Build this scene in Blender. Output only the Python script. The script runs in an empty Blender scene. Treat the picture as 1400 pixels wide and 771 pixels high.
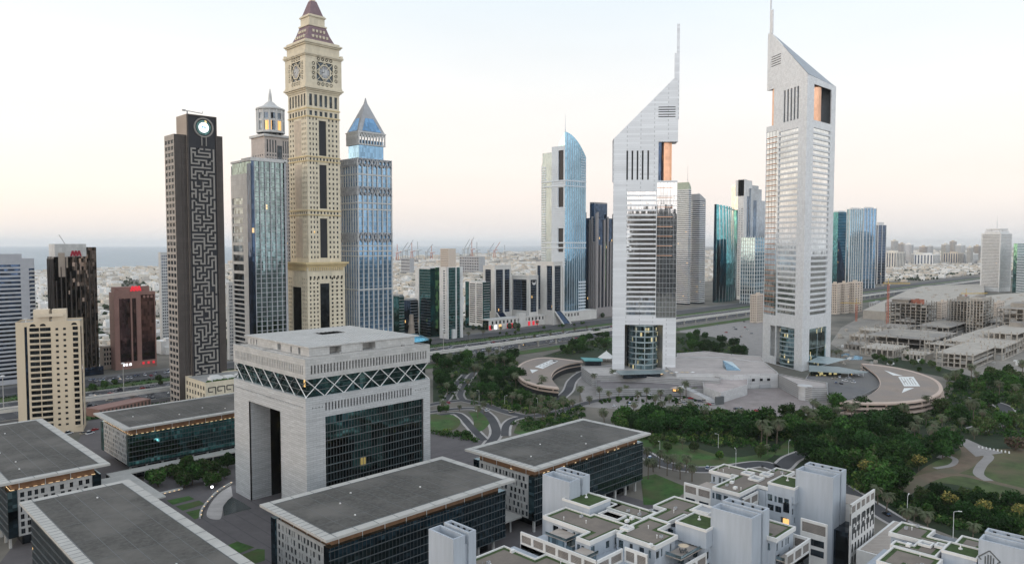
import bpy, bmesh, math, random
from mathutils import Vector, Matrix, noise as mnoise
random.seed(7)
S = bpy.context.scene
COL = S.collection
# ------------------------------------------------------------------ camera (world x = along the highway, y = across it, 45 deg to the view)
HAZE = 0.000026
HCAM = 120.0; FPX = 1000.0; CU, CV, HZ = 700.0, 385.5, 335.0
TH = math.atan((CV - HZ) / FPX); CT, ST = math.cos(TH), math.sin(TH); R2 = math.sqrt(2)
cam = bpy.data.cameras.new('camera'); camo = bpy.data.objects.new('camera', cam); COL.objects.link(camo)
camo.location = (0, 0, HCAM); camo.rotation_euler = (math.pi/2 - TH, 0, math.radians(-45))
cam.sensor_fit = 'HORIZONTAL'; cam.sensor_width = 36.0; cam.lens = 36.0 * FPX / 1400.0
cam.clip_start = 1.0; cam.clip_end = 120000.0
S.camera = camo
# ------------------------------------------------------------------ world and sun
SUN_AZ = math.radians(142)      # direction the light comes from, measured from +x towards +y (low in the west, left of the view)
SUN_EL = math.radians(5)
W = bpy.data.worlds.new('World'); S.world = W; W.use_nodes = True
def build_world():
    nt = W.node_tree; nt.nodes.clear(); N = nt.nodes.new; L = nt.links.new
    out = N('ShaderNodeOutputWorld'); add = N('ShaderNodeAddShader'); L(add.outputs[0], out.inputs[0])
    sky = N('ShaderNodeTexSky'); sky.sky_type = 'NISHITA'; sky.sun_disc = False
    sky.sun_elevation = SUN_EL; sky.sun_rotation = math.pi/2 - SUN_AZ
    sky.air_density = 1.0; sky.dust_density = 2.0; sky.ozone_density = 1.0
    b1 = N('ShaderNodeBackground'); b1.inputs[1].default_value = 0.05; L(sky.outputs[0], b1.inputs[0]); L(b1.outputs[0], add.inputs[0])
    tc = N('ShaderNodeTexCoord'); sep = N('ShaderNodeSeparateXYZ'); L(tc.outputs['Generated'], sep.inputs[0])
    rp = N('ShaderNodeValToRGB'); L(sep.outputs['Z'], rp.inputs[0])
    e = rp.color_ramp.elements
    stops = SKY_STOPS
    e[0].position = stops[0][0]; e[0].color = stops[0][1] + (1,)
    e[1].position = stops[-1][0]; e[1].color = stops[-1][1] + (1,)
    for p, c in stops[1:-1]:
        x = e.new(p); x.color = c + (1,)
    # the western side is warmer: blend by azimuth
    dot = N('ShaderNodeVectorMath'); dot.operation = 'DOT_PRODUCT'; L(tc.outputs['Generated'], dot.inputs[0])
    dot.inputs[1].default_value = (math.cos(SUN_AZ), math.sin(SUN_AZ), 0)
    mr = N('ShaderNodeMapRange'); L(dot.outputs['Value'], mr.inputs[0]); mr.inputs[1].default_value = -0.35; mr.inputs[2].default_value = 1.0
    rw = N('ShaderNodeValToRGB'); L(sep.outputs['Z'], rw.inputs[0]); e = rw.color_ramp.elements
    e[0].position = 0.0; e[0].color = WARM_STOPS[0][1] + (1,); e[1].position = WARM_STOPS[-1][0]; e[1].color = WARM_STOPS[-1][1] + (1,)
    for p, c in WARM_STOPS[1:-1]:
        x = e.new(p); x.color = c + (1,)
    mx = N('ShaderNodeMix'); mx.data_type = 'RGBA'; L(mr.outputs[0], mx.inputs['Factor']); L(rp.outputs[0], mx.inputs['A']); L(rw.outputs[0], mx.inputs['B'])
    # thin uneven veil of cloud
    mp = N('ShaderNodeMapping'); mp.inputs['Scale'].default_value = (1.2, 1.2, 6.0); L(tc.outputs['Generated'], mp.inputs[0])
    nz = N('ShaderNodeTexNoise'); nz.inputs['Scale'].default_value = 2.2; nz.inputs['Detail'].default_value = 5; L(mp.outputs[0], nz.inputs[0])
    nm = N('ShaderNodeMapRange'); L(nz.outputs[0], nm.inputs[0]); nm.inputs[1].default_value = 0.3; nm.inputs[2].default_value = 0.7; nm.inputs[3].default_value = 0.97; nm.inputs[4].default_value = 1.03
    # brightness added to the sky behind the viewpoint, to lift facing facades and glass
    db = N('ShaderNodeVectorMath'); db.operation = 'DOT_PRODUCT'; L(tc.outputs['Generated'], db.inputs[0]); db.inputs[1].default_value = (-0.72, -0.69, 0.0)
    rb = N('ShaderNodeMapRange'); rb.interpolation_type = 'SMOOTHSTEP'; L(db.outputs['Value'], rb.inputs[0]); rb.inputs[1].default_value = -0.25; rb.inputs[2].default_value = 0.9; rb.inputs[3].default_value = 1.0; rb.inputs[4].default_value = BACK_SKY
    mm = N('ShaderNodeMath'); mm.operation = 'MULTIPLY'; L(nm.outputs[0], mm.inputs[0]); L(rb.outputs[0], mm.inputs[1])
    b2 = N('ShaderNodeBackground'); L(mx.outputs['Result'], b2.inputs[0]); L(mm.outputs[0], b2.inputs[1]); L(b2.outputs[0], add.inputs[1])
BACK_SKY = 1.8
SKY_STOPS = [(0.0, (0.62, 0.64, 0.66)), (0.022, (0.655, 0.635, 0.645)), (0.085, (0.745, 0.655, 0.64)), (0.17, (0.73, 0.695, 0.68)), (0.32, (0.62, 0.675, 0.715)), (0.55, (0.50, 0.545, 0.60)), (1.0, (0.42, 0.46, 0.51))]
WARM_STOPS = [(0.0, (0.68, 0.66, 0.63)), (0.025, (0.77, 0.695, 0.65)), (0.09, (0.845, 0.755, 0.695)), (0.19, (0.80, 0.755, 0.715)), (0.34, (0.64, 0.69, 0.72)), (0.55, (0.52, 0.56, 0.61)), (1.0, (0.42, 0.46, 0.51))]
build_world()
sl = bpy.data.lights.new('sun', 'SUN'); sl.energy = 0.25; sl.angle = math.radians(50); sl.color = (1.0, 0.90, 0.80)
so = bpy.data.objects.new('sun', sl); COL.objects.link(so); so.location = (0, 0, 600)
_d = Vector((-math.cos(SUN_AZ)*math.cos(SUN_EL), -math.sin(SUN_AZ)*math.cos(SUN_EL), -math.sin(SUN_EL)))
so.rotation_euler = _d.to_track_quat('-Z', 'Y').to_euler()
S.view_settings.view_transform = 'Standard'; S.view_settings.look = 'None'; S.view_settings.exposure = 0.38; S.view_settings.gamma = 1.0
S.view_settings.use_curve_mapping = False
S.cycles.use_denoising = True; S.cycles.max_bounces = 6; S.cycles.diffuse_bounces = 2; S.cycles.glossy_bounces = 3
S.cycles.transmission_bounces = 2; S.cycles.volume_bounces = 3; S.cycles.transparent_max_bounces = 8
S.cycles.sample_clamp_indirect = 4.0
# ------------------------------------------------------------------ measuring helpers
def G(u, v, z=0.0):
    """point of the horizontal plane z seen at picture position (u, v)"""
    dx = (u - CU) / FPX; t = (CV - v) / FPX
    dy = CT + t*ST; dz = -ST + t*CT
    k = (z - HCAM) / dz; x, y = dx*k, dy*k
    return ((x + y)/R2, (y - x)/R2)
def kk(u): return (u - CU) / FPX * CT
def rect(uN, uL, uR, q=None, Y=None):
    """x0, y0, x1, y1 of a building whose near edge stands at uN and whose faces end at uL and uR"""
    k, kl, kr = kk(uN), kk(uL), kk(uR)
    if Y is None: p = q*(1+k)/(1-k)
    else: p, q = Y*(1+k)/R2, Y*(1-k)/R2
    return p, q, q*(1+kr)/(1-kr), p*(1-kl)/(1+kl)
def zat(v, p, q):
    y = (p + q)/R2; t = (CV - v)/FPX
    return HCAM + y*(t*CT - ST)/(CT + t*ST)
def C2W(x, y): return ((x + y)/R2, (y - x)/R2)
class Face:
    """a vertical plane: s runs left to right seen from outside, n points outwards"""
    def __init__(f, a, b):
        f.O = a; f.w = math.hypot(b[0]-a[0], b[1]-a[1]); f.d = ((b[0]-a[0])/f.w, (b[1]-a[1])/f.w); f.n = (f.d[1], -f.d[0])
    def pt(f, s, z, t=0.0): return (f.O[0]+f.d[0]*s+f.n[0]*t, f.O[1]+f.d[1]*s+f.n[1]*t, z)
    def s(f, u):
        k = kk(u); a = f.O[0]*(1-k) - f.O[1]*(1+k); b = f.d[0]*(1-k) - f.d[1]*(1+k)
        return -a/b
    def z(f, v, s=None):
        s = f.w/2 if s is None else s
        return zat(v, f.O[0]+f.d[0]*s, f.O[1]+f.d[1]*s)
def faces(r):
    """left and right faces of the rect x0, y0, x1, y1"""
    x0, y0, x1, y1 = r
    return Face((x0, y1), (x0, y0)), Face((x0, y0), (x1, y0))
# ------------------------------------------------------------------ mesh builder
ORG = {}
class MB:
    def __init__(b): b.v = []; b.f = []; b.m = []
    def poly(b, pts, m=0):
        i = len(b.v); b.v += [tuple(p) for p in pts]; b.f.append(tuple(range(i, i+len(pts)))); b.m.append(m)
    def box(b, x0, y0, z0, x1, y1, z1, m=0, mt=None):
        i = len(b.v); b.v += [(x0,y0,z0),(x1,y0,z0),(x1,y1,z0),(x0,y1,z0),(x0,y0,z1),(x1,y0,z1),(x1,y1,z1),(x0,y1,z1)]
        b.f += [(i+3,i+2,i+1,i),(i+4,i+5,i+6,i+7),(i,i+1,i+5,i+4),(i+1,i+2,i+6,i+5),(i+2,i+3,i+7,i+6),(i+3,i,i+4,i+7)]
        b.m += [m, m if mt is None else mt, m, m, m, m]
    def fbox(b, F, s0, s1, z0, z1, t0, t1, m=0):
        i = len(b.v)
        for z in (z0, z1):
            for s, t in ((s0,t1),(s1,t1),(s1,t0),(s0,t0)): b.v.append(F.pt(s, z, t))
        b.f += [(i+3,i+2,i+1,i),(i+4,i+5,i+6,i+7),(i,i+1,i+5,i+4),(i+1,i+2,i+6,i+5),(i+2,i+3,i+7,i+6),(i+3,i,i+4,i+7)]
        b.m += [m]*6
    def fquad(b, F, s0, s1, z0, z1, t=0.0, m=0):
        b.poly([F.pt(s0,z0,t), F.pt(s1,z0,t), F.pt(s1,z1,t), F.pt(s0,z1,t)], m)
    def bar(b, p, q, r, n=5, m=0, r1=None):
        p, q = Vector(p), Vector(q); d = (q-p); 
        if d.length < 1e-6: return
        d.normalize(); a = d.orthogonal().normalized(); c = d.cross(a); i = len(b.v); r1 = r if r1 is None else r1
        for o, rr in ((p, r), (q, r1)):
            for k in range(n):
                an = 2*math.pi*k/n; b.v.append(tuple(o + a*math.cos(an)*rr + c*math.sin(an)*rr))
        for k in range(n):
            j = (k+1) % n; b.f.append((i+k, i+j, i+n+j, i+n+k)); b.m.append(m)
        b.f.append(tuple(i+n-1-k for k in range(n))); b.f.append(tuple(i+n+k for k in range(n))); b.m += [m, m]
    def lathe(b, cx, cy, prof, n=20, m=0, a0=0.0):
        i = len(b.v)
        for r, z in prof:
            for k in range(n):
                an = a0 + 2*math.pi*k/n; b.v.append((cx+r*math.cos(an), cy+r*math.sin(an), z))
        for j in range(len(prof)-1):
            for k in range(n):
                l = (k+1) % n; b.f.append((i+j*n+k, i+j*n+l, i+(j+1)*n+l, i+(j+1)*n+k)); b.m.append(m)
        b.f.append(tuple(i+(len(prof)-1)*n+k for k in range(n))); b.m.append(m)
    def prism(b, poly, z0, z1, m=0, mt=None, bottom=True):
        A = sum(poly[k][0]*poly[(k+1)%len(poly)][1]-poly[(k+1)%len(poly)][0]*poly[k][1] for k in range(len(poly)))
        if A < 0: poly = poly[::-1]
        n = len(poly); mt = m if mt is None else mt
        b.poly([(x,y,z1) for x,y in poly], mt)
        if bottom: b.poly([(x,y,z0) for x,y in poly[::-1]], m)
        for k in range(n):
            x, y = poly[k]; x2, y2 = poly[(k+1)%n]
            b.poly([(x,y,z0),(x2,y2,z0),(x2,y2,z1),(x,y,z1)], m)
    def sheet(b, poly, z, m=0):
        A = sum(poly[k][0]*poly[(k+1)%len(poly)][1]-poly[(k+1)%len(poly)][0]*poly[k][1] for k in range(len(poly)))
        if A < 0: poly = poly[::-1]
        b.poly([(x,y,z) for x,y in poly], m)
    def wall(b, F, s0, s1, z0, z1, holes, dep=0.4, m=0, mr=None, t=0.0):
        """a wall face with real openings; their reveals go in by dep"""
        mr = m if mr is None else mr
        ss = sorted({s0, s1} | {round(x,4) for h in holes for x in h[:2] if s0 < x < s1})
        zs = sorted({z0, z1} | {round(x,4) for h in holes for x in h[2:4] if z0 < x < z1})
        for j in range(len(zs)-1):
            zc = (zs[j]+zs[j+1])/2; row = [h for h in holes if h[2] < zc < h[3]]
            st = None
            for i in range(len(ss)-1):
                sc = (ss[i]+ss[i+1])/2
                solid = not any(h[0] < sc < h[1] for h in row)
                if solid and st is None: st = ss[i]
                if not solid and st is not None: b.fquad(F, st, ss[i], zs[j], zs[j+1], t, m); st = None
            if st is not None: b.fquad(F, st, ss[-1], zs[j], zs[j+1], t, m)
        for a, c, e, g in [h[:4] for h in holes]:
            P = F.pt
            b.poly([P(a,e,t),P(a,g,t),P(a,g,t-dep),P(a,e,t-dep)][::-1], mr); b.poly([P(c,e,t),P(c,g,t),P(c,g,t-dep),P(c,e,t-dep)], mr)
            b.poly([P(a,e,t),P(c,e,t),P(c,e,t-dep),P(a,e,t-dep)][::-1], mr); b.poly([P(a,g,t),P(c,g,t),P(c,g,t-dep),P(a,g,t-dep)], mr)
    def mesh(b, name, mats, org=(0,0,0)):
        me = bpy.data.meshes.new(name); o = org
        me.from_pydata([(x-o[0], y-o[1], z-o[2]) for x, y, z in b.v], [], b.f)
        mats = mats if isinstance(mats, (list, tuple)) else [mats]
        for k in mats: me.materials.append(k)
        if len(mats) > 1: me.polygons.foreach_set('material_index', [min(x, len(mats)-1) for x in b.m])
        me.update(); return me
    def build(b, name, mats, parent=None, org=None, smooth=False):
        o3 = ORG.get(parent.name, (0,0,0)) if parent else (org or (0,0,0))
        if not b.f: return None
        me = b.mesh(name, mats, o3)
        if smooth: me.polygons.foreach_set('use_smooth', [True]*len(me.polygons))
        o = bpy.data.objects.new(name, me); COL.objects.link(o)
        if parent: o.parent = parent; ORG[o.name] = o3
        else: o.location = o3; ORG[o.name] = o3
        return o
def tag(o, label=None, cat=None, group=None, kind=None):
    if label: o['label'] = label
    if cat: o['category'] = cat
    if group: o['group'] = group
    if kind: o['kind'] = kind
    return o
def thing(name, label, cat, loc=(0,0,0), group=None, rz=0.0):
    o = bpy.data.objects.new(name, None); COL.objects.link(o); o.location = loc; o.rotation_euler = (0,0,rz)
    o.empty_display_size = 1.0; ORG[o.name] = tuple(loc); return tag(o, label, cat, group)
def struct(name, b, mats, smooth=False): return tag(b.build(name, mats, smooth=smooth), kind='structure')
def dup(src, loc, rz=0.0, label=None, group=None, sc=1.0):
    c = src.copy(); COL.objects.link(c); c.location = loc; c.rotation_euler = (0,0,rz); c.scale = (sc,sc,sc) if not isinstance(sc, tuple) else sc
    for ch in src.children:
        d = ch.copy(); COL.objects.link(d); d.parent = c
        for g in ch.children:
            e = g.copy(); COL.objects.link(e); e.parent = d
    if label: c['label'] = label
    if group: c['group'] = group
    return c
# ------------------------------------------------------------------ materials
def _new(name):
    m = bpy.data.materials.new(name); m.use_nodes = True; nt = m.node_tree
    return m, nt, nt.nodes['Principled BSDF'], nt.nodes.new, nt.links.new
def pm(name, col, rough=0.75, metal=0.0, var=0.18, scale=0.25, bump=0.0, spec=0.4, rnd=0.0, streak=False, panel=None, tint=None, stretch=None):
    """weathered surface: two noises vary the colour; panel=(w, h) draws joints; rnd varies it from object to object"""
    m, nt, bs, N, L = _new(name)
    tc = N('ShaderNodeTexCoord'); mp = N('ShaderNodeMapping'); L(tc.outputs['Object'], mp.inputs[0])
    if stretch: mp.inputs['Scale'].default_value = stretch
    elif streak: mp.inputs['Scale'].default_value = (1, 1, 0.12)
    n1 = N('ShaderNodeTexNoise'); n1.inputs['Scale'].default_value = scale; n1.inputs['Detail'].default_value = 8; n1.inputs['Roughness'].default_value = 0.65; L(mp.outputs[0], n1.inputs[0])
    r = N('ShaderNodeMapRange'); L(n1.outputs[0], r.inputs[0]); r.inputs[1].default_value = 0.28; r.inputs[2].default_value = 0.72; r.inputs[3].default_value = 1-var; r.inputs[4].default_value = 1+var
    f = r.outputs[0]
    if rnd:
        oi = N('ShaderNodeObjectInfo'); rr = N('ShaderNodeMapRange'); L(oi.outputs['Random'], rr.inputs[0]); rr.inputs[3].default_value = 1-rnd; rr.inputs[4].default_value = 1+rnd
        mu = N('ShaderNodeMath'); mu.operation = 'MULTIPLY'; L(f, mu.inputs[0]); L(rr.outputs[0], mu.inputs[1]); f = mu.outputs[0]
    if panel:
        # joints on vertical faces: use x+y as the running coordinate
        sp = N('ShaderNodeSeparateXYZ'); L(tc.outputs['Object'], sp.inputs[0]); ad = N('ShaderNodeMath'); L(sp.outputs[0], ad.inputs[0]); L(sp.outputs[1], ad.inputs[1])
        cb = N('ShaderNodeCombineXYZ'); L(ad.outputs[0], cb.inputs[0]); L(sp.outputs[2], cb.inputs[1])
        br = N('ShaderNodeTexBrick'); L(cb.outputs[0], br.inputs[0]); br.inputs['Scale'].default_value = 1.0
        br.inputs['Brick Width'].default_value = panel[0]; br.inputs['Row Height'].default_value = panel[1]; br.inputs['Mortar Size'].default_value = panel[2] if len(panel) > 2 else 0.05
        br.inputs['Color1'].default_value = (1,1,1,1); br.inputs['Color2'].default_value = (0.86,0.86,0.86,1); br.inputs['Mortar'].default_value = (0.6,0.6,0.6,1)
        mu = N('ShaderNodeMath'); mu.operation = 'MULTIPLY'; L(f, mu.inputs[0]); L(br.outputs['Color'], mu.inputs[1]); f = mu.outputs[0]
    mx = N('ShaderNodeVectorMath'); mx.operation = 'SCALE'; mx.inputs[0].default_value = col; L(f, mx.inputs['Scale'])
    src = mx.outputs[0]
    if tint:
        n2 = N('ShaderNodeTexNoise'); n2.inputs['Scale'].default_value = tint[1]; n2.inputs['Detail'].default_value = 6; L(tc.outputs['Object'], n2.inputs[0])
        r2 = N('ShaderNodeMapRange'); L(n2.outputs[0], r2.inputs[0]); r2.inputs[1].default_value = 0.42; r2.inputs[2].default_value = 0.62
        cm = N('ShaderNodeMix'); cm.data_type = 'RGBA'; L(r2.outputs[0], cm.inputs['Factor']); L(src, cm.inputs['A']); cm.inputs['B'].default_value = tint[0] + (1,); src = cm.outputs['Result']
    L(src, bs.inputs['Base Color'])
    bs.inputs['Roughness'].default_value = rough; bs.inputs['Metallic'].default_value = metal; bs.inputs['Specular IOR Level'].default_value = spec
    if bump:
        bp = N('ShaderNodeBump'); bp.inputs['Strength'].default_value = bump; bp.inputs['Distance'].default_value = 0.3; L(n1.outputs[0], bp.inputs['Height']); L(bp.outputs[0], bs.inputs['Normal'])
    return m
def gm(name, col, cell=(1.6, 1.6, 3.8), var=0.45, tilt=0.012, rough=0.06, lit=0.0, litcol=(1.0, 0.62, 0.22), lits=0.9, blind=0.0, metal=1.0, line=0.06):
    """reflecting facade glass: every pane differs a little in tone and tilt, some are lit from inside, thin joints between"""
    m, nt, bs, N, L = _new(name)
    tc = N('ShaderNodeTexCoord'); dv = N('ShaderNodeVectorMath'); dv.operation = 'DIVIDE'; L(tc.outputs['Object'], dv.inputs[0]); dv.inputs[1].default_value = cell
    ofs = N('ShaderNodeVectorMath'); ofs.operation = 'ADD'; L(dv.outputs[0], ofs.inputs[0]); ofs.inputs[1].default_value = (0.013, 0.017, 0.011)
    fl = N('ShaderNodeVectorMath'); fl.operation = 'FLOOR'; L(ofs.outputs[0], fl.inputs[0])
    oi = N('ShaderNodeObjectInfo'); sc = N('ShaderNodeMath'); sc.operation = 'MULTIPLY'; sc.inputs[1].default_value = 91.7; L(oi.outputs['Random'], sc.inputs[0])
    a2 = N('ShaderNodeVectorMath'); a2.operation = 'ADD'; L(fl.outputs[0], a2.inputs[0]); L(sc.outputs[0], a2.inputs[1])
    wn = N('ShaderNodeTexWhiteNoise'); wn.noise_dimensions = '3D'; L(a2.outputs[0], wn.inputs[0])
    r = N('ShaderNodeMapRange'); L(wn.outputs['Value'], r.inputs[0]); r.inputs[3].default_value = 1-var; r.inputs[4].default_value = 1+var
    # slow change over the facade
    ns = N('ShaderNodeTexNoise'); ns.inputs['Scale'].default_value = 0.03; L(tc.outputs['Object'], ns.inputs[0])
    r3 = N('ShaderNodeMapRange'); L(ns.outputs[0], r3.inputs[0]); r3.inputs[1].default_value = 0.3; r3.inputs[2].default_value = 0.7; r3.inputs[3].default_value = 0.8; r3.inputs[4].default_value = 1.2
    mu = N('ShaderNodeMath'); mu.operation = 'MULTIPLY'; L(r.outputs[0], mu.inputs[0]); L(r3.outputs[0], mu.inputs[1])
    mx = N('ShaderNodeVectorMath'); mx.operation = 'SCALE'; mx.inputs[0].default_value = col; L(mu.outputs[0], mx.inputs['Scale']); src = mx.outputs[0]
    if blind:
        gt = N('ShaderNodeMath'); gt.operation = 'LESS_THAN'; gt.inputs[1].default_value = blind; sv = N('ShaderNodeSeparateColor'); L(wn.outputs['Color'], sv.inputs[0]); L(sv.outputs[1], gt.inputs[0])
        cm = N('ShaderNodeMix'); cm.data_type = 'RGBA'; L(gt.outputs[0], cm.inputs['Factor']); L(src, cm.inputs['A']); cm.inputs['B'].default_value = tuple(min(1, c*2.2+0.04) for c in col) + (1,); src = cm.outputs['Result']
    L(src, bs.inputs['Base Color']); bs.inputs['Metallic'].default_value = metal; bs.inputs['Roughness'].default_value = rough
    ge = N('ShaderNodeNewGeometry'); sb = N('ShaderNodeVectorMath'); sb.operation = 'SUBTRACT'; L(wn.outputs['Color'], sb.inputs[0]); sb.inputs[1].default_value = (0.5,0.5,0.5)
    s2 = N('ShaderNodeVectorMath'); s2.operation = 'SCALE'; L(sb.outputs[0], s2.inputs[0]); s2.inputs['Scale'].default_value = tilt
    ad = N('ShaderNodeVectorMath'); ad.operation = 'ADD'; L(ge.outputs['Normal'], ad.inputs[0]); L(s2.outputs[0], ad.inputs[1])
    nn = N('ShaderNodeVectorMath'); nn.operation = 'NORMALIZE'; L(ad.outputs[0], nn.inputs[0]); L(nn.outputs[0], bs.inputs['Normal'])
    if lit:
        sv2 = N('ShaderNodeSeparateColor'); L(wn.outputs['Color'], sv2.inputs[0]); g2 = N('ShaderNodeMath'); g2.operation = 'LESS_THAN'; g2.inputs[1].default_value = lit; L(sv2.outputs[2], g2.inputs[0])
        m3 = N('ShaderNodeMath'); m3.operation = 'MULTIPLY'; L(g2.outputs[0], m3.inputs[0]); m3.inputs[1].default_value = lits
        bs.inputs['Emission Color'].default_value = litcol + (1,); L(m3.outputs[0], bs.inputs['Emission Strength'])
    return m
def em(name, col, st):
    m, nt, bs, N, L = _new(name); bs.inputs['Base Color'].default_value = col + (1,); bs.inputs['Emission Color'].default_value = col + (1,); bs.inputs['Emission Strength'].default_value = st; return m
M = {}
def panes(root, F, rects, t, mat, cap=100, name='window', near=None):
    """each window a part of its own; past cap the rest as one"""
    key = near or (lambda h: -h[2])
    rs = sorted(rects, key=key) if len(rects) > cap else rects
    o = ORG[root.name]; cache = {}
    for h in rs[:cap]:
        w, hh = round(h[1]-h[0], 2), round(h[3]-h[2], 2)
        me = cache.get((w, hh))
        if me is None:
            b = MB(); fr = min(0.09, w*0.06)
            F0 = Face((0,0), F.d); F0.d = F.d; F0.n = F.n
            b.fbox(F0, fr, w-fr, fr, hh-fr, -0.05, 0.0, 0)
            for a in ((0, fr, 0, hh), (w-fr, w, 0, hh), (fr, w-fr, 0, fr), (fr, w-fr, hh-fr, hh)): b.fbox(F0, *a, -0.05, 0.05, 1)
            if w > 1.0 and hh > 1.0: b.fbox(F0, w/2-fr/3, w/2+fr/3, fr, hh-fr, 0.004, 0.04, 1)
            me = b.mesh(name, [mat, M['mull']]); cache[(w, hh)] = me
        ob = bpy.data.objects.new(name, me); COL.objects.link(ob); ob.parent = root
        p = F.pt(h[0], h[2], t); ob.location = (p[0]-o[0], p[1]-o[1], p[2]-o[2])
    if len(rs) > cap:
        b = MB()
        for h in rs[cap:]: b.fquad(F, h[0], h[1], h[2], h[3], t)
        tag(b.build('more_' + name + 's', mat, root), kind='stuff')
def rows(z0, z1, n, lo=0.25, hi=0.85):
    h = (z1-z0)/n; return [(z0+h*(k+lo), z0+h*(k+hi)) for k in range(n)]
def cols(s0, s1, n, lo=0.2, hi=0.8):
    w = (s1-s0)/n; return [(s0+w*(k+lo), s0+w*(k+hi)) for k in range(n)]
def grid(cs, rs): return [(a, b, c, d) for c, d in rs for a, b in cs]
# ------------------------------------------------------------------ palette
M.update(
 frame=pm('frame_metal', (0.30,0.31,0.32), 0.5, var=0.1),
 ground=pm('city_ground', (0.175,0.158,0.135), 0.95, var=0.35, scale=0.004, tint=((0.09,0.09,0.075), 0.02)),
 sea=pm('sea_water', (0.20,0.27,0.32), 0.4, var=0.12, scale=0.0015, bump=0.2),
 asphalt=pm('asphalt', (0.048,0.050,0.056), 0.88, var=0.25, scale=0.08, tint=((0.07,0.07,0.075), 0.03)),
 asphalt_l=pm('worn_asphalt', (0.14,0.14,0.145), 0.9, var=0.25, scale=0.06, tint=((0.15,0.145,0.14), 0.03)),
 line=pm('road_paint', (0.72,0.72,0.70), 0.7, var=0.15, scale=0.6),
 kerb=pm('kerb_stone', (0.42,0.41,0.39), 0.85, var=0.2, scale=0.4),
 grass=pm('lawn', (0.040,0.100,0.020), 0.95, var=0.55, scale=0.16, bump=0.6, tint=((0.068,0.082,0.030), 0.07)),
 scrub=pm('undergrowth', (0.011,0.027,0.008), 0.95, var=0.5, scale=0.15, bump=0.8, tint=((0.022,0.034,0.013), 0.06)),
 dry=pm('dry_lawn', (0.056,0.082,0.026), 0.95, var=0.5, scale=0.10, bump=0.4, tint=((0.125,0.095,0.060), 0.028)),
 dirt=pm('bare_earth', (0.150,0.110,0.078), 0.95, var=0.3, scale=0.15, tint=((0.11,0.10,0.065), 0.06)),
 paver=pm('plaza_paving', (0.19,0.175,0.18), 0.85, var=0.16, scale=0.15, panel=(6.0,3.0,0.12)),
 paver_l=pm('pale_paving', (0.43,0.405,0.39), 0.85, var=0.16, scale=0.12, panel=(7.0,4.0,0.10)),
 paver_p=pm('pinkish_paving', (0.43,0.375,0.365), 0.85, var=0.22, scale=0.10, panel=(8.0,8.0,0.12)),
 sand=pm('site_sand', (0.30,0.275,0.24), 0.95, var=0.35, scale=0.06, tint=((0.22,0.205,0.185), 0.03)),
 concrete=pm('concrete', (0.36,0.355,0.34), 0.85, var=0.2, scale=0.15, tint=((0.27,0.265,0.255), 0.08)),
 pool=pm('pool_water', (0.05,0.22,0.36), 0.08, var=0.1, scale=0.1),
 pond=pm('dark_pond', (0.012,0.022,0.024), 0.22, var=0.2, scale=0.3, bump=0.05),
)
# ------------------------------------------------------------------ ground and sea
b = MB(); b.poly([(-4000,-4000,0),(60000,-4000,0),(60000,60000,0),(-4000,60000,0)]); struct('ground', b, M['ground'])
coast = [G(-260,378), G(-60,374), G(0,372.5), G(130,367), G(220,364.5), G(420,357), G(560,351.5), G(640,347.5), G(740,342.5), G(850,339.6)]
def far(u, d): x = (u-CU)/FPX*d; return C2W(x, d)
b = MB(); b.sheet([*coast, far(850,58000), far(500,58000), far(100,58000), far(-260,58000)], 0.6); struct('sea', b, M['sea'])
def ribbon(b, pts, w, z, m=0):
    n = len(pts); L = []; R = []
    for i in range(n):
        a = pts[max(0,i-1)]; c = pts[min(n-1,i+1)]; dx, dy = c[0]-a[0], c[1]-a[1]; l = math.hypot(dx,dy) or 1
        L.append((pts[i][0]-dy/l*w/2, pts[i][1]+dx/l*w/2)); R.append((pts[i][0]+dy/l*w/2, pts[i][1]-dx/l*w/2))
    for i in range(n-1): b.poly([(*R[i],z),(*R[i+1],z),(*L[i+1],z),(*L[i],z)], m)
def smooth(pts, k=6):
    out = []
    for i in range(len(pts)-1):
        p0, p1, p2, p3 = pts[max(0,i-1)], pts[i], pts[i+1], pts[min(len(pts)-1,i+2)]
        for j in range(k):
            t = j/k; out.append(tuple(0.5*((2*p1[a])+(-p0[a]+p2[a])*t+(2*p0[a]-5*p1[a]+4*p2[a]-p3[a])*t*t+(-p0[a]+3*p1[a]-3*p2[a]+p3[a])*t**3) for a in (0,1)))
    return out + [pts[-1]]
def zone(name, px, z, mat, kind='structure', round_=False):
    pts = [G(u,v) for u,v in px]
    if round_: pts = smooth(pts + [pts[0]], 5)[:-1]
    b = MB(); b.sheet(pts, z); o = b.build(name, mat); o['kind'] = kind; return o
# the highway corridor runs along x
def strip(name, y0, y1, z, mat, x0=-700, x1=3200, kind='structure'):
    b = MB(); b.sheet([(x0,y0),(x1,y0),(x1,y1),(x0,y1)], z); o = b.build(name, mat); o['kind'] = kind; return o
strip('corridor_paving', 560, 740, 0.03, M['asphalt_l'])
strip('highway', 594, 662, 0.05, M['asphalt'])
strip('service_road', 686, 700, 0.05, M['asphalt'])
strip('car_park_surface', 702, 728, 0.05, M['asphalt'])
strip('verge', 664, 684, 0.30, M['grass'], kind='stuff')
strip('verge', 556, 576, 0.30, M['grass'], kind='stuff')
b = MB()
for y in (594.6, 626.2, 630.0, 661.4): b.sheet([(-700,y),(3200,y),(3200,y+0.3),(-700,y+0.3)], 0.06)
for y in [598.2+3.9*k for k in range(7)] + [633.5+3.9*k for k in range(7)]:
    for x in range(-150, 1500, 12): b.sheet([(x,y),(x+4,y),(x+4,y+0.22),(x,y+0.22)], 0.06)
struct('lane_markings', b, M['line'])
b = MB(); b.box(-700,627.2,0.05,3200,629.2,0.9); 
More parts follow.
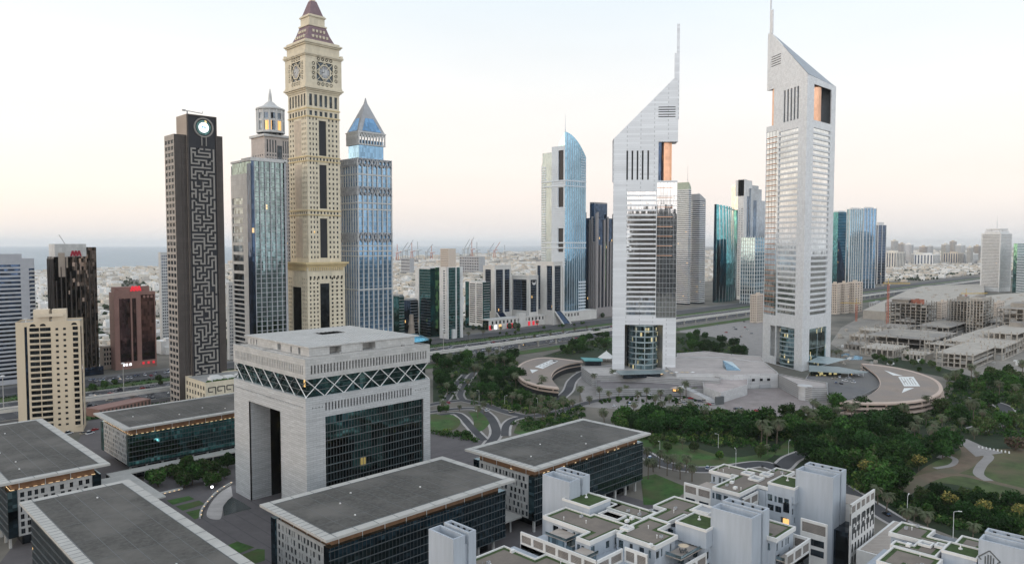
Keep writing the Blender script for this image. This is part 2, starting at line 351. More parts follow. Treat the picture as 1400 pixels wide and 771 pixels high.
for y in (593.0, 662.6): b.box(-700,y,0.03,3200,y+0.5,0.75)
tag(b.build('crash_barrier', M['kerb']), 'long pale concrete barrier along the median and edges of the highway', 'barrier')
# local streets near the crescents
b = MB(); bk = MB(); _z = 0.0
STREETS = [
 ([(633,547),(648,550),(662,553),(691,563),(721,569),(750,565),(770,561),(809,549),(848,543),(880,541),(925,541),(960,548)], 7.0),
 ([(560,560),(600,551),(633,547)], 6.0),
 ([(633,547),(629,540),(633,531),(641,518),(648,509)], 4.6), ([(606,552),(612,544),(621,530),(628,521),(636,512)], 4.2),
 ([(560,566),(591,563),(623,559),(652,559),(668,568),(676,581),(678,594),(668,608)], 6.0), ([(600,567),(622,565),(632,570),(641,580),(650,590),(662,602)], 5.0),
 ([(721,569),(702,573),(692,582),(690,596)], 5.0),
 ([(850,600),(880,620),(905,633),(940,641),(985,641),(1040,634),(1065,640),(1082,627),(1110,616)], 8.5),
 ([(1330,588),(1358,580),(1376,567),(1372,556),(1352,549),(1320,544)], 9.0),
 ([(1140,660),(1195,694),(1232,716),(1290,742),(1400,790)], 9.0),
 ([(760,548),(776,535),(783,520),(800,508),(830,503)], 7.0)]
for px, w in STREETS:
    pts = smooth([G(u,v) for u,v in px], 6); ribbon(bk, pts, w+3.2, 0.08+_z); ribbon(b, pts, w, 0.13+_z); _z += 0.0045
struct('footways', bk, M['paver_l']); struct('streets', b, M['asphalt'])
# green and paved areas
zone('wooded_ground', [(592,489),(700,487),(712,520),(770,540),(770,556),(700,556),(640,548),(592,552)], 0.02, M['scrub'], 'stuff')
zone('wooded_ground', [(742,487),(838,455),(838,490),(790,492)], 0.02, M['scrub'], 'stuff')
zone('wooded_ground', [(920,455),(960,455),(1022,478),(1024,494),(922,492)], 0.024, M['scrub'], 'stuff')
zone('park_ground', [(800,590),(880,575),(960,572),(1010,576),(1080,572),(1150,560),(1290,556),(1310,520),(1180,492),(1240,488),(1480,520),(1480,800),(1190,690),(1090,640),(960,636),(860,610)], 0.02, M['scrub'], 'stuff')
zone('park_lawn', [(868,598),(930,606),(1000,625),(1060,616),(1040,632),(985,636),(940,635),(880,612)], 0.058, M['grass'], 'stuff', True)
zone('park_lawn', [(1080,598),(1150,588),(1180,600),(1120,612),(1060,622)], 0.058, M['grass'], 'stuff', True)
zone('roundabout_lawn', [(588,567),(612,566),(627,572),(629,580),(618,588),(588,589)], 0.14, M['grass'], 'stuff', True)
zone('roundabout_garden', [(640,563),(662,564),(671,573),(666,583),(655,590),(648,584),(647,573)], 0.14, M['grass'], 'stuff', True)
zone('roundabout_garden', [(702,592),(708,581),(722,576),(744,578),(740,596)], 0.14, M['grass'], 'stuff', True)
zone('roadside_lawn', [(876,652),(896,648),(944,668),(912,690),(880,690)], 0.10, M['grass'], 'stuff')
zone('field', [(1228,672),(1262,640),(1302,620),(1330,606),(1345,614),(1480,618),(1480,740),(1400,700),(1330,668),(1275,660)], 0.05, M['dry'], 'stuff', True)
b = MB(); ribbon(b, smooth([G(*p) for p in [(1226,676),(1262,655),(1296,645),(1322,632),(1326,616),(1310,602)]],6), 9, 0.07); ribbon(b, smooth([G(*p) for p in [(1420,674),(1370,662),(1320,650),(1290,648)]],6), 5, 0.074); struct('dirt_track', b, M['dirt'])
b = MB(); ribbon(b, smooth([G(*p) for p in [(1352,657),(1338,648),(1342,636),(1352,624),(1340,616)]],6), 5, 0.08)
b.sheet([G(*p) for p in [(1302,603),(1318,610),(1334,624),(1372,619),(1344,610),(1322,600)]], 0.09); ribbon(b, smooth([G(*p) for p in [(1278,640),(1300,636),(1306,628),(1292,622),(1284,626)]],6), 3, 0.09)
struct('park_path', b, M['paver_l'])
zone('forecourt', [(590,588),(640,596),(705,614),(660,640),(590,640)], 0.06, M['paver'])
zone('precinct_paving', [(60,690),(130,560),(330,530),(600,590),(720,640),(900,690),(900,800),(-100,900)], 0.04, M['paver'])
zone('plaza', [(786,500),(840,498),(930,500),(1010,508),(1100,520),(1160,540),(1130,560),(1080,574),(1030,577),(990,575),(960,566),(900,556),(860,560),(800,556),(790,530)], 0.05, M['paver_l'])
zone('plaza_court', [(984,546),(1020,533),(1066,531),(1096,546),(1112,556),(1080,566),(1035,571),(1000,569)], 0.07, M['paver_p'])
zone('parking_ground', [(925,444),(985,430),(1045,428),(1045,500),(1024,494),(1022,476),(985,462),(930,454)], 0.036, M['paver_l'])
zone('building_site', [(1135,470),(1150,448),(1205,418),(1480,420),(1480,520),(1330,515),(1240,488),(1160,484)], 0.025, M['sand'])
zone('swimming_pool', [(1150,486),(1156,483),(1180,488),(1178,492),(1160,492)], 0.2, M['pool'])
# courtyard of the precinct
b = MB()
for px in ([(228,684),(258,678),(266,682),(236,690)],[(240,692),(272,684),(280,689),(250,698)],[(254,700),(276,695),(277,706),(266,710)],
           [(312,745),(324,740),(348,748),(328,756)],[(331,758),(352,750),(362,751),(362,766),(344,772)]): b.sheet([G(*p) for p in px], 0.12)
tag(b.build('courtyard_grass', M['grass']), kind='stuff')
b = MB(); b.sheet(smooth([G(*p) for p in [(316,664),(300,674),(287,690),(283,706),(300,710),(304,700),(306,690),(318,678)]],4), 0.10); struct('curved_path', b, M['paver_l'])
b = MB()
for k in range(10): b.sheet([(96+6.2*k,203),(96.5+6.2*k,203),(96.5+6.2*k,330),(96+6.2*k,330)], 0.06)
for k in range(12): b.sheet([(222,250+7*k),(222.6,250+7*k),(222.6,255+7*k),(222,255+7*k)], 0.07); b.sheet([(222,250+7*k),(300,250+7*k),(300,250.6+7*k),(222,250.6+7*k)], 0.074)
struct('paving_bands', b, pm('dark_paving_band', (0.085,0.08,0.085), 0.85))
b = MB(); b.sheet([G(*p) for p in [(317,679),(311,684),(305,693),(306,705),(344,695),(330,686)]], 0.13); struct('reflecting_pond', b, M['pond'])
# ------------------------------------------------------------------ the big square gate building
M.update(
 stone=pm('grey_stone', (0.50,0.51,0.515), 0.7, var=0.17, scale=0.45, panel=(3.2,0.9,0.07), stretch=(0.12,0.12,1.8)),
 stone2=pm('grey_stone_plain', (0.50,0.495,0.48), 0.75, var=0.12, scale=0.2, panel=(2.4,1.2,0.04)),
 roofpale=pm('pale_roof', (0.47,0.45,0.425), 0.85, var=0.14, scale=0.12),
 white=pm('white_metal', (0.72,0.72,0.71), 0.5, var=0.1, scale=0.3),
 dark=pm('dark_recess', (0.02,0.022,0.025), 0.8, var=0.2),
 glassd=gm('dark_green_glass', (0.055,0.115,0.115), (1.45,1.45,3.55), lit=0.006, blind=0.08, tilt=0.02),
 glassg=gm('gate_glass', (0.06,0.13,0.13), (3.0,1.5,3.6), lit=0.007, lits=0.22, litcol=(1.0,0.72,0.2), blind=0.12, var=0.7, tilt=0.03),
 mull=pm('mullion', (0.10,0.11,0.115), 0.5, var=0.1),
 lamp=em('warm_lamp', (1.0,0.70,0.38), 0.75), lampw=em('cool_lamp', (0.92,0.96,1.0), 3.0),
)
GX0, GY0, GX1, GY1 = 152.7, 274.3, 218.6, 342.6; ZT = 72.5
gate = thing('gate_building', 'huge square grey stone gate shaped office block with a glass band under its flat top', 'office building', (GX0,GY0,0))
gL, gR = faces((GX0,GY0,GX1,GY1))
qs = lambda q: GY1 - q     # position along the left face
a0, a1 = qs(326.3), qs(297.0)
b = MB()
slotsL = [(c, c+0.55, 51.6, 52.4) for c in [2+1.35*k for k in range(48)]]
b.wall(gL, 0, gL.w, 0, 56, [(a0,a1,0.01,47.2)] + slotsL, 0.5)
slotsR = [(c, c+0.75, 49.6, 53.0) for c in [9.2+1.55*k for k in range(30)]] + [(c, c+0.4, 51.2, 51.8) for c in (3,4.5,6,7.5,57,58.5,60,61.5,63)]
b.wall(gR, 0, gR.w, 0, 56, [(9.1,61.9,0.3,47.0)] + slotsR, 0.6)
# backs and inside of the arch: the stone piers are 10 m deep
b.poly([(GX1,GY0,0),(GX1,GY1,0),(GX1,GY1,56),(GX1,GY0,56)]); b.poly([(GX1,GY1,0),(GX0,GY1,0),(GX0,GY1,56),(GX1,GY1,56)])
b.box(GX0,326.3,0,GX0+10.2,326.9,47.2); b.box(GX0,296.4,0,GX0+10.2,297.0,47.2)
b.poly([(GX0,296.4,47.2),(GX0,326.9,47.2),(GX0+64,326.9,47.2),(GX0+64,296.4,47.2)])
b.poly([(GX0,GY0,56),(GX1,GY0,56),(GX1,GY1,56),(GX0,GY1,56)])
b.build('stone_frame', M['stone'], gate)
b = MB(); b.fquad(gR, 9.1, 61.9, 0.3, 47, -1.2); b.build('glass_wall', M['glassg'], gate)
b = MB()
for k in range(14): b.fbox(gR, 9.1, 61.9, 0.3+3.6*k-0.14, 0.3+3.6*k+0.14, -1.2, -0.85)
for k in range(36): b.fbox(gR, 9.1+1.5*k-0.05, 9.1+1.5*k+0.05, 0.3, 47, -1.2, -0.98)
b.build('mullion', M['mull'], gate)
b = MB()
b.box(GX0+10.2,326.5,0,GX1-2,327.2,47,0); b.box(GX0+10.2,296.2,0,GX1-2,296.9,47,0); b.box(GX1-3,296.9,0,GX1-2.4,326.4,47)
b.build('passage_glass', gm('passage_glass', (0.03,0.04,0.04), (1.5,1.5,1.9), lit=0.02, lits=0.6, rough=0.12), gate)
b = MB()
slit = [(c, c+0.75, 66.0, 69.6) for c in [2.6+1.55*k for k in range(40)]]
b.wall(gR, 0, gR.w, 63.9, ZT, slit, 0.8)
b.wall(gL, 0, gL.w, 63.9, ZT, [(c, c+0.6, 65.9, 69.6) for c in [2.2+1.55*k for k in range(42)]], 0.8)
b.poly([(GX1,GY0,63.9),(GX1,GY1,63.9),(GX1,GY1,ZT),(GX1,GY0,ZT)]); b.poly([(GX1,GY1,63.9),(GX0,GY1,63.9),(GX0,GY1,ZT),(GX1,GY1,ZT)])
b.poly([(GX0,GY0,63.9),(GX0,GY1,63.9),(GX1,GY1,63.9),(GX1,GY0,63.9)])
for x0,y0,x1,y1 in ((GX0,GY0,GX1,GY0+0.7),(GX0,GY1-0.7,GX1,GY1),(GX0,GY0+0.7,GX0+0.7,GY1-0.7),(GX1-0.7,GY0+0.7,GX1,GY1-0.7)):
    b.poly([(x0,y0,ZT),(x1,y0,ZT),(x1,y1,ZT),(x0,y1,ZT)])
b.build('stone_attic', M['stone2'], gate)
b = MB()
for F in (gL, gR): b.fquad(F, 1, F.w-1, 63.9, ZT, -0.9)
b.build('slot_glass', M['dark'], gate)
b = MB(); 
for F in (gL,): b.fquad(F, 0.8, F.w-0.8, 47.4, 55.5, -0.55)
b.fquad(gR, 0.8, gR.w-0.8, 47.4, 55.5, -0.65); b.build('beam_slot_glass', M['dark'], gate)
b = MB(); b.box(GX0+1.6,GY0+1.6,56.0,GX1-1.6,GY1-1.6,63.9); b.build('glass_band', M['glassd'], gate)
b = MB()
for k in (58.6, 61.2): 
    b.fbox(gR, 1.6, gR.w-1.6, k, k+0.25, -1.6, -1.4); b.fbox(gL, 1.6, gL.w-1.6, k, k+0.25, -1.6, -1.4)
b.build('band_transom', M['mull'], gate)
for F, n in ((gR, 7), (gL, 7)):
    st = F.w/n
    for k in range(n):
        for s0, s1 in ((k*st+0.3, (k+1)*st-0.3), ((k+1)*st-0.3, k*st+0.3)):
            if F is gL and s0 > s1 and False: continue
            b = MB(); off = 0.0 if s0 < s1 else -0.34
            b.bar(F.pt(s0, 63.85, -0.5+off), F.pt(s1, 56.05, -0.5+off), 0.20, 6); b.build('brace', M['mull'] if (F is gL and s0 > s1) else M['white'], gate)
# roof with its penthouse and perforated canopy
b = MB(); b.poly([(GX0+0.7,GY0+0.7,ZT-0.5),(GX1-0.7,GY0+0.7,ZT-0.5),(GX1-0.7,GY1-0.7,ZT-0.5),(GX0+0.7,GY1-0.7,ZT-0.5)])
b.box(GX0+0.7,GY0+4.1,ZT-0.5,GX1-0.7,GY0+4.5,ZT-0.2); b.box(GX0+3.4,GY0+4.5,ZT-0.5,GX0+3.8,GY1-0.7,ZT-0.2)
b.box(GX0+0.7,315,ZT-0.5,GX0+6,315.5,ZT+0.1)
b.build('roof', M['roofpale'], gate)
CX0, CY0, CX1, CY1 = 158.4, 281.6, 218.0, 343.0
b = MB()
pl, pr = faces((CX0+0.6,CY0+0.6,CX1-2.5,CY1-2.5))
b.wall(pl, 0, pl.w, ZT-0.4, 75.8, [(30,33.2,ZT-0.2,75.2),(42,43.4,ZT-0.2,75.2),(49,51,ZT-0.2,75.2),(3,4,ZT,75),(6,7,ZT,75),(9,10,ZT,75)], 2.0)
b.wall(pr, 0, pr.w, ZT-0.4, 75.8, [(10,16,ZT-0.3,75.4),(27,34,ZT-0.3,75.4)], 5.0)
b.poly([(CX1-2.5,CY0+.6,ZT-.4),(CX1-2.5,CY1-2.5,ZT-.4),(CX1-2.5,CY1-2.5,75.8),(CX1-2.5,CY0+.6,75.8)])
b.box(CX0+5.6,CY0+5.6,ZT-0.4,CX1-4,CY1-4,75.7)
b.build('penthouse_wall', M['stone2'], gate)
b = MB(); n = 26; hw = (CX1-CX0)/n; hd = (CY1-CY0)/n
ss = []
for i in range(n):
    for j in range(n):
        x, y = CX0+hw*(i+.5), CY0+hd*(j+.5)
        big = 12 <= i <= 17 and 15 <= j <= 18
        ss.append((x-hw*.27, x+hw*.27, y-hd*.2, y+hd*.2) if not big else (x-hw*.5, x+hw*.5, y-hd*.5, y+hd*.5))
class Flat:
    def pt(f, s, z, t=0.0): return (s, z, 76.3+t)
b.wall(Flat(), CX0, CX1, CY0, CY1, ss, 0.5)
b.box(CX0,CY0,75.8,CX1,CY1,75.9)
for x0,y0,x1,y1 in ((CX0,CY0,CX1,CY0),(CX0,CY1,CX1,CY1),(CX0,CY0,CX0,CY1),(CX1,CY0,CX1,CY1)):
    b.poly([(x0,y0,75.9),(x1,y1,75.9),(x1,y1,76.3),(x0,y0,76.3)])
b.build('canopy', M['stone2'], gate)
for x in (172,190,206):
    b = MB(); b.box(x,CY0-2.6,ZT-0.5,x+1.4,CY0-1.4,ZT+0.5); b.build('roof_unit', M['concrete'], gate)
# ------------------------------------------------------------------ precinct blocks around it
M.update(
 roofgrey=pm('grey_gravel_roof', (0.084,0.081,0.075), 0.95, var=0.38, scale=0.7, tint=((0.132,0.125,0.115), 0.055)),
 roofedge=pm('roof_edge_panel', (0.44,0.43,0.405), 0.7, var=0.12, scale=0.2),
 soffit=pm('timber_soffit', (0.26,0.14,0.075), 0.6, var=0.25, scale=0.5),
 wallw=pm('pale_stone_wall', (0.50,0.495,0.48), 0.75, var=0.12, scale=0.3, panel=(3.0,1.3,0.03)),
 glassb=gm('blue_black_glass', (0.055,0.105,0.13), (1.5,1.5,1.3), lit=0.0006, blind=0.05, tilt=0.02),
 glasst=gm('teal_glass', (0.06,0.175,0.175), (1.5,1.5,2.0), lit=0.0008, blind=0.08, tilt=0.025),
 winb=gm('window_glass', (0.07,0.09,0.11), (3,3,3), rough=0.1, tilt=0.02),
 winl=gm('pale_window_glass', (0.20,0.25,0.28), (3,3,3), rough=0.1, tilt=0.02),
)
def precinct(label, x0, y0, x1, y1, zr, glass, nf=6, zb=5.0, ov=3.2, left=True, right=True, lights=20, glassleft=False, soff=1.0):
    """flat projecting roof, recessed terrace under it, stone ends with slit windows, glass long sides"""
    t = thing('precinct_block', label, 'office building', (x0,y0,0), 'low office blocks around the gate building')
    b = MB(); b.box(x0,y0,zr-0.9,x1,y1,zr); b.build('roof', M['roofedge'], t)
    b = MB(); q = x0+10.0
    while q < x1-6: b.box(q,y0+3.8,zr+.03,q+.14,y1-3.8,zr+.065); q += 6.0
    q = y0+12.0
    while q < y1-6: b.box(x0+3.8,q,zr+.03,x1-3.8,q+.12,zr+.062); q += 18.0
    b.build('roof_seam', M['mull'], t)
    # panel joints and the gravel field
    b = MB(); e = 3.7; b.sheet([(x0+e,y0+e),(x1-e,y0+e),(x1-e,y1-e),(x0+e,y1-e)], zr+0.05); b.build('gravel_field', M['roofgrey'], t)
    b = MB(); L, R = faces((x0,y0,x1,y1)); st = 8.0
    for y in (y0, y1-e+0.1):
        x = x0+e
        while x < x1-e: b.box(x-0.13,y,zr,x+0.13,y+e-0.1,zr+0.02); x += st
    for x in (x0, x1-e+0.1):
        y = y0+e
        while y < y1-e: b.box(x,y-0.13,zr,x+e-0.1,y+0.13,zr+0.02); y += (3.0 if x == x0 else 8.0)
    for x0_,y0_,x1_,y1_ in ((x0+e-.25,y0+e-.25,x1-e+.25,y0+e),(x0+e-.25,y1-e,x1-e+.25,y1-e+.25),(x0+e-.25,y0+e,x0+e,y1-e),(x1-e,y0+e,x1-e+.25,y1-e)): b.box(x0_,y0_,zr,x1_,y1_,zr+0.12)
    b.build('roof_joint', M['mull'], t)
    for k in range(4):
        b = MB(); px_, py_ = random.uniform(x0+8,x1-8), random.uniform(y0+8,y1-8); b.box(px_,py_,zr+.05,px_+.5,py_+.5,zr+.4); b.build('roof_vent', M['white'], t)
    bx0, by0, bx1, by1 = x0+ov, y0+ov, x1-ov, y1-ov; zt = zr-5.4
    b = MB(); b.box(bx0+1.6,by0+1.6,zt,bx1-1.6,by1-1.6,zr-0.9); b.build('penthouse', M['soffit'], t)
    b = MB(); b.poly([(x0+.3,y0+.3,zr-0.93),(x0+.3,y1-.3,zr-0.93),(x1-.3,y1-.3,zr-0.93),(x1-.3,y0+.3,zr-0.93)]); b.build('soffit', M['soffit'], t)
    b = MB(); b.box(bx0+0.4,by0+0.4,zb,bx1-0.4,by1-0.4,zt-0.02); b.build('core', M['dark'], t)
    b = MB(); b.poly([(bx0,by0,zt),(bx1,by0,zt),(bx1,by1,zt),(bx0,by1,zt)]); b.build('terrace', M['roofedge'], t)
    L, R = faces((bx0,by0,bx1,by1)); h = (zt-zb)/nf
    # long glass side, turned a little past the corners
    L0, R0 = L, R
    if glassleft: L, R = R, L
    for F, on in ((R, True),):
        b = MB(); b.fbox(F, -0.5, F.w+0.5, zb, zt+1.0, -3.0, 0.3); 
        b.build('curtain_wall', glass, t)
        b = MB()
        for k in range(nf+1): b.fbox(F, -0.6, F.w+0.6, zb+h*k-0.10, zb+h*k+0.10, 0.3, 0.62)
        for k in range(int(F.w/1.5)+1): b.fbox(F, k*1.5-0.03, k*1.5+0.03, zb, zt+1.0, 0.3, 0.42)
        b.build('mullion', M['mull'], t)
    b = MB(); (b.box(bx1-3.0,by0-0.5,zb,bx1+0.3,by1+0.5,zt+1.0) if glassleft else b.box(bx0-0.5,by1-3.0,zb,bx1+0.5,by1+0.3,zt+1.0)); b.build('rear_curtain_wall', glass, t)
    # stone end with slit windows
    b = MB(); rects = []; n = int((L.w-4)/2.15); rr = random.Random(int(x0*7+y0))
    for f in range(nf):
        s = 4.0
        while s < L.w-5.0:
            w = rr.choice((0.6, 1.3, 1.45)); rects.append((s, s+w, zb+h*f+0.22*h, zb+h*f+0.93*h)); s += w + rr.choice((0.9, 1.1, 2.0))
    b.wall(L, 3.02, L.w-3.02, zb, zt+0.9, rects, 0.35, t=0.0); b.fbox(L, 3.02, L.w-3.02, zt+0.9, zt+1.0, -0.35, 0.0); b.build('stone_end', M['wallw'], t)
    panes(t, L, rects, -0.3, M['winb'], cap=90)
    Fb = Face((bx1,by1),(bx0,by1)) if glassleft else Face((bx1,by0),(bx1,by1)); b = MB(); b.fquad(Fb, 0.62, Fb.w-0.62, zb, zt+0.9); b.build('rear_stone_end', M['wallw'], t)
    # ground floor columns
    for k in range(int(R.w/8)+1):
        b = MB(); p = R.pt(min(k*8+0.5, R.w-0.5), 0, -0.8); b.box(p[0]-.45,p[1]-.45,0,p[0]+.45,p[1]+.45,zb); b.build('column', M['wallw'], t)
    b = MB(); b.box(bx0+5,by0+4,0,bx1-5,by1-4,zb); b.build('ground_floor', M['winb'], t)
    # props and lamps of the terrace
    for F in (L, R):
        for k in range(int(F.w/9)):
            b = MB(); p = F.pt(4+k*9, zt, -1.2); b.bar(p, F.pt(4+k*9, zr-0.93, -1.2), 0.13, 5); b.build('prop', M['white'], t)
    if lights:
        for F in (L, R):
            for k in range(int(F.w/2.6)):
                s = 1+k*2.6
                if rr.random() < soff: b = MB(); b.fbox(F, s, s+rr.uniform(0.9,1.5), zt+1.02, zt+1.14, -1.0, -0.8); b.build('terrace_lamp', M['lamp'], t)
    return t
p5 = (*G(167,579,26),)
precinct('long precinct block behind the gate, its teal glass side facing the courtyard trees', 121.0, 401.0, 212.0, 453.0, 26.0, M['glasst'], nf=6, zb=5.4, lights=1)
precinct('left edge precinct block, nearer the tan apartment tower, brown lit terrace under its roof', 56.5, 335.5, 95.5, 449.5, 28.0, M['glassb'], lights=1, glassleft=True)
precinct('precinct block in the lower left corner with the widest pale roof border and no lamps', 57.5, 150.0, 94.0, 307.5, 28.0, M['glassb'], lights=0, glassleft=True)
precinct('front precinct block directly below the gate building, half hiding its glass', 117.4, 199.5, 201.4, 244.4, 28.0, M['glassb'], lights=0)
precinct('precinct block right of the gate beside the park, copper coloured terrace under its roof', 215.8, 202.5, 299.0, 246.0, 28.0, M['glassb'], lights=1, soff=0.3)
# covered walk in front of the long rear block
t = thing('covered_walk', 'pale flat roofed covered walk on slim columns along the dark courtyard', 'walkway', (117,396,0))
b = MB(); b.box(112,393,4.7,205,400.5,5.3); b.build('roof', M['roofedge'], t)
for k in range(13):
    b = MB(); b.box(114+7*k,394,0,114.6+7*k,394.6,4.7); b.build('column', M['wallw'], t)
    b = MB(); b.box(116.4+7*k,397.2,4.3,116.9+7*k,397.7,4.6); b.build('lamp', M['lamp'], t)
b = MB(); b.box(112,400.6,0.1,205,401.0,4.7); b.build('back_wall', M['winb'], t)
t = thing('link_bridge', 'low pale link roof between the two left precinct blocks', 'walkway', (95,345,0))
b = MB(); b.box(95,345,4.7,121,393,5.3); b.build('roof', M['roofedge'], t)
for k in range(5): 
    b = MB(); b.box(117,347+9*k,0,117.6,347.6+9*k,4.7); b.build('column', M['wallw'], t)
t = thing('link_bridge', 'low pale canopy joining the front block and the block beside the park', 'walkway', (201,214,0))
b = MB(); b.box(199,212,5.0,218,236,5.7); b.build('roof', M['roofedge'], t)
for k in range(3): 
    b = MB(); b.box(202+5*k,213,0,202.6+5*k,213.6,5.0); b.build('column', M['wallw'], t)
# courtyard pieces
t = thing('curved_bench', 'long curved stone bench wall with small lights round the courtyard path', 'bench', (*G(290,684),0))
b = MB(); pts = smooth([G(*p) for p in [(318,661),(300,672),(286,686),(277,699),(275,709)]],6)
for i in range(len(pts)-1):
    F = Face(pts[i], pts[i+1]); b.fbox(F, 0, F.w*0.82, 0.1, 1.0, 0, 0.9)
b.build('seat', M['roofedge'], t)
for i in range(1, len(pts)-1, 3):
    b = MB(); b.box(pts[i][0]-.2,pts[i][1]-.2,1.0,pts[i][0]+.2,pts[i][1]+.2,1.25); b.build('lamp', M['lamp'], t)
for u, v, m, lb in ((325.5,659,'lampw','bright white floodlight shining at the foot of the gate pier'),(290,667,'lampw','bright white lamp standing among the courtyard trees')):
    t = thing('floodlight', lb, 'lamp', (*G(u,v+6),0)); p = G(u, v+6)
    b = MB(); b.bar((*p,0),(*p,2.4),0.08); b.build('post', M['frame'], t)
    b = MB(); b.box(p[0]-.45,p[1]-.45,2.4,p[0]+.45,p[1]+.45,3.2); b.build('lamp', M[m], t)
    if u < 300: continue
    l = bpy.data.lights.new('floodlight','POINT'); l.energy = 160; l.shadow_soft_size = 0.5; l.color = (0.9,0.95,1); lo = bpy.data.objects.new('light', l); COL.objects.link(lo); lo.parent = t; lo.location = (-0.9,-0.9,3.6)
t = thing('planter_row', 'two low planters edged with small warm lights in the courtyard', 'planter', (*G(236,676),0))
for a, c in (((217,677),(250,669)),((281,662),(296,658))):
    F = Face(G(*a), G(*c)); b = MB(); b.fbox(F, 0, F.w, 0.1, 0.9, -1.5, 0); b.build('planter', M['wallw'], t)
    b = MB()
    for k in range(int(F.w/2.2)): b.fbox(F, 0.4+k*2.2, 1.2+k*2.2, 0.25, 0.6, 0.004, 0.06)
    b.build('lights', M['lamp'], t)
# ------------------------------------------------------------------ towers left of the gate
M.update(
 brown=pm('dark_brown_cladding', (0.072,0.060,0.054), 0.65, var=0.15, scale=0.1, panel=(3.5,3.8,0.06)),
 brownl=pm('fawn_cladding', (0.36,0.30,0.25), 0.75, var=0.1, scale=0.1),
 navy=pm('black_panel', (0.012,0.014,0.020), 0.5, var=0.3, scale=0.1),
 mazeline=pm('maze_relief', (0.26,0.245,0.225), 0.6, var=0.1),
 cream=pm('cream_stone', (0.70,0.625,0.48), 0.8, var=0.12, scale=0.12, panel=(3.0,3.9,0.04), streak=True),
 creamg=pm('golden_stone', (0.60,0.48,0.27), 0.75, var=0.15, scale=0.2),
 tan=pm('tan_render', (0.60,0.495,0.36), 0.85, var=0.10, scale=0.1, streak=True),
 tanl=pm('tan_trim', (0.65,0.55,0.42), 0.85, var=0.1, scale=0.2),
 offw=pm('offwhite_cladding', (0.58,0.58,0.57), 0.7, var=0.1, scale=0.12, panel=(3.0,3.8,0.04), streak=True),
 greyc=pm('grey_cladding', (0.40,0.41,0.43), 0.6, var=0.1, scale=0.12, panel=(2.5,3.8,0.05)),
 purple=pm('purple_roof_tiles', (0.20,0.135,0.15), 0.75, var=0.2, scale=0.4),
 bluegl=gm('steel_blue_glass', (0.20,0.35,0.52), (1.6,1.6,3.8), var=0.22, tilt=0.01),
 greengl=gm('grey_green_glass', (0.21,0.29,0.30), (2.2,2.2,3.7), var=0.35, lit=0.0006, tilt=0.02),
 navygl=gm('navy_glass', (0.055,0.085,0.14), (1.6,1.6,3.7), var=0.4, lit=0.004, tilt=0.02),
 brownglass=gm('bronze_glass', (0.11,0.085,0.07), (1.8,1.8,3.6), var=0.95, tilt=0.06),
 redgl=gm('red_brown_glass', (0.13,0.075,0.08), (1.8,1.8,3.6), var=0.5, tilt=0.02),
 redst=pm('red_granite', (0.29,0.165,0.14), 0.6, var=0.15, scale=0.15),
 win=gm('dark_window_glass', (0.045,0.055,0.065), (2.5,2.5,2.5), var=0.5, tilt=0.03, rough=0.1, lit=0.002),
 bluewin=gm('blue_window_glass', (0.07,0.11,0.19), (2.5,2.5,3.0), var=0.5, tilt=0.03, rough=0.1),
 redsign=em('red_sign', (0.80,0.03,0.05), 0.4), whitesign=em('white_sign', (0.95,0.97,1.0), 1.0), bluesign=em('blue_sign', (0.08,0.30,0.70), 0.5),
 litgold=em('lit_room', (1.0,0.55,0.18), 0.7),
)
def fring(b, F, s, z, r0, r1, t0, t1, n=28, m=0, a0=0.0, a1=2*math.pi):
    for k in range(n):
        p, q = a0+(a1-a0)*k/n, a0+(a1-a0)*(k+1)/n
        c = [(s+r*math.cos(a), z+r*math.sin(a)) for r, a in ((r0,p),(r1,p),(r1,q),(r0,q))]
        b.poly([F.pt(x,y,t1) for x,y in c], m)
        b.poly([F.pt(*c[1],t0),F.pt(*c[1],t1),F.pt(*c[2],t1),F.pt(*c[2],t0)][::-1], m)
        if r0 > 0: b.poly([F.pt(*c[0],t0),F.pt(*c[0],t1),F.pt(*c[3],t1),F.pt(*c[3],t0)], m)
def fbar(b, F, p, q, w, t0, t1, m=0):
    """a flat bar between two points of a face"""
    dx, dz = q[0]-p[0], q[1]-p[1]; l = math.hypot(dx,dz) or 1; nx, nz = -dz/l*w/2, dx/l*w/2
    c = [(p[0]-nx,p[1]-nz),(q[0]-nx,q[1]-nz),(q[0]+nx,q[1]+nz),(p[0]+nx,p[1]+nz)]
    b.poly([F.pt(x,y,t1) for x,y in c], m)
    for k in range(4):
        x, y = c[k], c[(k+1)%4]; b.poly([F.pt(*x,t0),F.pt(*y,t0),F.pt(*y,t1),F.pt(*x,t1)], m)
def backs(b, r, z0, z1, m=0):
    x0,y0,x1,y1 = r
    b.poly([(x1,y0,z0),(x1,y1,z0),(x1,y1,z1),(x1,y0,z1)], m); b.poly([(x1,y1,z0),(x0,y1,z0),(x0,y1,z1),(x1,y1,z1)], m)
def inset(r, e): return (r[0]+e, r[1]+e, r[2]-e, r[3]-e)
QN = 545
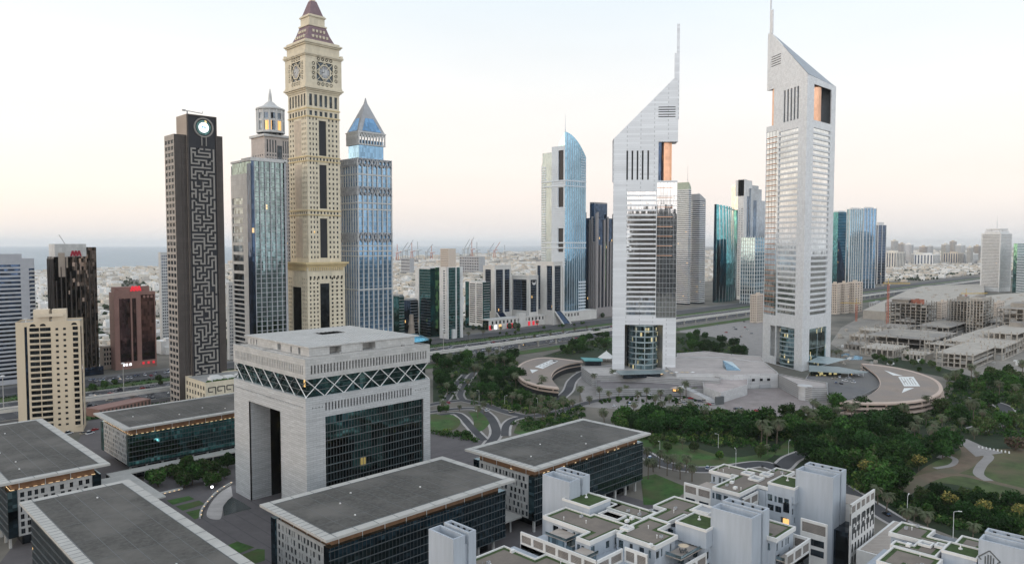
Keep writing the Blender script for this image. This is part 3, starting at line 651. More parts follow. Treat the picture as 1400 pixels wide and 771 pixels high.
# --- the maze tower
r = rect(241, 228, 307, q=QN); L, R = faces(r)
t = thing('maze_tower', 'dark brown tower with a raised maze pattern and a glowing round sign at its top', 'skyscraper', (r[0],r[1],0))
zw = R.z(183, 0); zc = R.z(156, R.s(258)); s0, s1 = R.s(258), R.s(298)
b = MB(); hl = grid(cols(0.6, L.w-0.6, 3, .1, .9), rows(4, zw-3, 42, .2, .8)); b.wall(L, 0, L.w, 0, zw, hl, 0.5); 
b.build('lattice_wall', pm('lattice_cladding', (0.40,0.36,0.325), 0.7, var=0.1, panel=(3,3.8,0.05)), t)
panes(t, L, hl, -0.45, M['win'])
b = MB(); b.fquad(R, 0, s0, 0, zw); b.fquad(R, s1, R.w, 0, R.z(187,R.w)); backs(b, r, 0, zw); b.sheet([(r[0],r[1]),(r[0]+s1,r[1]),(r[0]+s1,r[3]),(r[0],r[3])], zw); b.sheet([(r[0]+s1,r[1]),(r[2],r[1]),(r[2],r[3]),(r[0]+s1,r[3])], R.z(187,R.w))
b.fbox(R, s0-1.6, s0-1.2, 0, zw, 0, 0.5); b.fbox(R, 5.0, 5.3, 0, zw, 0, 0.3)
b.build('wing', M['brown'], t)
xa, xb = r[0]+s0, r[0]+s1
b = MB(); b.box(xa, r[1]-0.8, 0, xb, r[3], zc); b.build('core_tower', M['brownl'], t)
C = Face((xa, r[1]-0.8), (xb, r[1]-0.8)); zmT = R.z(196, s0)
b = MB(); b.fbox(C, 0.8, C.w-0.8, 8, zc-1.0, 0.0, 0.25); b.build('maze_panel', M['navy'], t)
b = MB(); b.fbox(C, 0, 0.8, 6, zc, 0.0, 1.2); b.fbox(C, C.w-0.8, C.w, 6, zc, 0.0, 1.2); b.fbox(C, 0.8, C.w-0.8, zc-1.0, zc, 0.0, 1.2); b.build('edge_frame', M['brown'], t)
rg = random.Random(11); nc = 7; cw = (C.w-2.6)/nc; nr = int((zmT-12)/cw); seen = {(nc//2, nr-1)}; stk = [(nc//2, nr-1)]; b = MB()
def mz(i, j): return (1.3+cw*(i+.5), 10+cw*(j+.5))
while stk:
    i, j = stk[-1]; nb = [(i+dx, j+dy) for dx, dy in ((1,0),(-1,0),(0,1),(0,-1)) if 0 <= i+dx < nc and 0 <= j+dy < nr and (i+dx,j+dy) not in seen]
    if not nb: stk.pop(); continue
    c = rg.choice(nb); seen.add(c); stk.append(c)
    if rg.random() < 0.88:
        p, q = mz(i,j), mz(*c); w = 0.56
        b.fbox(C, min(p[0],q[0])-w, max(p[0],q[0])+w, min(p[1],q[1])-w, max(p[1],q[1])+w, 0.25, 1.0 + 0.002*rg.random())
b.build('maze_relief', M['mazeline'], t)
cs, cz, cr = C.w*0.56, R.z(175, R.s(280)), 6.6
b = MB(); fring(b, C, cs, cz, cr-0.4, cr+0.6, 0.25, 1.2, 30); b.fbox(C, cs-1.9, cs-1.3, zmT-1, cz-cr-0.2, 0.25, 1.15); b.fbox(C, cs+1.3, cs+1.9, zmT-1, cz-cr-0.2, 0.25, 1.15); b.build('ring', M['mazeline'], t)
b = MB(); fring(b, C, cs, cz, 0, 5.4, 0.25, 0.6, 24); sg = b.build('sign_plate', M['glassd'], t)
b = MB(); fring(b, C, cs, cz, 0, 3.7, 0.6, 0.9, 24); sg = b.build('round_sign', M['whitesign'], t)
b = MB(); fbar(b, C, (cs-1.9,cz-1.3), (cs-0.4,cz+1.3), 0.55, 0.9, 1.0); fbar(b, C, (cs-1.7,cz+1.1), (cs-0.6,cz-0.2), 0.5, 0.9, 1.02); fbar(b, C, (cs+0.1,cz-1.3), (cs+0.1,cz+1.0), 0.5, 0.9, 1.0); fbar(b, C, (cs+0.1,cz+1.0), (cs+1.5,cz-0.8), 0.5, 0.9, 1.02); fbar(b, C, (cs+1.6,cz-0.9), (cs+1.6,cz+1.3), 0.5, 0.9, 1.0); b.build('letter', M['bluesign'], sg)
b = MB(); p = C.pt(3, zc, -6); b.bar(p, (p[0],p[1],zc+3.2), 0.5); b.bar((p[0]-2,p[1],zc+3.4), (p[0]+11,p[1],zc+2.6), 0.28); b.box(p[0]-3.4,p[1]-.7,zc+2.9,p[0]-1.2,p[1]+.7,zc+3.9); b.bar((p[0]+11,p[1],zc+2.6),(p[0]+11.4,p[1],zc+4.2),0.2); b.build('window_cleaning_crane', M['frame'], t)
# cream podium at its foot
r = rect(277, 249, 350, Y=505); L, R = faces(r); zt = R.z(523, 0)
t = thing('podium_building', 'low cream building with planted roof at the foot of the maze tower', 'building', (r[0],r[1],0))
b = MB(); hl = grid(cols(1, L.w-1, 7, .25, .75), rows(2, zt-2, 4, .25, .8)); b.wall(L, 0, L.w, 0, zt, hl, 0.4); b.fquad(R, 0, R.w, 0, zt); backs(b, r, 0, zt); b.build('wall', M['cream'], t); panes(t, L, hl, -0.35, M['win'])
b = MB()
for k in range(6):
    s = 2+k*6.5
    for a, c in (((s,zt-4),(s+5,zt-4)),((s,zt-4),(s,zt-7)),((s,zt-7),(s+3,zt-7)),((s+5,zt-4),(s+5,zt-9))): fbar(b, R, a, c, 0.7, 0, 0.12)
b.build('maze_band', M['navy'], t)
b = MB(); b.box(r[0]+.8,r[1]+.8,zt-1.0,r[2]-.8,r[3]-.8,zt-0.6); b.build('roof', M['concrete'], t)
for k,(ax,ay,w,d) in enumerate(((6,6,9,5),(17,5,6,6),(26,7,8,5),(10,14,6,4))):
    b = MB(); b.box(r[0]+ax,r[1]+ay,zt-.6,r[0]+ax+w,r[1]+ay+d,zt+1.6); b.build('roof_unit', M['white'], t)
b = MB()
for k in range(60):
    x, y = r[0]+1.2+random.random()*(r[2]-r[0]-3), r[1]+1+random.random()*2; b.box(x,y,zt-.6,x+1,y+1,zt+random.uniform(0,.8))
b.build('planting', M['grass'], t)
# --- pale office tower with a green glass front
r = rect(345, 318, 392, q=QN); L, R = faces(r); zt = R.z(216, 0); zl = R.z(238, 0)
t = thing('glass_front_tower', 'pale grey tower with a gridded grey green glass front and white left side', 'skyscraper', (r[0],r[1],0))
b = MB(); b.box(r[0]+.4,r[1]+.4,0,r[2]-.4,r[3]-.4,zt-2); b.build('glazing', M['greengl'], t)
b = MB(); sb = R.s(349)
ls = L.s(340)
hl = [(2.0, ls*0.72, z, z+2.6) for z in [6+3.75*k for k in range(int((zl-60)/3.75))] if z < 90] + [(2.0, ls*0.72, z, z+5.2) for z in [92+7.5*k for k in range(int((zl-100)/7.5))]]
b.wall(L, 0, ls, 0, zl, hl, 0.6, t=0.5); b.fbox(L, 0, ls, zl, zl+1, -8, 0.5); b.fquad(L, ls+0.01, L.w, 0, zt-8, 0.2)
backs(b, r, 0, zt-4); b.build('side_wall', M['offw'], t); panes(t, L, hl, 0.0, M['winl'])
b = MB(); b.fbox(L, ls, L.w+0.3, 0, zt-4, 0.25, 0.5); b.fbox(R, 0, sb, 0, zt-2, 0.0, 0.4); b.build('blue_strip', M['navygl'], t)
b = MB(); n = 6; w = (R.w-sb)/n
for k in range(n+1): b.fbox(R, sb+w*k-0.28, sb+w*k+0.28, 0, zt-1, -0.4, 0.5)
for k in range(int(zt/3.75)): b.fbox(R, sb, R.w, 3.75*k-0.18, 3.75*k+0.18, -0.4, 0.35)
b.fbox(R, R.w-1.6, R.w, 0, zt-1, 0.5, 0.8)
b.build('facade_grid', M['greyc'], t)
b = MB(); b.box(r[0]-0.5,r[1]-0.8,zt-2,r[2]+1,r[3]*0.45+r[1]*0.55,zt+0.6); b.box(r[0]-0.5,r[1]*.5+r[3]*.5,zt-2.2,r[0]+18,r[3],zt-0.6); 
for k in range(14): b.bar((r[0]+k*2.3,r[1]-.4,zt+.6),(r[0]+k*2.3,r[1]-.4,zt+2.2),0.1)
b.build('roof', M['offw'], t)
# --- the stone tower with a glazed rotunda behind it
r = rect(364, 346, 398, Y=705); L, R = faces(r); zt = R.z(186, 0)
t = thing('rotunda_tower', 'pinkish cream tower topped by a round lit lantern and a spike', 'skyscraper', (r[0],r[1],0))
b = MB(); ml, mr_ = R.s(381), R.s(388)
hr = grid(cols(R.s(366),R.s(381),4,.25,.75)+cols(R.s(388),R.w-.5,3,.25,.75), rows(10, zt-16, 56, .3, .8)) + [(ml, mr_, 8, zt-8)] + [(a, c, zt-15, zt-3) for a, c in cols(R.s(366),R.s(381),4,.25,.75)+cols(R.s(388),R.w-.5,3,.25,.75)]
b.wall(R, 0, R.w, 0, zt, hr, 0.5); hl = grid(cols(2, L.w-2, 5, .3, .7), rows(10, zt-16, 56, .3, .75)); b.wall(L, 0, L.w, 0, zt, hl, 0.4); backs(b, r, 0, zt)
b.build('wall', pm('rose_stone', (0.50,0.445,0.41), 0.8, var=0.1, panel=(3,3.8,0.04)), t); panes(t, R, hr, -0.45, M['win']); panes(t, L, hl, -0.35, M['win'], cap=60)
b = MB(); b.box(r[0]-1.5,r[1]-1.5,zt,r[2]+1.5,r[3]+1.5,zt+2.2); b.build('cornice', M['offw'], t)
cx, cy = C2W((373.0-CU)/FPX*718, 718); zr = zat(180, cx, cy); zrt = zat(152, cx, cy); rr = 12.0
b = MB(); b.lathe(cx, cy, [(rr,zr-2),(rr,zrt)], 24); b.build('rotunda_glass', gm('lantern_glass', (0.13,0.16,0.20), (3,3,4), var=.2), t)
b = MB()
for k in range(12): a = 2*math.pi*k/12; b.bar((cx+math.cos(a)*(rr+.1),cy+math.sin(a)*(rr+.1),zr-2),(cx+math.cos(a)*(rr+.1),cy+math.sin(a)*(rr+.1),zrt),1.25,6)
b.lathe(cx, cy, [(rr,zrt),(rr+1.6,zrt+.4),(rr+1.6,zrt+1.6),(rr-1,zrt+2.6),(6.5,zrt+4.8),(4,zrt+7.6),(1.9,zrt+9),(1.3,zrt+16),(0.35,zat(122,cx,cy))], 24)
b.lathe(cx, cy, [(rr+.3,(zr+zrt)/2-1.1),(rr+.35,(zr+zrt)/2+1.1)], 24); b.lathe(cx, cy, [(rr+.3,zrt-3.2),(rr+.35,zrt)], 24); b.lathe(cx, cy, [(rr+1.0,zr-2.2),(rr+1.0,zr-.2),(rr+.3,zr)], 24); b.build('rotunda_frame', M['offw'], t)
for a0 in (-2.45, -1.55):
    b = MB()
    for k in range(3):
        a, c = a0+k*.17, a0+(k+1)*.17-.02; z0, z1 = zr, (zr+zrt)/2-.8; q = rr+.25
        b.poly([(cx+math.cos(a)*q,cy+math.sin(a)*q,z0),(cx+math.cos(c)*q,cy+math.sin(c)*q,z0),(cx+math.cos(c)*q,cy+math.sin(c)*q,z1),(cx+math.cos(a)*q,cy+math.sin(a)*q,z1)])
    b.build('lit_window', M['litgold'], t)
# --- the clock tower
r = rect(422, 397, 466, q=QN+3); L, R = faces(r); rb = rect(420, 393, 471, q=QN-1); bL, bR = faces(rb)
t = thing('clock_tower', 'tallest cream stone tower with a square clock stage and purple tiled steep roof', 'skyscraper', (rb[0],rb[1],0))
zB = bR.z(366, 0); Z = lambda v: R.z(v, R.w/2)
# wide base
m0, m1 = bR.s(437), bR.s(450)
hb = [(m0, m1, 4, Z(387))] + [h for h in grid(cols(bR.s(421.5), m0-.6, 3, .28, .72)+cols(m1+.6, bR.w-1, 3, .28, .72), rows(4, Z(378), 26, .25, .75))] + grid(cols(bR.s(421.5), bR.w-1, 9, .25, .75), [(Z(381), Z(377))])
ml, mk = bL.s(399), bL.s(411); hbl = [(ml, mk, 4, Z(392))] + grid(cols(1, ml-.5, 2, .25, .75)+cols(mk+.5, bL.w-1, 3, .25, .75), rows(4, Z(378), 26, .25, .75))
b = MB(); b.wall(bR, 0, bR.w, 0, zB, hb, 0.7); b.wall(bL, 0, bL.w, 0, zB, hbl, 0.7); backs(b, rb, 0, zB); b.build('base_wall', M['cream'], t)
b = MB(); b.fquad(bR, .5, bR.w-.5, 2, zB-1, -.68); b.fquad(bL, .5, bL.w-.5, 2, zB-1, -.68); b.build('base_glazing', M['win'], t)
b = MB(); e = 0.0
for k,(o,h) in enumerate(((0.5,1.5),(1.5,1.2),(2.6,1.6))):
    b.box(rb[0]-o,rb[1]-o,zB+e,rb[2]+o,rb[3]+o,zB+e+h); e += h
for k in range(16): b.fbox(bR, 1+k*(bR.w-2)/16, 1.8+k*(bR.w-2)/16, zB-2.6, zB, 0, 1.0); b.fbox(bL, 1+k*(bL.w-2)/16, 1.8+k*(bL.w-2)/16, zB-2.6, zB, 0, 1.0)
b.build('cornice', M['creamg'], t)
# shaft
z0 = zB+e; zS = Z(128)
m0, m1 = R.s(438), R.s(448); cc = cols(R.s(424), m0-.8, 3, .26, .70) + cols(m1+.8, R.w-1.2, 3, .30, .74)
segs = [(z0+2, Z(294)), (Z(288), Z(221)), (Z(216), Z(161))]; hr = []; hl = []
l0, l1 = L.s(405), L.s(414); cl = cols(1, l0-.6, 2, .28, .72) + cols(l1+.6, L.w-1.2, 3, .28, .72)
for a, c in segs:
    hr += [(m0, m1, a+1.5, c-3)] + grid(cc, rows(a, c, int((c-a)/3.9), .28, .76)); hl += grid(cl, rows(a, c, int((c-a)/3.9), .28, .76))
for va, vb in ((293,289.5),(220.5,217)): hr += grid(cols(R.s(424), R.w-1.2, 9, .25, .75), [(Z(va), Z(vb))]); hl += grid(cols(1, L.w-1.2, 8, .25, .75), [(Z(va), Z(vb))])
tops = cols(R.s(424), R.w-1, 6, .22, .78); topl = cols(1, L.w-1, 6, .22, .78)
hr += grid(tops, [(Z(147), Z(131)), (Z(160), Z(153.5))]); hl += grid(topl, [(Z(147), Z(131)), (Z(160), Z(153.5))])
b = MB(); b.wall(R, 0, R.w, z0, zS, hr, 0.6); b.wall(L, 0, L.w, z0, zS, hl, 0.6); backs(b, r, z0, zS); b.build('shaft_wall', M['cream'], t)
panes(t, R, [h for h in hr if h[1]-h[0] < 4], -0.55, M['win'], cap=100); panes(t, L, hl, -0.55, M['win'], cap=60)
b = MB(); 
for a, c in segs: b.fquad(R, m0, m1, a+1.5, c-3, -.55)
b.build('louvre_strip', M['navy'], t)
b = MB()
for a, c in segs: b.fbox(L, l0, l1, a+1.5, c-3, 0, 0.15)
b.build('tan_strip', pm('tan_stone_strip', (0.50,0.42,0.33), .8), t)
b = MB()
for v in (294.4, 288.4, 221.4, 215.6, 150.5, 161.5): 
    z = Z(v); b.box(r[0]-.55,r[1]-.55,z-.45,r[2]+.55,r[3]+.55,z+.45)
b.build('gold_band', M['creamg'], t)
# clock stage
def grow(r, e): return (r[0]-e, r[1]-e, r[2]+e, r[3]+e)
rc = grow(r, 1.6); kL, kR = faces(rc); zc0, zc1 = Z(119), Z(80)
b = MB()
for k,(o,va,vb) in enumerate(((0.6,128.2,126),(1.6,126,124),(2.8,124,121.5),(2.0,121.5,119))): b.box(r[0]-o,r[1]-o,Z(va),r[2]+o,r[3]+o,Z(vb))
for k,(o,va,vb) in enumerate(((2.4,80,78.5),(3.0,78.5,76.5),(0.4,76.5,64.5),(1.4,64.5,62.5),(2.3,62.5,60.5),(0.6,60.5,57.5))): b.box(r[0]-o,r[1]-o,Z(va),r[2]+o,r[3]+o,Z(vb))
for F in (kL, kR):
    for k in range(2):
        b.fbox(F, -1+k*F.w, 1+k*F.w, Z(76.5), Z(73.5), -1.5, 0.8)
b.build('clock_cornice', M['cream'], t)
for F in (kL, kR):
    b = MB(); w2 = F.w*0.40; zc_ = (zc0+zc1)/2; hh = (zc1-zc0)/2; q = min(w2, hh)*0.66; s_ = F.w*0.53
    orn = []
    n = 4; d = 2*q/n
    for k in range(n):
        for sx, sz in ((s_-q+d*(k+.5), zc_+q+d*.62), (s_-q+d*(k+.5), zc_-q-d*.62), (s_-q-d*.72, zc_-q+d*(k+.5)), (s_+q+d*.72, zc_-q+d*(k+.5))): orn.append((sx-d*.38, sx+d*.38, sz-d*.38, sz+d*.38))
    b.wall(F, 0, F.w, zc0, zc1, [(s_-q, s_+q, zc_-q, zc_+q)] + orn, 0.8); 
    b.build('clock_stage', M['cream'], t)
    b = MB(); b.fquad(F, .3, F.w-.3, zc0, zc1, -.78); b.build('stage_backing', M['win'], t)
    b = MB()
    for x0_, x1_, y0_, y1_ in orn:
        fbar(b, F, (x0_,y0_), (x1_,y1_), 0.32, -.7, -.1); fbar(b, F, (x0_,y1_), (x1_,y0_), 0.32, -.7, -.12); b.fbox(F, (x0_+x1_)/2-.5, (x0_+x1_)/2+.5, (y0_+y1_)/2-.5, (y0_+y1_)/2+.5, -.7, -.05)
    for a, c in (((-1,0),(0,1)),((0,1),(1,0)),((1,0),(0,-1)),((0,-1),(-1,0))): fbar(b, F, (s_+a[0]*q,zc_+a[1]*q), (s_+c[0]*q,zc_+c[1]*q), 0.55, -.7, -.15)
    for a, c in (((-1,-1),(-.3,-.3)),((1,1),(.3,.3)),((-1,1),(-.3,.3)),((1,-1),(.3,-.3))): fbar(b, F, (s_+a[0]*q,zc_+a[1]*q), (s_+c[0]*q,zc_+c[1]*q), 0.5, -.7, -.2)
    fring(b, F, s_, zc_, q*.66, q*.76, -.7, -.05, 28); b.build('stone_tracery', M['cream'], t)
    b = MB(); fring(b, F, s_, zc_, 0, q*.62, -.75, -.5, 28); ck = b.build('clock_face', M['greyc'], t)
    b = MB(); b.fbox(F, s_-q*.22, s_+q*.3, zc_-q*.3, zc_+q*.3, -.5, -.35); b.build('centre_plate', M['offw'], ck)
    b = MB()
    for k in range(12): a = math.pi*k/6; fbar(b, F, (s_+math.cos(a)*q*.48,zc_+math.sin(a)*q*.48), (s_+math.cos(a)*q*.59,zc_+math.sin(a)*q*.59), .3, -.5, -.4)
    fbar(b, F, (s_,zc_), (s_+q*.05,zc_+q*.5), .3, -.35, -.3); fbar(b, F, (s_,zc_), (s_-q*.36,zc_-q*.1), .4, -.35, -.28); b.build('clock_hand', M['navy'], ck)
# roof stages
cx, cy = (r[0]+r[2])/2, (r[1]+r[3])/2
def frustum(b, w0, d0, z0, w1, d1, z1, m=0):
    a = [(cx-w0,cy-d0),(cx+w0,cy-d0),(cx+w0,cy+d0),(cx-w0,cy+d0)]; c = [(cx-w1,cy-d1),(cx+w1,cy-d1),(cx+w1,cy+d1),(cx-w1,cy+d1)]
    for k in range(4): j = (k+1)%4; b.poly([(*a[k],z0),(*a[j],z0),(*c[j],z1),(*c[k],z1)], m)
    b.poly([(*p,z1) for p in c], m)
hw, hd = (r[2]-r[0])/2, (r[3]-r[1])/2
b = MB(); frustum(b, hw*.86, hd*.86, Z(57.5), hw*.66, hd*.66, Z(46)); frustum(b, hw*.66, hd*.66, Z(46), hw*.52, hd*.52, Z(34.5)); frustum(b, hw*.42, hd*.42, Z(18), hw*.16, hd*.16, Z(-3)); b.build('tiled_roof', M['purple'], t)
b = MB(); 
for k,(f,va,vb) in enumerate(((.56,34.5,32.5),(.47,32.5,21.5),(.53,21.5,19.8),(.47,19.8,18))): b.box(cx-hw*f,cy-hd*f,Z(va),cx+hw*f,cy+hd*f,Z(vb))
for f, va, vb, n in ((.74,52,48.5,5),(.60,43.5,40,4)):
    for k in range(n):
        x = cx-hw*f*.72+2*hw*f*.72*(k+.5)/n; b.box(x-.8,cy-hd*f-1.0,Z(va),x+.8,cy-hd*f+3,Z(vb)); y = cy-hd*f*.72+2*hd*f*.72*(k+.5)/n; b.box(cx-hw*f-1.0,y-.8,Z(va),cx-hw*f+3,y+.8,Z(vb))
frustum(b, hw*.12, hd*.12, Z(-3), .3, .3, Z(-40)); b.build('dormer_stage', M['cream'], t)
# --- blue tower with a pyramid top
r = rect(490, 467, 536, q=QN); L, R = faces(r); Z = lambda v: R.z(v, R.w/2); zt = Z(219)
t = thing('pyramid_tower', 'blue glass tower with lattice bands and a pale pyramid top, right of the clock tower', 'skyscraper', (r[0],r[1],0))
b = MB(); b.box(r[0]+.5,r[1]+.5,0,r[2]-.5,r[3]-.5,zt); n1 = inset(r, (r[2]-r[0])*.14); b.box(n1[0],n1[1],zt,n1[2],n1[3],Z(192)); b.build('glazing', M['bluegl'], t)
b = MB(); nf = 8
lat = [(229,218),(268,256),(331,318)]; 
for F, n in ((R, 7), (L, 7)):
    w = F.w/n
    for k in range(n+1): b.fbox(F, k*w-.38, k*w+.38, 0, zt, -.5, .5)
    for v in (278, 287, 240, 336, 343, 350, 395): b.fbox(F, 0, F.w, Z(v)-.5, Z(v)+.5, -.5, .35)
    for k in range(int(zt/3.8)): b.fbox(F, 0, F.w, 3.8*k-.12, 3.8*k+.12, -.5, -.2)
b.build('fin', M['offw'], t)
b = MB()
for va, vb in lat:
    z0, z1 = Z(va), Z(vb)
    b.box(r[0]-.3,r[1]-.3,z1-.5,r[2]+.3,r[3]+.3,z1)
    for F in (R, L):
        n = 9; w = F.w/n
        for k in range(n): 
            fbar(b, F, (k*w, z0), ((k+1)*w, z1), 0.62, -.45, .9); fbar(b, F, ((k+1)*w, z0), (k*w, z1), 0.62, -.45, .88)
b.build('lattice_band', M['greyc'], t)
zc0, zc1 = Z(199), Z(181); n2 = grow(n1, 1.0); b = MB(); b.box(n2[0],n2[1],zc0,n2[2],n2[3],zc0+1.2); b.box(n2[0]-.8,n2[1]-.8,zc1-1,n2[2]+.8,n2[3]+.8,zc1)
for F in faces(n2):
    n = 9; w = F.w/n
    for k in range(n+1): b.fbox(F, k*w-.35, k*w+.35, zc0, zc1-1, -.8, .4)
    for k in range(n): fbar(b, F, (k*w, zc1-6), ((k+.5)*w, zc1-1), .5, 0, .7); fbar(b, F, ((k+1)*w, zc1-6), ((k+.5)*w, zc1-1), .5, 0, .68)
b.build('crown_lattice', M['offw'], t)
cx, cy = (r[0]+r[2])/2, (r[1]+r[3])/2; hw, hd = (n2[2]-n2[0])/2, (n2[3]-n2[1])/2; za = Z(136)
b = MB(); frustum(b, hw, hd, zc1, hw*.10, hd*.10, za-2); frustum(b, hw*.1, hd*.1, za-2, .2, .2, za+3); b.build('pyramid_roof', M['greyc'], t)
for sgn in (0, 1):
    b = MB(); pts = []
    for fx, fz in ((-.72,.03),(.72,.03),(.30,.48),(-.30,.48)):
        z = zc1+(za-2-zc1)*fz; k = 1-.9*fz
        pts.append((cx+hw*fx, cy-hd*k-.25, z) if sgn else (cx-hw*k-.25, cy-hd*fx, z))
    b.poly(pts); b.build('pyramid_glass', M['bluegl'], t)
# --- the four towers at the left edge
r = rect(-12, -30, 46, q=748); L, R = faces(r); zt = R.z(347, R.w); s1 = R.s(29)
t = thing('banded_tower', 'pale tower with blue window bands cut by the left edge of the picture', 'skyscraper', (r[0],r[1],0))
b = MB(); hr = [(1, s1-1.2, z, z+2.0) for z in [4+3.6*k for k in range(int((zt-8)/3.6))]] + [(s1+5, R.w-.01, z, z+2.1) for z in [4+3.6*k for k in range(int((zt-14)/3.6))]]
b.wall(R, 0, R.w, 0, zt-4, [h for h in hr if h[3] < zt-4], 0.7); b.fquad(R, 0, s1, zt-4, zt); b.wall(L, 0, L.w, 0, zt, [], 0); backs(b, r, 0, zt-4); b.sheet([(r[0],r[1]),(r[2],r[1]),(r[2],r[3]),(r[0],r[3])], zt-4); b.fbox(R, 0, s1, zt-4, zt, -10, -0.01); b.build('wall', pm('bluish_cladding', (0.42,0.43,0.46), 0.7, var=0.1), t)
panes(t, R, [h for h in hr if h[3] < zt-4], -0.6, M['bluewin'])
b = MB()
for z in [3.4+3.6*k for k in range(int((zt-14)/3.6))]: b.fbox(R, s1+5.5, R.w, z, z+0.9, 0, 1.4)
b.build('balcony', M['offw'], t)
r = rect(73, 64, 131, q=748); L, R = faces(r); zt = R.z(345, 0)
t = thing('bronze_tower', 'nearly black bronze glass tower with a pale crown and a dark red peaked emblem', 'skyscraper', (r[0],r[1],0))
b = MB(); b.box(r[0],r[1],8,r[2],r[3],zt-4); zz = R.z(338,R.w); b.box(r[0]+R.s(118),r[1]-.5,8,r[2],r[1]+12,zz); b.build('glazing', M['brownglass'], t)
b = MB()
for k in range(9): 
    s = 1+k*R.w/9; b.fbox(R, s, s+random.uniform(.4,1.0), 8, zt-random.uniform(4,30), 0, random.uniform(.5,1.6))
for k in range(4): b.fbox(L, 2+k*L.w/4, 3.4+k*L.w/4, 8, zt-6, 0, 1)
b.build('pier', pm('dark_pier', (0.055,0.045,0.04), .6), t)
zc = R.z(333.5,0); zn = R.z(352,0); b = MB(); b.box(r[0]+1,r[1]+.6,zt-4,r[0]+R.s(118),r[3]-2,zc); b.build('crown', M['offw'], t)
b = MB(); b.fbox(R, R.s(79), R.s(88), zt-22, zt-.5, 0, .6); b.fbox(R, R.s(88), R.s(92), zt-14, zt-4, 0, .5); b.build('crown_step', M['brownl'], t)
def emblem(F, s, z, w, h, par, mat, t=0.1):
    b = MB()
    for k in (-1, 0, 1):
        c = s+k*w*.3; pts = [(c-w*.22, z), (c-w*.02, z), (c+w*.05, z+h*.45), (c+w*.10, z), (c+w*.28, z), (c+w*.13, z+h), (c-w*.05, z+h)]
        b.poly([F.pt(x, y, t+.02*k) for x, y in pts]); b.poly([F.pt(x, y, t-.3) for x, y in pts][::-1])
        for i in range(7): p, q = pts[i], pts[(i+1)%7]; b.poly([F.pt(*p,t-.3), F.pt(*q,t-.3), F.pt(*q,t+.02*k), F.pt(*p,t+.02*k)])
    return b.build('emblem', mat, par)
Rc = Face((r[0],r[1]+.6),(r[2],r[1]+.6)); emblem(Rc, R.s(103), zt-3.6, 8.5, 5.0, t, pm('dark_red_emblem', (0.30,0.015,0.035), 0.5), 0.35)
b = MB(); b.bar((r[0]+R.s(103),r[1]-.4,zt-24),(r[0]+R.s(103),r[1]-.4,zt-3),.35); b.bar((*C2W(-.618*640,648),zc),(*C2W(-.626*640,648),zc+8),.2); b.build('mast', M['brown'], t)
b = MB(); b.box(r[0]-2,r[1]-2,0,r[2]+3,r[3],8); b.build('podium', M['navygl'], t)
r = rect(153, 147, 210, q=762); L, R = faces(r); zt = R.z(396, 0)
t = thing('red_granite_tower', 'reddish brown block with a bright red peaked sign, right of the bronze tower', 'office building', (r[0],r[1],0))
b = MB(); b.box(r[0]+.5,r[1]+.5,0,r[2]-.5,r[3]-.5,zt-6); b.build('glazing', M['redgl'], t)
b = MB(); 
for a, c in ((153.2,160),(176,178),(184,190),(209,210)): b.fbox(R, R.s(a), R.s(c), 0, zt-(3 if a > 200 else 1), -.5, 1.0)
b.fbox(R, R.s(160), R.s(184), zt-9, zt, -8, .6); b.fbox(R, R.s(190), R.w, zt-6, zt-3, -8, .6); b.fbox(R, 0, R.w, 0, 7, -.5, 1.2); b.box(r[0],r[1]+.5,0,r[0]+.5,r[3],zt-3); b.box(r[0]+2,r[1]+3,zt-6,r[2]-4,r[3],zt+2); backs(b, r, 0, zt-6)
for s in (163,168,195,200,205): fring(b, R, R.s(s), zt-8, 0, 1.3, .6, .8, 12)
b.build('granite', M['redst'], t)
emblem(R, R.s(183), zt-2.2, 9.5, 5.0, t, M['redsign'], 1.3)
for u, c in ((163,'lampw'),(167,'lampw'),(172,'lampw'),(190,'redsign'),(197,'redsign'),(204,'redsign')):
    b = MB(); b.fbox(R, R.s(u), R.s(u+3.0), 3.2, 5.6, 1.2, 1.4); b.build('shop_sign', M['whitesign'] if c == 'lampw' else M[c], t)
for uN,uL,uR,Y,vt,lb in ((136,132,150,700,474,'small pinkish tan annex beside the foot of the red granite block'),):
    r = rect(uN,uL,uR,Y=Y); L, R = faces(r); zt = R.z(vt,0); t = thing('annex', lb, 'building', (r[0],r[1],0))
    hl = grid(cols(.8,R.w-.8,3), rows(3,zt-1,4)); b = MB(); b.wall(R,0,R.w,0,zt,hl,.3); b.fquad(L,0,L.w,0,zt); backs(b,r,0,zt); b.sheet([(r[0],r[1]),(r[2],r[1]),(r[2],r[3]),(r[0],r[3])],zt); b.build('wall', M['brownl'], t); panes(t,R,hl,-.28,M['win'])
for uN,uL,uR,Y,vt,vb,lb in ((219,216,232,860,345,0,'slim white tower with blue windows half hidden behind the maze tower'),(311,308,322,760,386,0,'narrow white tower seen between the maze tower and the glass front tower')):
    r = rect(uN,uL,uR,Y=Y); L, R = faces(r); zt = R.z(vt,0); t = thing('slim_tower', lb, 'apartment tower', (r[0],r[1],0))
    hl = grid(cols(.8,R.w-.8,4,.2,.8), rows(3,zt-3,int(zt/3.6),.3,.8)); b = MB(); b.wall(R,0,R.w,0,zt,hl,.4); b.fquad(L,0,L.w,0,zt); backs(b,r,0,zt); b.sheet([(r[0],r[1]),(r[2],r[1]),(r[2],r[3]),(r[0],r[3])],zt); b.build('wall', M['offw'], t); panes(t,R,hl,-.35,M['bluewin'],cap=80)
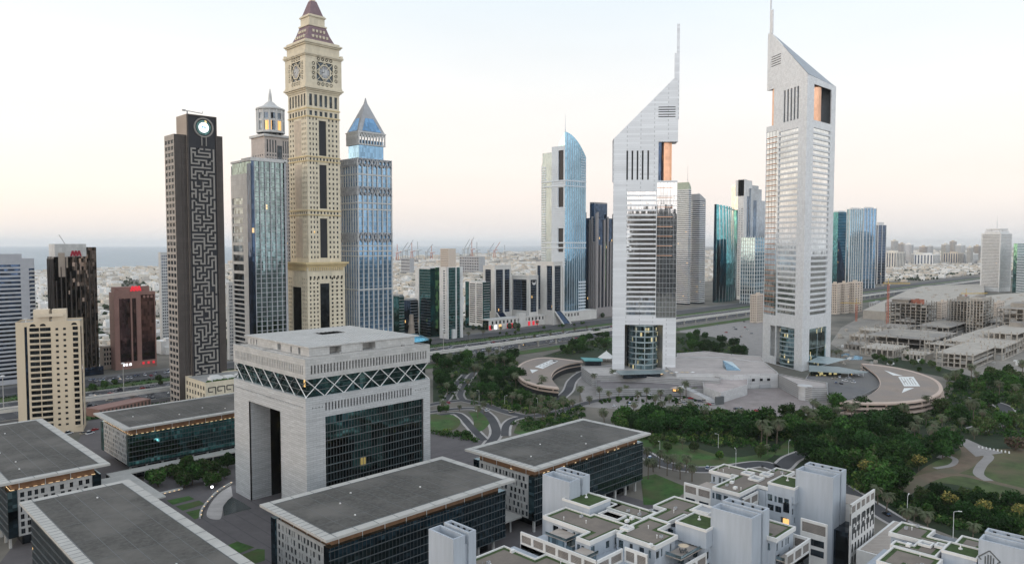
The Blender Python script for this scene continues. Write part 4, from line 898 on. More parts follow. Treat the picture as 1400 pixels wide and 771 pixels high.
# --- tan apartment tower with balconies
A = C2W((18-CU)/FPX*452, 452); B_ = C2W((107-CU)/FPX*467, 467); F = Face(A, B_); zt = F.z(441, 0)
t = thing('tan_apartment_tower', 'tan apartment tower with stacked rounded balconies and dark window rows', 'apartment tower', (*A,0))
D = 20.0; P = lambda s, d: F.pt(s, 0, -d)[:2]
h = 3.6; nfl = 18; zb = zt-3-nfl*h; S_ = lambda u: F.s(u)
bal = [(S_(36),S_(49.5)),(S_(50.5),S_(65.5)),(S_(95.5),S_(103))]; wn = [(S_(72),S_(76)),(S_(82.5),S_(86.5))]
hr = []
for k in range(nfl): 
    z = zb+k*h; hr += [(a,c,z+.3,z+2.75) for a,c in bal] + [(a,c,z+.7,z+2.2) for a,c in wn]
hr += [(S_(29),S_(33),4,zt-3)]
b = MB(); b.wall(F, 0, F.w, 0, zt, hr, 1.0)
RS = Face(P(F.w,0), P(F.w,D)); LS = Face(P(0,D), P(0,0)); b.fquad(RS, 0, D, 0, zt-1); b.fquad(LS, 0, D, 0, zt)
b.poly([(*P(0,D),0),(*P(0,D),zt),(*P(F.w,D),zt),(*P(F.w,D),0)]); b.build('wall', M['tan'], t)
b = MB(); b.prism([P(.6,.6),P(F.w-.6,.6),P(F.w-.6,D-.6),P(.6,D-.6)], zt-1.4, zt-1.0); b.build('roof', M['concrete'], t)
b = MB()
for a, c in ((S_(40),S_(62)),(S_(66),S_(86))): b.prism([P(a,6),P(c,6),P(c,13),P(a,13)], zt-1, F.z(424, 20)+(0 if a < 20 else -1.5))
b.prism([P(S_(45),3),P(S_(83),3),P(S_(83),4.2),P(S_(45),4.2)], zt+2.6, zt+4.4); b.build('roof_house', M['tanl'], t)
for u in (41, 55, 98): b = MB(); fring(b, F, S_(u), zt-2.9, 0, 1.6, -.3, .05, 14, 0, 0, math.pi); b.build('arch_window', M['win'], t)
panes(t, F, [h_ for h_ in hr if h_[3]-h_[2] < 10], -.9, M['win'], cap=100)
b = MB(); b.fquad(F, S_(29), S_(33), 4, zt-3, -.9); b.build('stair_glass', M['navygl'], t)
for a, c in bal:
    for k in range(nfl):
        b = MB(); z = zb+k*h; n = 6; o = [(a+(c-a)*i/n, 0.25+1.0*math.sin(math.pi*i/n)) for i in range(n+1)]
        for i in range(n):
            G_ = Face(F.pt(o[i][0],0,o[i][1])[:2], F.pt(o[i+1][0],0,o[i+1][1])[:2]); b.fbox(G_, 0, G_.w, z-.3, z+.55, -.15, 0)
        b.poly([F.pt(x,z-.02,y) for x,y in o] + [F.pt(c,z-.02,0.003),F.pt(a,z-.02,0.003)]); b.build('balcony', M['tanl'], t)
b = MB(); 
for k in range(nfl): b.fbox(LS, 3, 9, zb+k*h-.2, zb+k*h+.8, 0.01, 1.2); b.fbox(RS, 5, 15, zb+k*h+.9, zb+k*h+2.6, .01, .2)
b.build('side_balcony', M['tanl'], t); b = MB(); b.fbox(RS, 1.0, 4.0, 4, zt-4, .01, .3); b.build('side_glass', M['navygl'], t)
b = MB(); b.lathe(*P(5,4), [(0.2,zt-1),(0.2,zt+1)], 8); b.lathe(*P(5,4), [(0.3,zt+1.0),(1.0,zt+1.4),(1.3,zt+2.0)], 12); b.build('satellite_dish', M['white'], t)
# --- low red brown car deck by the highway
r = (*G(135,562,4), *G(205,549,4)); t = thing('brick_deck', 'low reddish brown walled car deck between the highway and the long precinct block', 'building', (*G(170,560),0))
Fd = Face(G(135,560,6), G(206,545,6)); b = MB(); b.fbox(Fd, 0, Fd.w, 0, 6, -14, 0); 
b.build('wall', M['redst'], t); b = MB()
for k in range(14): b.fbox(Fd, 1+k*Fd.w/14, 1+k*Fd.w/14+1.2, 1, 5, 0, .1)
b.build('louvre', M['brown'], t)
# ------------------------------------------------------------------ towers in the middle, beyond the highway
M.update(
 tealgl=gm('teal_tower_glass', (0.10,0.30,0.34), (1.8,1.8,3.8), var=0.35, tilt=0.04),
 dkgreengl=gm('dark_green_tower_glass', (0.085,0.225,0.235), (1.8,1.8,3.7), var=0.3, tilt=0.02),
 limegl=gm('green_lit_glass', (0.17,0.26,0.18), (2.4,2.4,3.7), var=0.6, tilt=0.03, lit=0.3, litcol=(0.30,0.60,0.20), lits=0.09),
 skygl=gm('sky_blue_glass', (0.24,0.38,0.48), (1.8,1.8,3.8), var=0.2, tilt=0.008),
 palegl=gm('pale_glass', (0.40,0.44,0.46), (1.8,1.8,3.8), var=0.12, tilt=0.02, metal=0.35, rough=0.2),
 ceram=pm('white_cladding', (0.70,0.70,0.695), 0.6, var=0.08, scale=0.1, panel=(2.5,3.8,0.04)),
)
def plain(r, zt, mat, name='glazing', t=None, e=0.0, z0=0.0):
    b = MB(); b.box(r[0]+e, r[1]+e, z0, r[2]-e, r[3]-e, zt); return b.build(name, mat, t)
def banded(t, F, s0, s1, z0, z1, fl, hh, mat, tt=0.3, name='spandrel', base=0.0):
    b = MB(); z = z0
    while z < z1: b.fbox(F, s0, s1, z, min(z+hh, z1), base, tt); z += fl
    return b.build(name, mat, t)
def fins(t, F, ss, w, z0, z1, mat, tt=0.5, name='fin'):
    b = MB()
    for s in ss: b.fbox(F, s-w/2, s+w/2, z0, z1, 0, tt)
    return b.build(name, mat, t)
# metro station roof
p = G(562,462,9); t = thing('metro_station', 'blue shell shaped metro station roof just above the right rim of the gate roof', 'station', (*p,0))
b = MB(); n = 10
for k in range(n):
    for j in range(6):
        def sp(k, j): 
            x = -26+52*k/n; w = 11*math.sin(math.pi*min(.98,max(.02,k/n)))**.6; a = math.pi*j/6; return (p[0]+x, p[1]-w*math.cos(a), 5+9*math.sin(a)*math.sin(math.pi*min(.97,max(.03,k/n)))**.7)
        b.poly([sp(k,j),sp(k+1,j),sp(k+1,j+1),sp(k,j+1)])
b.build('shell_roof', gm('station_shell', (0.13,0.36,0.50), (3,3,3), var=0.2, rough=0.25), t)
b = MB(); b.box(p[0]-24,p[1]-8,0,p[0]+24,p[1]+8,5); b.build('concourse', M['winb'], t)
# dark glass pair beside the blue tower
for uN,uL,uR,Y,vt,m,lb in ((545,534,552,930,405,'dkgreengl','dark green glass block just right of the pyramid tower'),(560,551,571,945,411,'navygl','dark block with a flared stone foot, left of the two green glass slabs')):
    r = rect(uN,uL,uR,Y=Y); t = thing('glass_block', lb, 'office building', (r[0],r[1],0)); L, R = faces(r); zt = R.z(vt,0); plain(r, zt, M[m], t=t); banded(t, R, 0, R.w, 4, zt, 3.8, .5, M['frame']); b = MB(); b.box(r[0]+1,r[1]+1,zt,r[2]-1,r[3]-1,zt+2); b.build('roof', M['frame'], t)
    if uN == 560: 
        b = MB(); b.lathe((r[0]+r[0]+R.s(561))/2, r[1]-2, [(6,0),(4,10),(3.2,16),(4.2,17),(3,22),(2.6,30)], 10); b.build('stone_foot', M['brownl'], t)
# two green glass slabs with white edges
r = rect(588,568,602,Y=948); L, R = faces(r); zt = R.z(367,0); t = thing('green_slab', 'green glass slab with a white left edge and a lime lit stair strip', 'office building', (r[0],r[1],0))
plain(r, zt, M['dkgreengl'], t=t); b = MB(); b.fbox(L, 0, L.s(573), 0, zt+1.5, -.2, .8); b.fbox(L, 0, L.w, zt-1, zt+1.2, -10, .4); b.build('white_edge', M['ceram'], t)
b = MB(); b.fbox(R, R.s(595), R.w, 3, zt+1, 0, .6); b.build('stair_strip', M['limegl'], t); banded(t, L, L.s(573), L.w, 3, zt, 3.7, .25, M['frame'], .15)
r = rect(611,600.5,632,Y=930); L, R = faces(r); zt = R.z(366,0); t = thing('green_slab', 'dark teal glass slab with white end wall pierced by small windows', 'office building', (r[0],r[1],0))
plain(r, zt, M['dkgreengl'], t=t, e=.3); b = MB(); hl = grid([(L.w*.5,L.w*.72)], rows(6,zt-3,26,.3,.75)); b.wall(L,0,L.w,0,zt+1,hl,.25); b.fbox(R, R.s(628.5), R.w, 0, zt+1, -.5, 1); b.fbox(R, R.s(611), R.s(612.5), 0, zt+1, -.5, .8); b.fbox(R, R.s(622.5),R.s(624),0,zt,-.3,.5); b.fbox(R, R.s(617), R.s(621), 0, 12, -.5, 2.5); b.build('white_wall', M['ceram'], t); panes(t,L,hl,-.22,M['bluewin'])
banded(t, R, R.s(612.5), R.s(628.5), 3, zt, 3.7, .2, M['frame'], .05, base=-.3)
# grey banded block
r = rect(661,636,669.5,Y=1035); L, R = faces(r); zt = R.z(386,0); t = thing('banded_block', 'grey block with white window bands between dark teal glass corners', 'office building', (r[0],r[1],0))
plain(r, zt, M['dkgreengl'], t=t); s0, s1 = L.s(641.5), L.s(660); b = MB(); hl = []
for a, c in rows(8, zt-2, 19, .3, .78): hl += [(s0+1, s0+(s1-s0)*.46, a, c), (s0+(s1-s0)*.54, s1-1, a, c)]
b.wall(L, s0, s1, 4, zt, hl, .5, t=.6); b.fbox(L, s0, s1, zt, zt+1.5, -6, .6); b.build('banded_wall', M['ceram'], t); panes(t, L, hl, .15, M['win'])
banded(t, R, 0, R.w, 4, zt, 3.7, .7, M['greyc'])
# white framed complex: two tall wings and a lower link, sloping glass feet
M['framew'] = pm('cream_white_frame', (0.60,0.585,0.56), 0.75, var=0.1, scale=0.1)
def winged(label, uN, uL, uR, Y, vt, frames_l, frames_r, foot=True):
    r = rect(uN,uL,uR,Y=Y); L, R = faces(r); zt = R.z(vt,0); t = thing('framed_tower', label, 'office building', (r[0],r[1],0), 'white framed office complex by the highway')
    b = MB(); hl = [(L.s(a),L.s(c),22,zt-5) for a,c in frames_l]; hr = [(R.s(a),R.s(c),20,zt-5) for a,c in frames_r]
    b.wall(L,0,L.w,0,zt,hl,1.2); b.wall(R,0,R.w,0,zt,hr,1.2); backs(b,r,0,zt); b.sheet([(r[0],r[1]),(r[2],r[1]),(r[2],r[3]),(r[0],r[3])],zt-.8)
    for F in (L,R): b.fbox(F,0,F.w,zt,zt+1.2,-1.5,.3)
    b.build('frame', M['framew'], t)
    b = MB()
    for F,h in ((L,hl),(R,hr)):
        for a in h: b.fquad(F,a[0],a[1],a[2],a[3],-1.1)
    b.build('glazing', M['navygl'], t)
    b = MB()
    for F,h in ((L,hl),(R,hr)):
        for a in h:
            z = a[2]+3.7
            while z < a[3]: b.fbox(F,a[0],a[1],z-.12,z+.12,-1.1,-.9); z += 3.7
    b.build('transom', M['frame'], t)
    if foot and frames_r:
        for a, c in frames_r[:1]:
            sa, sc = R.s(a), R.s(c); b = MB(); b.poly([R.pt(sa,20,.05),R.pt(sa+6,2,12),R.pt(sc+9,2,12),R.pt(sc,20,.05)]); b.build('sloping_glass', M['navygl'], t)
            b = MB(); 
            for q in (0, 1): x = (sa,sa+6) if q == 0 else (sc,sc+9); b.bar(R.pt(x[0],20.5,0.3), R.pt(x[1],1,13), 1.2, 4)
            b.build('buttress', M['framew'], t)
    return t, L, R, zt
winged('left wing of the white framed complex with a sloping glass foot and a bright slot', 676.5, 660.5, 699, 1075, 364, [(663,671)], [(678,688),(690,697)])
t, L, R, zt = winged('lower middle block of the white framed complex with a round white mark near its top', 723.5, 699.5, 736, 1085, 378, [(701,720)], [(725.5,734)], foot=False)
b = MB(); fring(b, R, R.s(730), zt-9, 0, 4.2, .05, .4, 18); mk = b.build('round_mark', M['ceram'], t); b = MB(); b.fbox(R, R.s(727.8), R.s(731.8), zt-9.5, zt-5, .4, .6); b.build('mark_stripe', M['navy'], mk)
winged('right wing of the white framed complex in front of the curved blue tower', 757, 732.5, 769.5, 1095, 359, [(734.5,739),(747.5,755)], [(758.5,767)])
p0 = G(668,452); p1 = G(800,436); F = Face((p0[0],p0[1]), (p1[0]+20,p0[1])); t = thing('retail_podium', 'long white shop podium with arched openings and red lit shop fronts below the framed complex', 'building', (*F.O,0))
b = MB(); hl = [(6+k*7.5, 9.5+k*7.5, 8, 12.5) for k in range(26)]; b.wall(F,0,F.w,0,14,hl,1); b.fbox(F,0,F.w,14,14.8,-20,.5); b.fbox(F,60,74,0,20,-6,1.5); b.build('wall', M['framew'], t); panes(t,F,hl,-.9,M['win'])
for u,c in ((693,'redsign'),(698,'redsign'),(722,'redsign'),(728,'redsign'),(733,'redsign'),(676,'whitesign'),(682,'litgold'),(656,'redsign')):
    b = MB(); s = max(1,F.s(u)); b.fbox(F, s, s+4.5, 1, 7.0, .05, .5); b.build('shop_sign', M[c], t)
M['coolwhite'] = pm('cool_white_cladding', (0.58,0.635,0.69), 0.6, var=0.08, scale=0.1)
M['coolgl'] = gm('cool_pale_glass', (0.27,0.37,0.44), (1.8,1.8,3.8), var=0.12, tilt=0.01, metal=0.35, rough=0.25)
# curved blue tower with a blade top and spire
r = rect(772,740,798,Y=1160); L, R = faces(r); Z = lambda v: R.z(v,0); t = thing('blade_tower', 'tall white banded and blue glass tower with a curved blade top and thin spire', 'skyscraper', (r[0],r[1],0))
b = MB(); n = 10; arc = [(r[0]+(r[2]-r[0])*(1-math.cos(math.pi/2*k/n)), r[1]+ (r[3]-r[1])*.5*(math.sin(math.pi/2*k/n))-6) for k in range(n+1)]
arc = [(r[0],r[1])] + [(r[0]+(r[2]-r[0])*k/n, r[1]-9*math.sin(math.pi*.5*k/n)*(1-.55*k/n)) for k in range(1,n+1)]
zt = [Z(180)-(Z(180)-Z(212))*(k/n)**1.6 for k in range(n+1)]
for k in range(n): b.poly([(*arc[k],0),(*arc[k+1],0),(*arc[k+1],zt[k+1]),(*arc[k],zt[k])])
b.poly([(*arc[n],0),(arc[n][0]-4,r[3],0),(arc[n][0]-4,r[3],zt[n]),(*arc[n],zt[n])])
b.poly([(r[0],r[1],Z(199)),(r[0],r[1],Z(180)),(r[0],r[1]+14,Z(196)),(r[0],r[1]+14,Z(199))]); b.poly([(*arc[0],zt[0])]+[(*arc[k],zt[k]) for k in range(1,n+1)]+[(r[0]+20,r[3]*.5+r[1]*.5,Z(205))])
b.build('curved_glass', gm('gradient_blue_glass', (0.20,0.35,0.47), (1.8,1.8,3.8), var=0.16, tilt=0.012), t)
s1 = L.w; a1 = L.s(754)
b = MB(); bl = (r[0]+2.4,r[1]+6,r[2]-12,r[3]); plain((bl[0],bl[1],bl[2]-8,bl[3]), Z(206), M['coolgl'], 'left_glazing', t)
hl = []
for va, vb in ((205,247),(256,283),(312,345),(365,430)): hl.append((L.s(763), L.s(770), Z(vb), Z(va)))
out = [(0,0),(L.w,0),(L.w,Z(190)),(L.s(757),Z(197)),(L.s(753),Z(197)),(L.s(752),Z(206)),(L.s(742),Z(218)),(0,Z(224))]
b = MB(); b.wall(L, a1, L.w, 0, Z(199), hl, 1.5); b.build('white_wall', M['coolwhite'], t)
b = MB()
for h in hl: b.fquad(L, *h[:4], -1.4)
b.build('slot_glass', M['navy'], t)
b = MB(); b.poly([L.pt(0,0,-.2),L.pt(a1,0,-.2),L.pt(a1,Z(206),-.2),L.pt(L.s(742),Z(218),-.2),L.pt(0,Z(224),-.2)]); b.build('left_glass', M['coolgl'], t)
b = MB(); z = 6
while z < Z(226): 
    b.fbox(L, 0, L.s(746), z, z+1.7, -.2, .5); b.fbox(L, a1, L.s(762.5), z, z+1.5, 0, .7); 
    if not any(h[2]-1 < z < h[3]+1 for h in hl): b.fbox(L, L.s(762.5), L.w+1.5, z, z+1.5, 0, .8)
    z += 3.9
for v in (247, 332): 
    for F, w in ((L, L.w),): b.fbox(F, 0, w+2, Z(v)-1, Z(v)+1.2, 0, 1.2); b.fbox(F, 0, w+2, Z(v)-9, Z(v)-7, 0, 1.2)
for k in range(n):
    Fk = Face(arc[k], arc[k+1])
    for v in (247,332): b.fbox(Fk, 0, Fk.w, Z(v)-1, Z(v)+1.2, 0, .9); b.fbox(Fk, 0, Fk.w, Z(v)-9, Z(v)-7.4, 0, .9); b.fbox(Fk, 0, .8, Z(v)-7.4, Z(v)-1, 0, .8)
    if k > 0: b.fbox(Fk, -.25, .25, 0, min(zt[k],zt[k+1])-2, 0, .5)
    if k > 6:
        z = Z(245)
        while z < zt[k+1]-2: b.fbox(Fk, 0, Fk.w, z, z+.8, 0, .4); z += 4.2
    if k > 5:
        for z in range(4, 60, 5): b.fbox(Fk, 0, Fk.w, z, z+2.4, 0, .6)
b.build('band', M['coolwhite'], t)
b = MB(); q = (r[0]+4,r[1]+3); b.bar((*q,Z(198)),(*q,Z(176)),1.1,6,0,.8); b.bar((*q,Z(176)),(*q,Z(155)),.5,6,0,.15); b.build('spire', M['coolwhite'], t)
# dark stepped tower
r = rect(815,799,838,Y=1210); L, R = faces(r); Z = lambda v: R.z(v,0); t = thing('stepped_tower', 'dark blue stepped tower with grey vertical ribs right of the curved tower', 'skyscraper', (r[0],r[1],0))
b = MB(); b.box(r[0],r[1],0,r[2],r[3],Z(298)); b.box(r[0]+4,r[1]+8,0,r[2]-6,r[3]-8,Z(278)); b.box(r[0]-6,r[1]+14,0,r[0]+10,r[3]+14,Z(300)); b.build('glazing', M['navygl'], t)
b = MB()
for F in (L,R):
    for f, vt in ((.02,290),(.2,335),(.42,300),(.62,296),(.8,330),(.97,292)): b.fbox(F, F.w*f, F.w*f+3.0, 0, Z(vt), -1, 2.0)
b.box(r[0]+4,r[1]+8,Z(278),r[2]-6,r[3]-8,Z(276)); b.box(r[0]-4,r[1]-4,0,r[2]+4,r[1],16); b.build('rib', pm('taupe_rib', (0.28,0.26,0.26), 0.6, var=0.1), t)
b = MB(); b.fbox(R, R.w*.50, R.w*.56, Z(400), Z(330), 0, .6); b.build('lit_strip', M['limegl'], t)
banded(t, L, 0, L.w, 4, Z(299), 3.8, .5, M['frame'], .3)
# behind the first silver tower: twin banded towers
for uN,uL,uR,Y,vt,lb in ((941,922,944,1465,249,'grey banded tower with a green tinted top right behind the first silver tower'),(956,941,964,1490,265,'shorter grey banded tower with a slanted top, rightmost of the banded pair')):
    r = rect(uN,uL,uR,Y=Y); L, R = faces(r); zt = R.z(vt,0); t = thing('striped_tower', lb, 'skyscraper', (r[0],r[1],0)); plain(r, zt-14, M['navygl'], t=t)
    for F in (L,R): banded(t, F, 0, F.w, 3, zt-14, 3.9, 1.9, M['ceram'], .6)
    b = MB(); zl = zt-14; x0,y0,x1,y1 = r
    b.poly([(x0,y0,zl),(x1,y0,zl),(x1,y0,zl+4),(x0,y0,zt)]); b.poly([(x0,y1,zl),(x0,y0,zl),(x0,y0,zt),(x0,y1,zt)]); b.poly([(x0,y0,zt),(x1,y0,zl+4),(x1,y1,zl+4),(x0,y1,zt)]); b.poly([(x1,y0,zl),(x1,y1,zl),(x1,y1,zl+4),(x1,y0,zl+4)]); b.poly([(x1,y1,zl),(x0,y1,zl),(x0,y1,zt),(x1,y1,zl+4)]); b.build('top', pm('pale_green_top', (0.36,0.42,0.34), .5) if uN == 941 else M['greyc'], t)
    b = MB(); b.bar((r[0]+8,r[1]+8,zt-2),(r[0]+8,r[1]+8,zt+(34 if uN==941 else 4)),.7,5,0,.2); b.build('mast', M['ceram'], t)
# teal bulging tower
r = rect(980,974.5,1008,Y=1525); L, R = faces(r); Z = lambda v: R.z(v,0); t = thing('teal_tower', 'teal green mirror glass tower with bowed sides between the two silver towers', 'skyscraper', (r[0],r[1],0))
b = MB(); n = 10; zs = [0,Z(390),Z(360),Z(325),Z(300),Z(279)]; off = [2,0,0,1.5,3,4.5]
def pr(k): return (r[0]+(r[2]-r[0])*k/n, r[1]-10*math.sin(math.pi*k/n))
for k in range(n):
    for j in range(5):
        z0, z1 = zs[j], zs[j+1]; d0, d1 = off[j], off[j+1]
        if j == 4: z1a, z1b = z1-(0.9*k), z1-(0.9*(k+1))
        else: z1a = z1b = z1
        p, q = pr(k), pr(k+1); b.poly([(p[0]+d0,p[1]+d0,z0),(q[0]+d0*.2,q[1]+d0,z0),(q[0]+d1*.2,q[1]+d1,z1b),(p[0]+d1,p[1]+d1,z1a)])
b.poly([(r[0]+2,r[3],0),(r[0]+2,r[1]+2,0),(r[0],r[1],Z(390)),(r[0],r[1],Z(360)),(r[0]+3,r[1]+3,Z(300)),(r[0]+4.5,r[1]+4.5,Z(279)),(r[0]+4.5,r[3],Z(279))]); b.poly([(r[2],r[1],0),(r[2],r[3],0),(r[2],r[3],Z(285)),(r[2],r[1],Z(285))]); b.poly([(r[0]+4.5,r[1]+4,Z(280)),(r[2],r[1],Z(286)),(r[2],r[3],Z(286)),(r[0]+4.5,r[3],Z(280))])
b.build('curved_glass', M['tealgl'], t)
b = MB(); 
for k in range(0, n+1): b.bar((*pr(k),2),(pr(k)[0]+off[3]*.5,pr(k)[1]+1,Z(300)),.2,4)
b.build('mullion', M['frame'], t)
# tall tower with a curved white sail
r = rect(1016,1008,1044,Y=1610); L, R = faces(r); Z = lambda v: R.z(v,0); t = thing('sail_tower', 'stepped blue grey tower with a curved white sail shaped shoulder', 'skyscraper', (r[0],r[1],0))
b = MB(); b.fbox(L, 0, L.w, 0, Z(245), -14, 0); b.fbox(R, 0, R.s(1027), Z(268), Z(246), -20, .2); b.build('white_wall', M['ceram'], t)
b = MB(); b.fbox(R, .3, R.s(1036), 0, Z(252), -30, -.2); b.fbox(R, R.s(1023), R.s(1038), 0, Z(257), -24, 4); b.fbox(R, R.s(1029), R.s(1044), 0, Z(273), -20, 8); b.build('glazing', gm('grey_blue_glass', (0.30,0.36,0.43), (1.8,1.8,3.9), var=0.15), t)
b = MB(); pts = [(L.w*.5,Z(340)),(0,Z(285)),(-9,Z(268)),(-11,Z(258)),(-7,Z(250)),(0,Z(248)),(L.w*.5,Z(249))]
b.poly([L.pt(*p,-2) for p in pts][::-1]); b.poly([L.pt(*p,-12) for p in pts])
for i in range(len(pts)): p, q = pts[i], pts[(i+1)%len(pts)]; b.poly([L.pt(*p,-12),L.pt(*q,-12),L.pt(*q,-2),L.pt(*p,-2)])
b.build('sail', M['ceram'], t); fins(t, R, [R.w*.12, R.s(1023), R.s(1029)], 1.2, 0, Z(258), M['ceram'], .8)
hl = grid(cols(1,L.w-1,2), rows(8,Z(260),60,.3,.7)); b = MB()
for h in hl[:100]: b.fbox(L, *h, .01, .06)
b.build('window_rows', M['bluewin'], t)
# light blue tower
r = rect(1032,1013,1046,Y=1480); L, R = faces(r); Z = lambda v: R.z(v,0); t = thing('light_blue_tower', 'light blue glass tower with white stripes in front of the sail topped tower', 'skyscraper', (r[0],r[1],0))
plain(r, Z(325), M['skygl'], t=t); fins(t, L, [L.w*k/6 for k in range(7)], .9, 0, Z(323), M['ceram'], .6); fins(t, R, [R.w*k/4 for k in range(5)], .9, 0, Z(323), M['ceram'], .6)
for F in (L,R): banded(t, F, 0, F.w, 4, Z(325), 7.8, .9, M['ceram'], .3)
# pale low apartment slabs
def slab_flat(label, uN,uL,uR,Y,vt,mat,nL,nR,nf,name='apartment_block',group=None,rot=None):
    r = rect(uN,uL,uR,Y=Y); L, R = faces(r); zt = R.z(vt,0); t = thing(name, label, 'apartment building', (r[0],r[1],0), group)
    b = MB(); hl = grid(cols(1,L.w-1,nL,.25,.75), rows(2,zt-1.5,nf,.3,.8)); hr = grid(cols(1,R.w-1,nR,.25,.75), rows(2,zt-1.5,nf,.3,.8))
    b.wall(L,0,L.w,0,zt,hl,.5); b.wall(R,0,R.w,0,zt,hr,.5); backs(b,r,0,zt); b.sheet([(r[0],r[1]),(r[2],r[1]),(r[2],r[3]),(r[0],r[3])],zt-.6); b.build('wall', mat, t)
    panes(t,L,hl,-.45,M['win'],cap=50); panes(t,R,hr,-.45,M['win'],cap=50)
    b = MB(); b.box(r[0]+(r[2]-r[0])*.3,r[1]+(r[3]-r[1])*.3,zt-.6,r[0]+(r[2]-r[0])*.6,r[1]+(r[3]-r[1])*.6,zt+3); b.build('roof_house', mat, t); return t
M['peach'] = pm('peach_render', (0.55,0.47,0.40), 0.85, var=0.1)
slab_flat('narrow peach apartment block at the left foot of the second silver tower', 1036,1027,1048,1120,403,M['peach'],3,4,11)
for k,(uN,uL,uR,Y,vt) in enumerate(((1146,1134,1151,1262,388),(1157,1147,1163,1275,387),(1170,1159,1181,1290,386))):
    slab_flat(('left','middle','right')[k]+' of three cream apartment slabs right behind the second silver tower', uN,uL,uR,Y,vt,M['peach'],4,3,12,group='cream apartment slabs behind the second silver tower')
# blue group right of the second silver tower
class Rot: pass
def turned(uN,uL,uR,Y,deg):
    """faces of a block whose right face makes deg with the picture plane"""
    c, s_ = math.cos(math.radians(deg)), math.sin(math.radians(deg)); x, y = kk(uN)*Y, Y; kr, kl = kk(uR), kk(uL)
    a = (kr*y-x)/(c-kr*s_); bb = (x-kl*y)/(s_+kl*c)
    N = (x,y); Rr = (x+a*c,y+a*s_); Ll = (x-bb*s_,y+bb*c); Bk = (Rr[0]-bb*s_,Rr[1]+bb*c)
    return [C2W(*p) for p in (N,Rr,Bk,Ll)]
def tbox(b, q, z0, z1, m=0): b.prism(q, z0, z1, m)
for uN,uL,uR,Y,vt,m,lb,nfin in ((1145,1134,1160,2050,290,'tealgl','teal tower with a dark diagonal, just right of the second silver tower',0),(1161,1157,1179,2000,286,'skygl','pale blue glass tower with thin upright lines, middle of the blue group',6),(1180,1176,1197,2020,285,'bluegl','deep blue tower with white upright stripes, right of the blue group',4),(1200,1195,1211,2250,308,'navygl','shorter dark blue tower with a pale stepped top at the right of the blue group',2)):
    q = turned(uN,uL,uR,Y,22); zt = zat(vt,*q[0]); t = thing('blue_tower', lb, 'skyscraper', (*q[0],0), 'blue glass towers right of the second silver tower'); b = MB(); tbox(b,q,0,zt); b.build('glazing', M[m], t)
    R = Face(q[0],q[1]); L = Face(q[3],q[0])
    if nfin: fins(t, R, [R.w*k/nfin for k in range(nfin+1)], 1.6, 0, zt+2, M['ceram'], 1.0); fins(t, L, [0, L.w], 1.4, 0, zt+2, M['ceram'], .9)
    b = MB(); 
    for z in range(8, int(zt), 8): b.fbox(R,0,R.w,z,z+.7,0,.3)
    b.build('transom', M['frame'], t)
    if m == 'tealgl': b = MB(); b.poly([R.pt(0,8,.5),R.pt(R.w,8,.5),R.pt(R.w*.15,zt*.62,.5),R.pt(0,zt*.62,.5)]); b.build('diagonal_panel', M['navygl'], t)
    b = MB(); c = (sum(p[0] for p in q)/4, sum(p[1] for p in q)/4); tbox(b, [(c[0]+(p[0]-c[0])*.6,c[1]+(p[1]-c[1])*.6) for p in q], zt, zt+(9 if uN > 1195 else 4)); b.build('roof_plant', M['ceram'], t)
# white gridded trade tower
q = turned(1368,1341.5,1383.5,1870,30); N_, Rr, Bk, Ll = q; L, R = Face(Ll,N_), Face(N_,Rr); zt = L.z(319,L.w)
t = thing('white_grid_tower', 'old white concrete tower with a close grid of openings and a roof mast', 'skyscraper', (*N_,0))
b = MB(); e = 1.2
for F in (L,R):
    n = 16 if F is L else 12; hl = grid(cols(3,F.w-3,n,.2,.85), rows(10,zt-3,36,.35,.85)); b.wall(F,0,F.w,0,zt,hl,1.2)
    
b.poly([(*Rr,0),(*Bk,0),(*Bk,zt),(*Rr,zt)]); b.poly([(*Bk,0),(*Ll,0),(*Ll,zt),(*Bk,zt)]); b.poly([(*p,zt) for p in q]); b.build('grid_wall', M['ceram'], t)
b = MB()
for F in (L,R): b.fquad(F,1,F.w-1,4,zt-1,-1.15)
b.build('glazing', M['win'], t)
c = (sum(p[0] for p in q)/4, sum(p[1] for p in q)/4); b = MB(); tbox(b,[(c[0]+(p[0]-c[0])*.8,c[1]+(p[1]-c[1])*.8) for p in q],zt,zt+5); tbox(b,[(c[0]+(p[0]-c[0])*.72,c[1]+(p[1]-c[1])*.72) for p in q],zt+9,zt+12)
for k in range(4):
    for f in range(5): x = [q[k][a]+(q[(k+1)%4][a]-q[k][a])*f/5 for a in (0,1)]; x = [c[a]+(x[a]-c[a])*.72 for a in (0,1)]; b.bar((*x,zt+5),(*x,zt+9),.7)
b.build('roof_crown', M['ceram'], t); b = MB(); b.bar((*c,zt+12),(*c,zt+30),1.0,6,0,.8); b.bar((*c,zt+30),(*c,zt+48),.5,6,0,.2); b.build('mast', M['ceram'], t)
q = turned(1391,1386,1412,1800,30); zt = zat(333,*q[0]); t = thing('edge_tower', 'teal and pale grey tower cut by the right edge beside the white grid tower', 'skyscraper', (*q[0],0)); b = MB(); tbox(b,q,0,zt); b.build('glazing', M['dkgreengl'], t); R = Face(q[0],q[1]); banded(t,R,0,R.w,4,zt,4,2.0,M['ceram'],.8)
